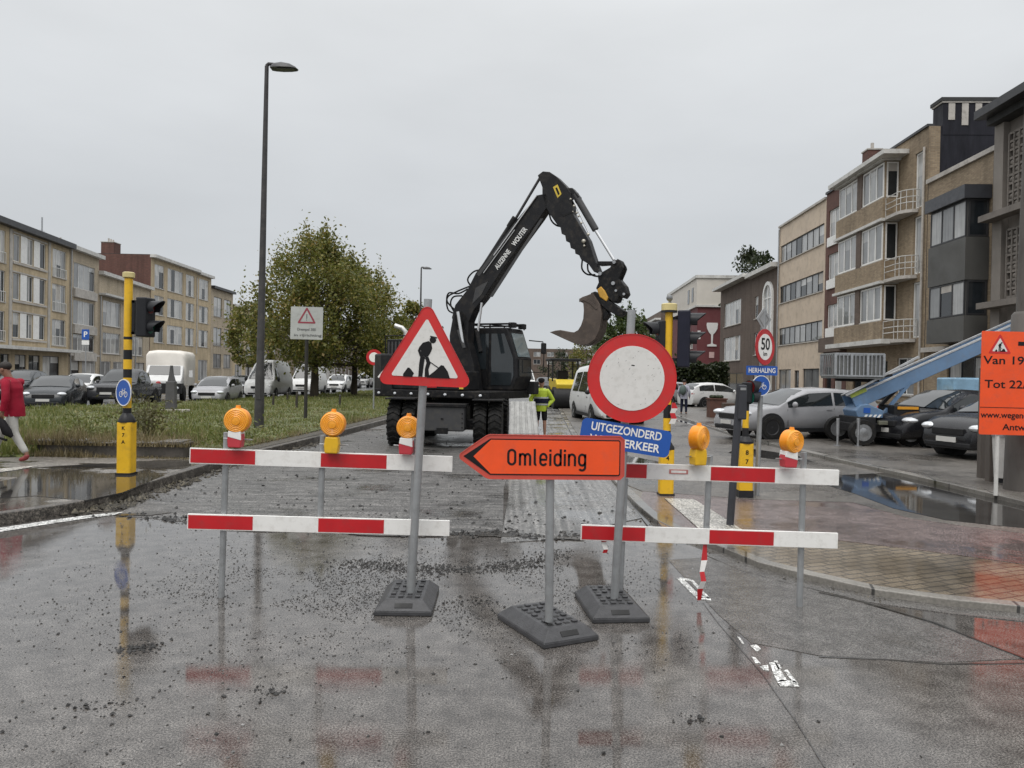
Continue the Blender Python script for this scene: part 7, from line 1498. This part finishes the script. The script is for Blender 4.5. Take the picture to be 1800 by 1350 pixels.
def person(label, loc, rz, J, skin_m, top_m, leg_m, shoe_m, hair_m, scale=1.0, shorts=False, hat=None, hi=False, extra=None):
    """J: joints in metres, facing +x, left = +y"""
    t = thing('person', label, 'person', loc, radians(rz)); S = lambda k: V(J[k])*scale
    v, e, r = [], [], []
    def add(p, rad, par=None):
        v.append(V(p)); r.append(rad); i = len(v)-1
        if par is not None: e.append((par, i))
        return i
    pel = add(S('pelvis'), (.115*scale, .15*scale)); wst = add(mid(S('pelvis'), S('chest'), .5), (.095*scale, .125*scale), pel); ch = add(S('chest'), (.105*scale, .155*scale), wst)
    up = add(mid(S('chest'), S('neck'), .6), (.058*scale, .085*scale), ch); nk = add(S('neck'), .052*scale, up); fwd = V(J.get('face', (1, 0, 0))).normalized(); hd = S('head')
    jw = add(hd+V((0, 0, -.055))*scale+fwd*.012, (.062*scale, .058*scale), nk); sku = add(hd+V((0, 0, .04))*scale-fwd*.008, (.088*scale, .074*scale), jw); add(hd+V((0, 0, .105))*scale-fwd*.01, (.058*scale, .05*scale), sku); 
    ns = add(hd+fwd*.088*scale+V((0, 0, -.012)), .013*scale, jw); 
    for sgn, sd_ in ((1, 'L'), (-1, 'R')):
        sh, el, wr = S('sh'+sd_), S('el'+sd_), S('wr'+sd_); a = add(sh, .062*scale, ch); b = add(mid(sh, el, .5), .05*scale, a); c = add(el, .042*scale, b); d_ = add(mid(el, wr, .5), .038*scale, c); w_ = add(wr, (.03*scale, .022*scale), d_)
        ad = (wr-el).normalized(); pm = add(wr+ad*.07*scale, (.040*scale, .018*scale), w_); sdv = ad.cross(V((0, sgn, 0))); sdv = sdv.normalized() if sdv.length > .1 else V((1, 0, 0)); cu = V((0, -sgn, 0))*.4
        for k_, ln in ((-1.5, .062), (-.5, .078), (.5, .083), (1.5, .072)):
            k0 = add(wr+(ad*.10-sdv*k_*.016)*scale, .0095*scale, pm); k1 = add(wr+(ad*(.10+ln*.5)-sdv*k_*.018+cu*.012)*scale, .0085*scale, k0); add(wr+(ad*(.10+ln*.9)-sdv*k_*.018+cu*.04)*scale, .0075*scale, k1)
        th = add(wr+(ad*.045+sdv*.038)*scale, .011*scale, w_); add(wr+(ad*.085+sdv*.052+cu*.02)*scale, .0085*scale, th)
        hp, kn, an, to = S('hp'+sd_), S('kn'+sd_), S('an'+sd_), S('to'+sd_); a = add(hp, (.085*scale, .085*scale), pel); b = add(mid(hp, kn, .5), .072*scale, a); c = add(kn, .055*scale, b); d_ = add(mid(kn, an, .35), .056*scale, c); f_ = add(an, .037*scale, d_); add(to, (.035*scale, .026*scale), f_)
    body = skin('body', v, e, r, skin_m, t)
    # clothing
    v2, e2, r2 = [], [], []
    def ad2(p, rad, par=None):
        v2.append(V(p)); r2.append(rad); i = len(v2)-1
        if par is not None: e2.append((par, i))
        return i
    pe = S('pelvis'); chs, nks = S('chest'), S('neck'); jb = MB(top_m); n_ = 28
    keys = [(pe+V((-.01, 0, -.15)), .142, .178), (pe+V((0, 0, .0)), .146, .182), (mid(pe, chs, .45), .130, .168), (mid(pe, chs, .8), .134, .178), (chs, .140, .190), (mid(chs, nks, .35), .132, .198), (mid(chs, nks, .58), .130, .188), (mid(chs, nks, .78), .104, .145), (mid(chs, nks, .93), .066, .072), (nks, .060, .062)]
    rows = []
    for (c0, rx0, ry0), (c1, rx1, ry1) in zip(keys, keys[1:]):
        for q in range(4): u_ = q/4; rows.append((mid(c0, c1, u_), rx0+(rx1-rx0)*u_, ry0+(ry1-ry0)*u_))
    rows.append(keys[-1]); vs_ = []
    for (c_, rx, ry) in rows:
        for m_ in range(n_):
            a_ = 2*pi*m_/n_; w_ = 1+.045*noise.noise((cos(a_)*2.2+loc[0], sin(a_)*2.2, c_.z*9))+.02*noise.noise((cos(a_)*5, sin(a_)*5+loc[1], c_.z*24)); vs_.append(c_+V((rx*cos(a_)*w_*scale, ry*sin(a_)*w_*scale, 0)))
    nr = len(rows); jb.add(vs_, [(i_*n_+m_, i_*n_+(m_+1) % n_, (i_+1)*n_+(m_+1) % n_, (i_+1)*n_+m_) for i_ in range(nr-1) for m_ in range(n_)]+[tuple(range(n_-1, -1, -1))])
    for sd_ in 'LR':
        sh, el, wr = S('sh'+sd_), S('el'+sd_), S('wr'+sd_); pth = [mid(mid(chs, nks, .45), sh, .6), sh+V((0, 0, -.012)), mid(sh, el, .3), mid(sh, el, .65), el+(el-mid(sh, wr)).normalized()*.008, mid(el, wr, .3), mid(el, wr, .65), mid(el, wr, .95)]
        jb.tube(pth, [q*scale*(1+.07*random.uniform(-1, 1)) for q in (.06, .078, .072, .066, .062, .058, .054, .047)], 14)
    jb.build('jacket', t, smooth=60)
    v2, e2, r2 = [], [], []
    a1_ = ad2(mid(pe, S('chest'), .45), (.112*scale, .142*scale)); a0 = ad2(pe+V((0, 0, .04)), (.132*scale, .162*scale), a1_)
    for sd_ in 'LR':
        hp, kn, an = S('hp'+sd_), S('kn'+sd_), S('an'+sd_); a = ad2(hp-V((0, 0, .02)), .105*scale, a0); b = ad2(mid(hp, kn), .092*scale, a); c = ad2(mid(hp, kn, .97), .078*scale, b)
        if not shorts: d_ = ad2(mid(kn, an, .45), .066*scale, c); ad2(mid(kn, an, .93), .060*scale, d_)
    skin('shorts' if shorts else 'trousers', v2, e2, r2, leg_m, t)
    for sd_ in 'LR':
        an, to = S('an'+sd_), S('to'+sd_); v2, e2, r2 = [], [], []; a = ad2(an+V((0, 0, .03)), .05*scale); b = ad2(an+(to-an)*.1-V((0, 0, .045))*scale, .05*scale, a); c = ad2(an+(to-an)*.65, (.045*scale, .042*scale), b); ad2(to, (.04*scale, .03*scale), c); skin('shoe', v2, e2, r2, shoe_m, t)
    mb = MB(hair_m); c_ = hd+V((0, 0, .062))*scale-fwd*.018; mb.ball(c_, (.098*scale, .086*scale, .082*scale), None, 14, 9); mb.build('hair', t)
    dk = mat('eye_dark', (.02, .018, .016), .3); sdv = V((0, 0, 1)).cross(fwd)
    for s_ in (-1, 1): mb = MB(dk); mb.ball(hd+fwd*.080*scale+sdv*s_*.03*scale+V((0, 0, .018)), .010*scale, None, 8, 6); mb.build('eye', t); mb = MB(skin_m); mb.ball(hd+sdv*s_*.076*scale-fwd*.01+V((0, 0, .0)), (.022*scale, .012*scale, .03*scale), None, 8, 6); mb.build('ear', t)
    mb = MB(mat('lips', (.25, .10, .08), .5)); mb.ball(hd+fwd*.076*scale+V((0, 0, -.055)), (.012, .022, .008), None, 8, 6); mb.build('mouth', t)
    return t
STAND = dict(pelvis=(0, 0, .95), chest=(0, 0, 1.28), neck=(.01, 0, 1.47), head=(.035, 0, 1.60), shL=(0, .17, 1.39), shR=(0, -.17, 1.39), elL=(-.03, .27, 1.12), elR=(-.03, -.27, 1.12), wrL=(.10, .24, .90), wrR=(.10, -.24, .90), hpL=(0, .09, .90), hpR=(0, -.09, .90), knL=(.02, .11, .49), knR=(.02, -.11, .49), anL=(-.02, .12, .09), anR=(-.02, -.12, .09), toL=(.15, .15, .035), toR=(.15, -.15, .035))
m_sk = mat('skin', (.42, .23, .16), .5, 0, .1, 8); m_skd = mat('darker_skin', (.22, .11, .07), .5, 0, .1, 8); m_hair = mat('dark_hair', (.02, .016, .013), .7, 0, .3, 20)
m_hi = mat('hi_vis_yellow', (.52, .66, .05), .6, 0, .08, 6, .3, 20); m_navy = mat('navy_cloth', (.02, .022, .04), .8, 0, .2, 8); m_dk = mat('black_cloth', (.018, .017, .018), .8, 0, .25, 8, .3, 30); m_redj = mat('crimson_jacket', (.28, .010, .028), .7, 0, .14, 5, .4, 14); m_lt = mat('pale_jeans', (.44, .43, .40), .8, 0, .14, 5, .3, 25); m_shoe = mat('shoe_dark', (.03, .03, .03), .5)
# worker
J = dict(STAND); J.update(wrL=(.02, .16, .92), elL=(-.10, .34, 1.12), wrR=(.10, -.27, .93), elR=(-.02, -.29, 1.14))
t = person('worker in yellow high visibility jacket, dark shorts and dark cap standing on the road', (cx(952, 21.6), 21.6, .004), -92, J, m_sk, m_hi, m_dk, m_shoe, m_hair, .97, shorts=True)
mb = MB(m_navy); mb.lathe([(.166, 1.0), (.17, 1.06), (.168, 1.13)], 24, None, (0, 0, 0)); 
mb.v = [V((p.x*.92, p.y*1.22, p.z)) for p in mb.v]; mb.build('navy_band', t)
m_rfs = mat('reflective_strip', (.55, .56, .55), .35, .3)
for z in (.965, 1.15):
    mb = MB(m_rfs); mb.lathe([(.168, z-.022), (.170, z+.022)], 24, None, (0, 0, 0)); mb.v = [V((p.x*.95, p.y*1.25, p.z)) for p in mb.v]; mb.build('reflective_strip', t)
mb = MB(m_dk); mb.ball((.015, 0, 1.645), (.105, .095, .062), None, 14, 8); mb.prism([(.08, -.07, 1.622), (.19, -.05, 1.612), (.19, .05, 1.612), (.08, .07, 1.622)], (0, 0, .012)); mb.build('cap', t)
# walker in red
J = dict(pelvis=(-.04, 0, .93), chest=(-.0, 0, 1.26), neck=(.07, 0, 1.45), head=(.14, 0, 1.57), shL=(.0, .18, 1.37), shR=(.0, -.18, 1.37), elL=(-.07, .28, 1.10), elR=(.12, -.27, 1.12), wrL=(-.02, .27, .87), wrR=(.32, -.22, .94), hpL=(-.04, .09, .88), hpR=(-.04, -.09, .88), knL=(-.10, .10, .49), knR=(.24, -.10, .52), anL=(-.34, .11, .13), anR=(.40, -.10, .09), toL=(-.21, .13, .035), toR=(.56, -.11, .06))
gx_ = G(40, 812, .136); t = person('person in crimson jacket and pale trousers walking out of the left edge', (gx_.x-.19, gx_.y, .136), 180, J, m_skd, m_redj, m_lt, mat('red_trainers', (.22, .03, .03), .5), m_hair, 1.0)
tb = thing('hand_bag', 'small black pouch with strap held in the hand of the walker in red', 'bag', (gx_.x-.20, gx_.y-.30, .75)); mb = MB(m_dk); mb.tube([(-.10, 0, .18), (.05, -.02, .08), (.12, 0, -.08), (.20, .01, -.16)], [.03, .06, .075, .03], 10); mb.build('pouch', tb); mb = MB(m_dk); mb.tube([(-.08, 0, .2), (-.12, .0, .0), (-.02, .01, -.18), (.12, 0, -.22)], .02, 8); mb.build('strap', tb)
# far pedestrian with backpack
t = person('distant pedestrian with grey backpack walking on the right pavement near the hedge', (cx(1203, 36), 36, .06), 60, STAND, m_sk, mat('pale_shirt', (.36, .36, .42), .8), m_navy, m_shoe, m_hair, .96)
tb = thing('backpack', 'grey green backpack worn by the distant pedestrian', 'backpack', (cx(1203, 36)-.10, 36-.18, 1.24)); mb = MB(mat('backpack_cloth', (.09, .12, .11), .8)); mb.ball((0, 0, 0), (.17, .15, .24), None, 14, 10); mb.build('sack', tb); mb = MB(m_dk); mb.tube([(-.1, .05, .2), (.05, .15, .24), (.1, .25, .15)], .02, 6); mb.build('strap', tb)

for nm_, lv in (('excavator_black', .22), ('excavator_frame', .2), ('excavator_grey', .25), ('black_plastic', .25), ('signal_black', .25), ('signal_navy', .25), ('lamp_post_grey', .25), ('dark_pole', .25), ('tyre_rubber', .2), ('dark_cladding', .3), ('black_slate', .15), ('hydraulic_hose', .2), ('recycled_rubber', .35), ('black_print', .2), ('dark_crumbs', .3), ('black_paint', .3), ('bark', .2), ('black_cloth', .1), ('navy_cloth', .1), ('crimson_jacket', .2), ('mast_grey', .25), ('dark_frame', .3), ('roof_felt', .2), ('dark_grey_post', .3)):
    MATS[nm_].node_tree.nodes['Principled BSDF'].inputs['Specular IOR Level'].default_value = lv
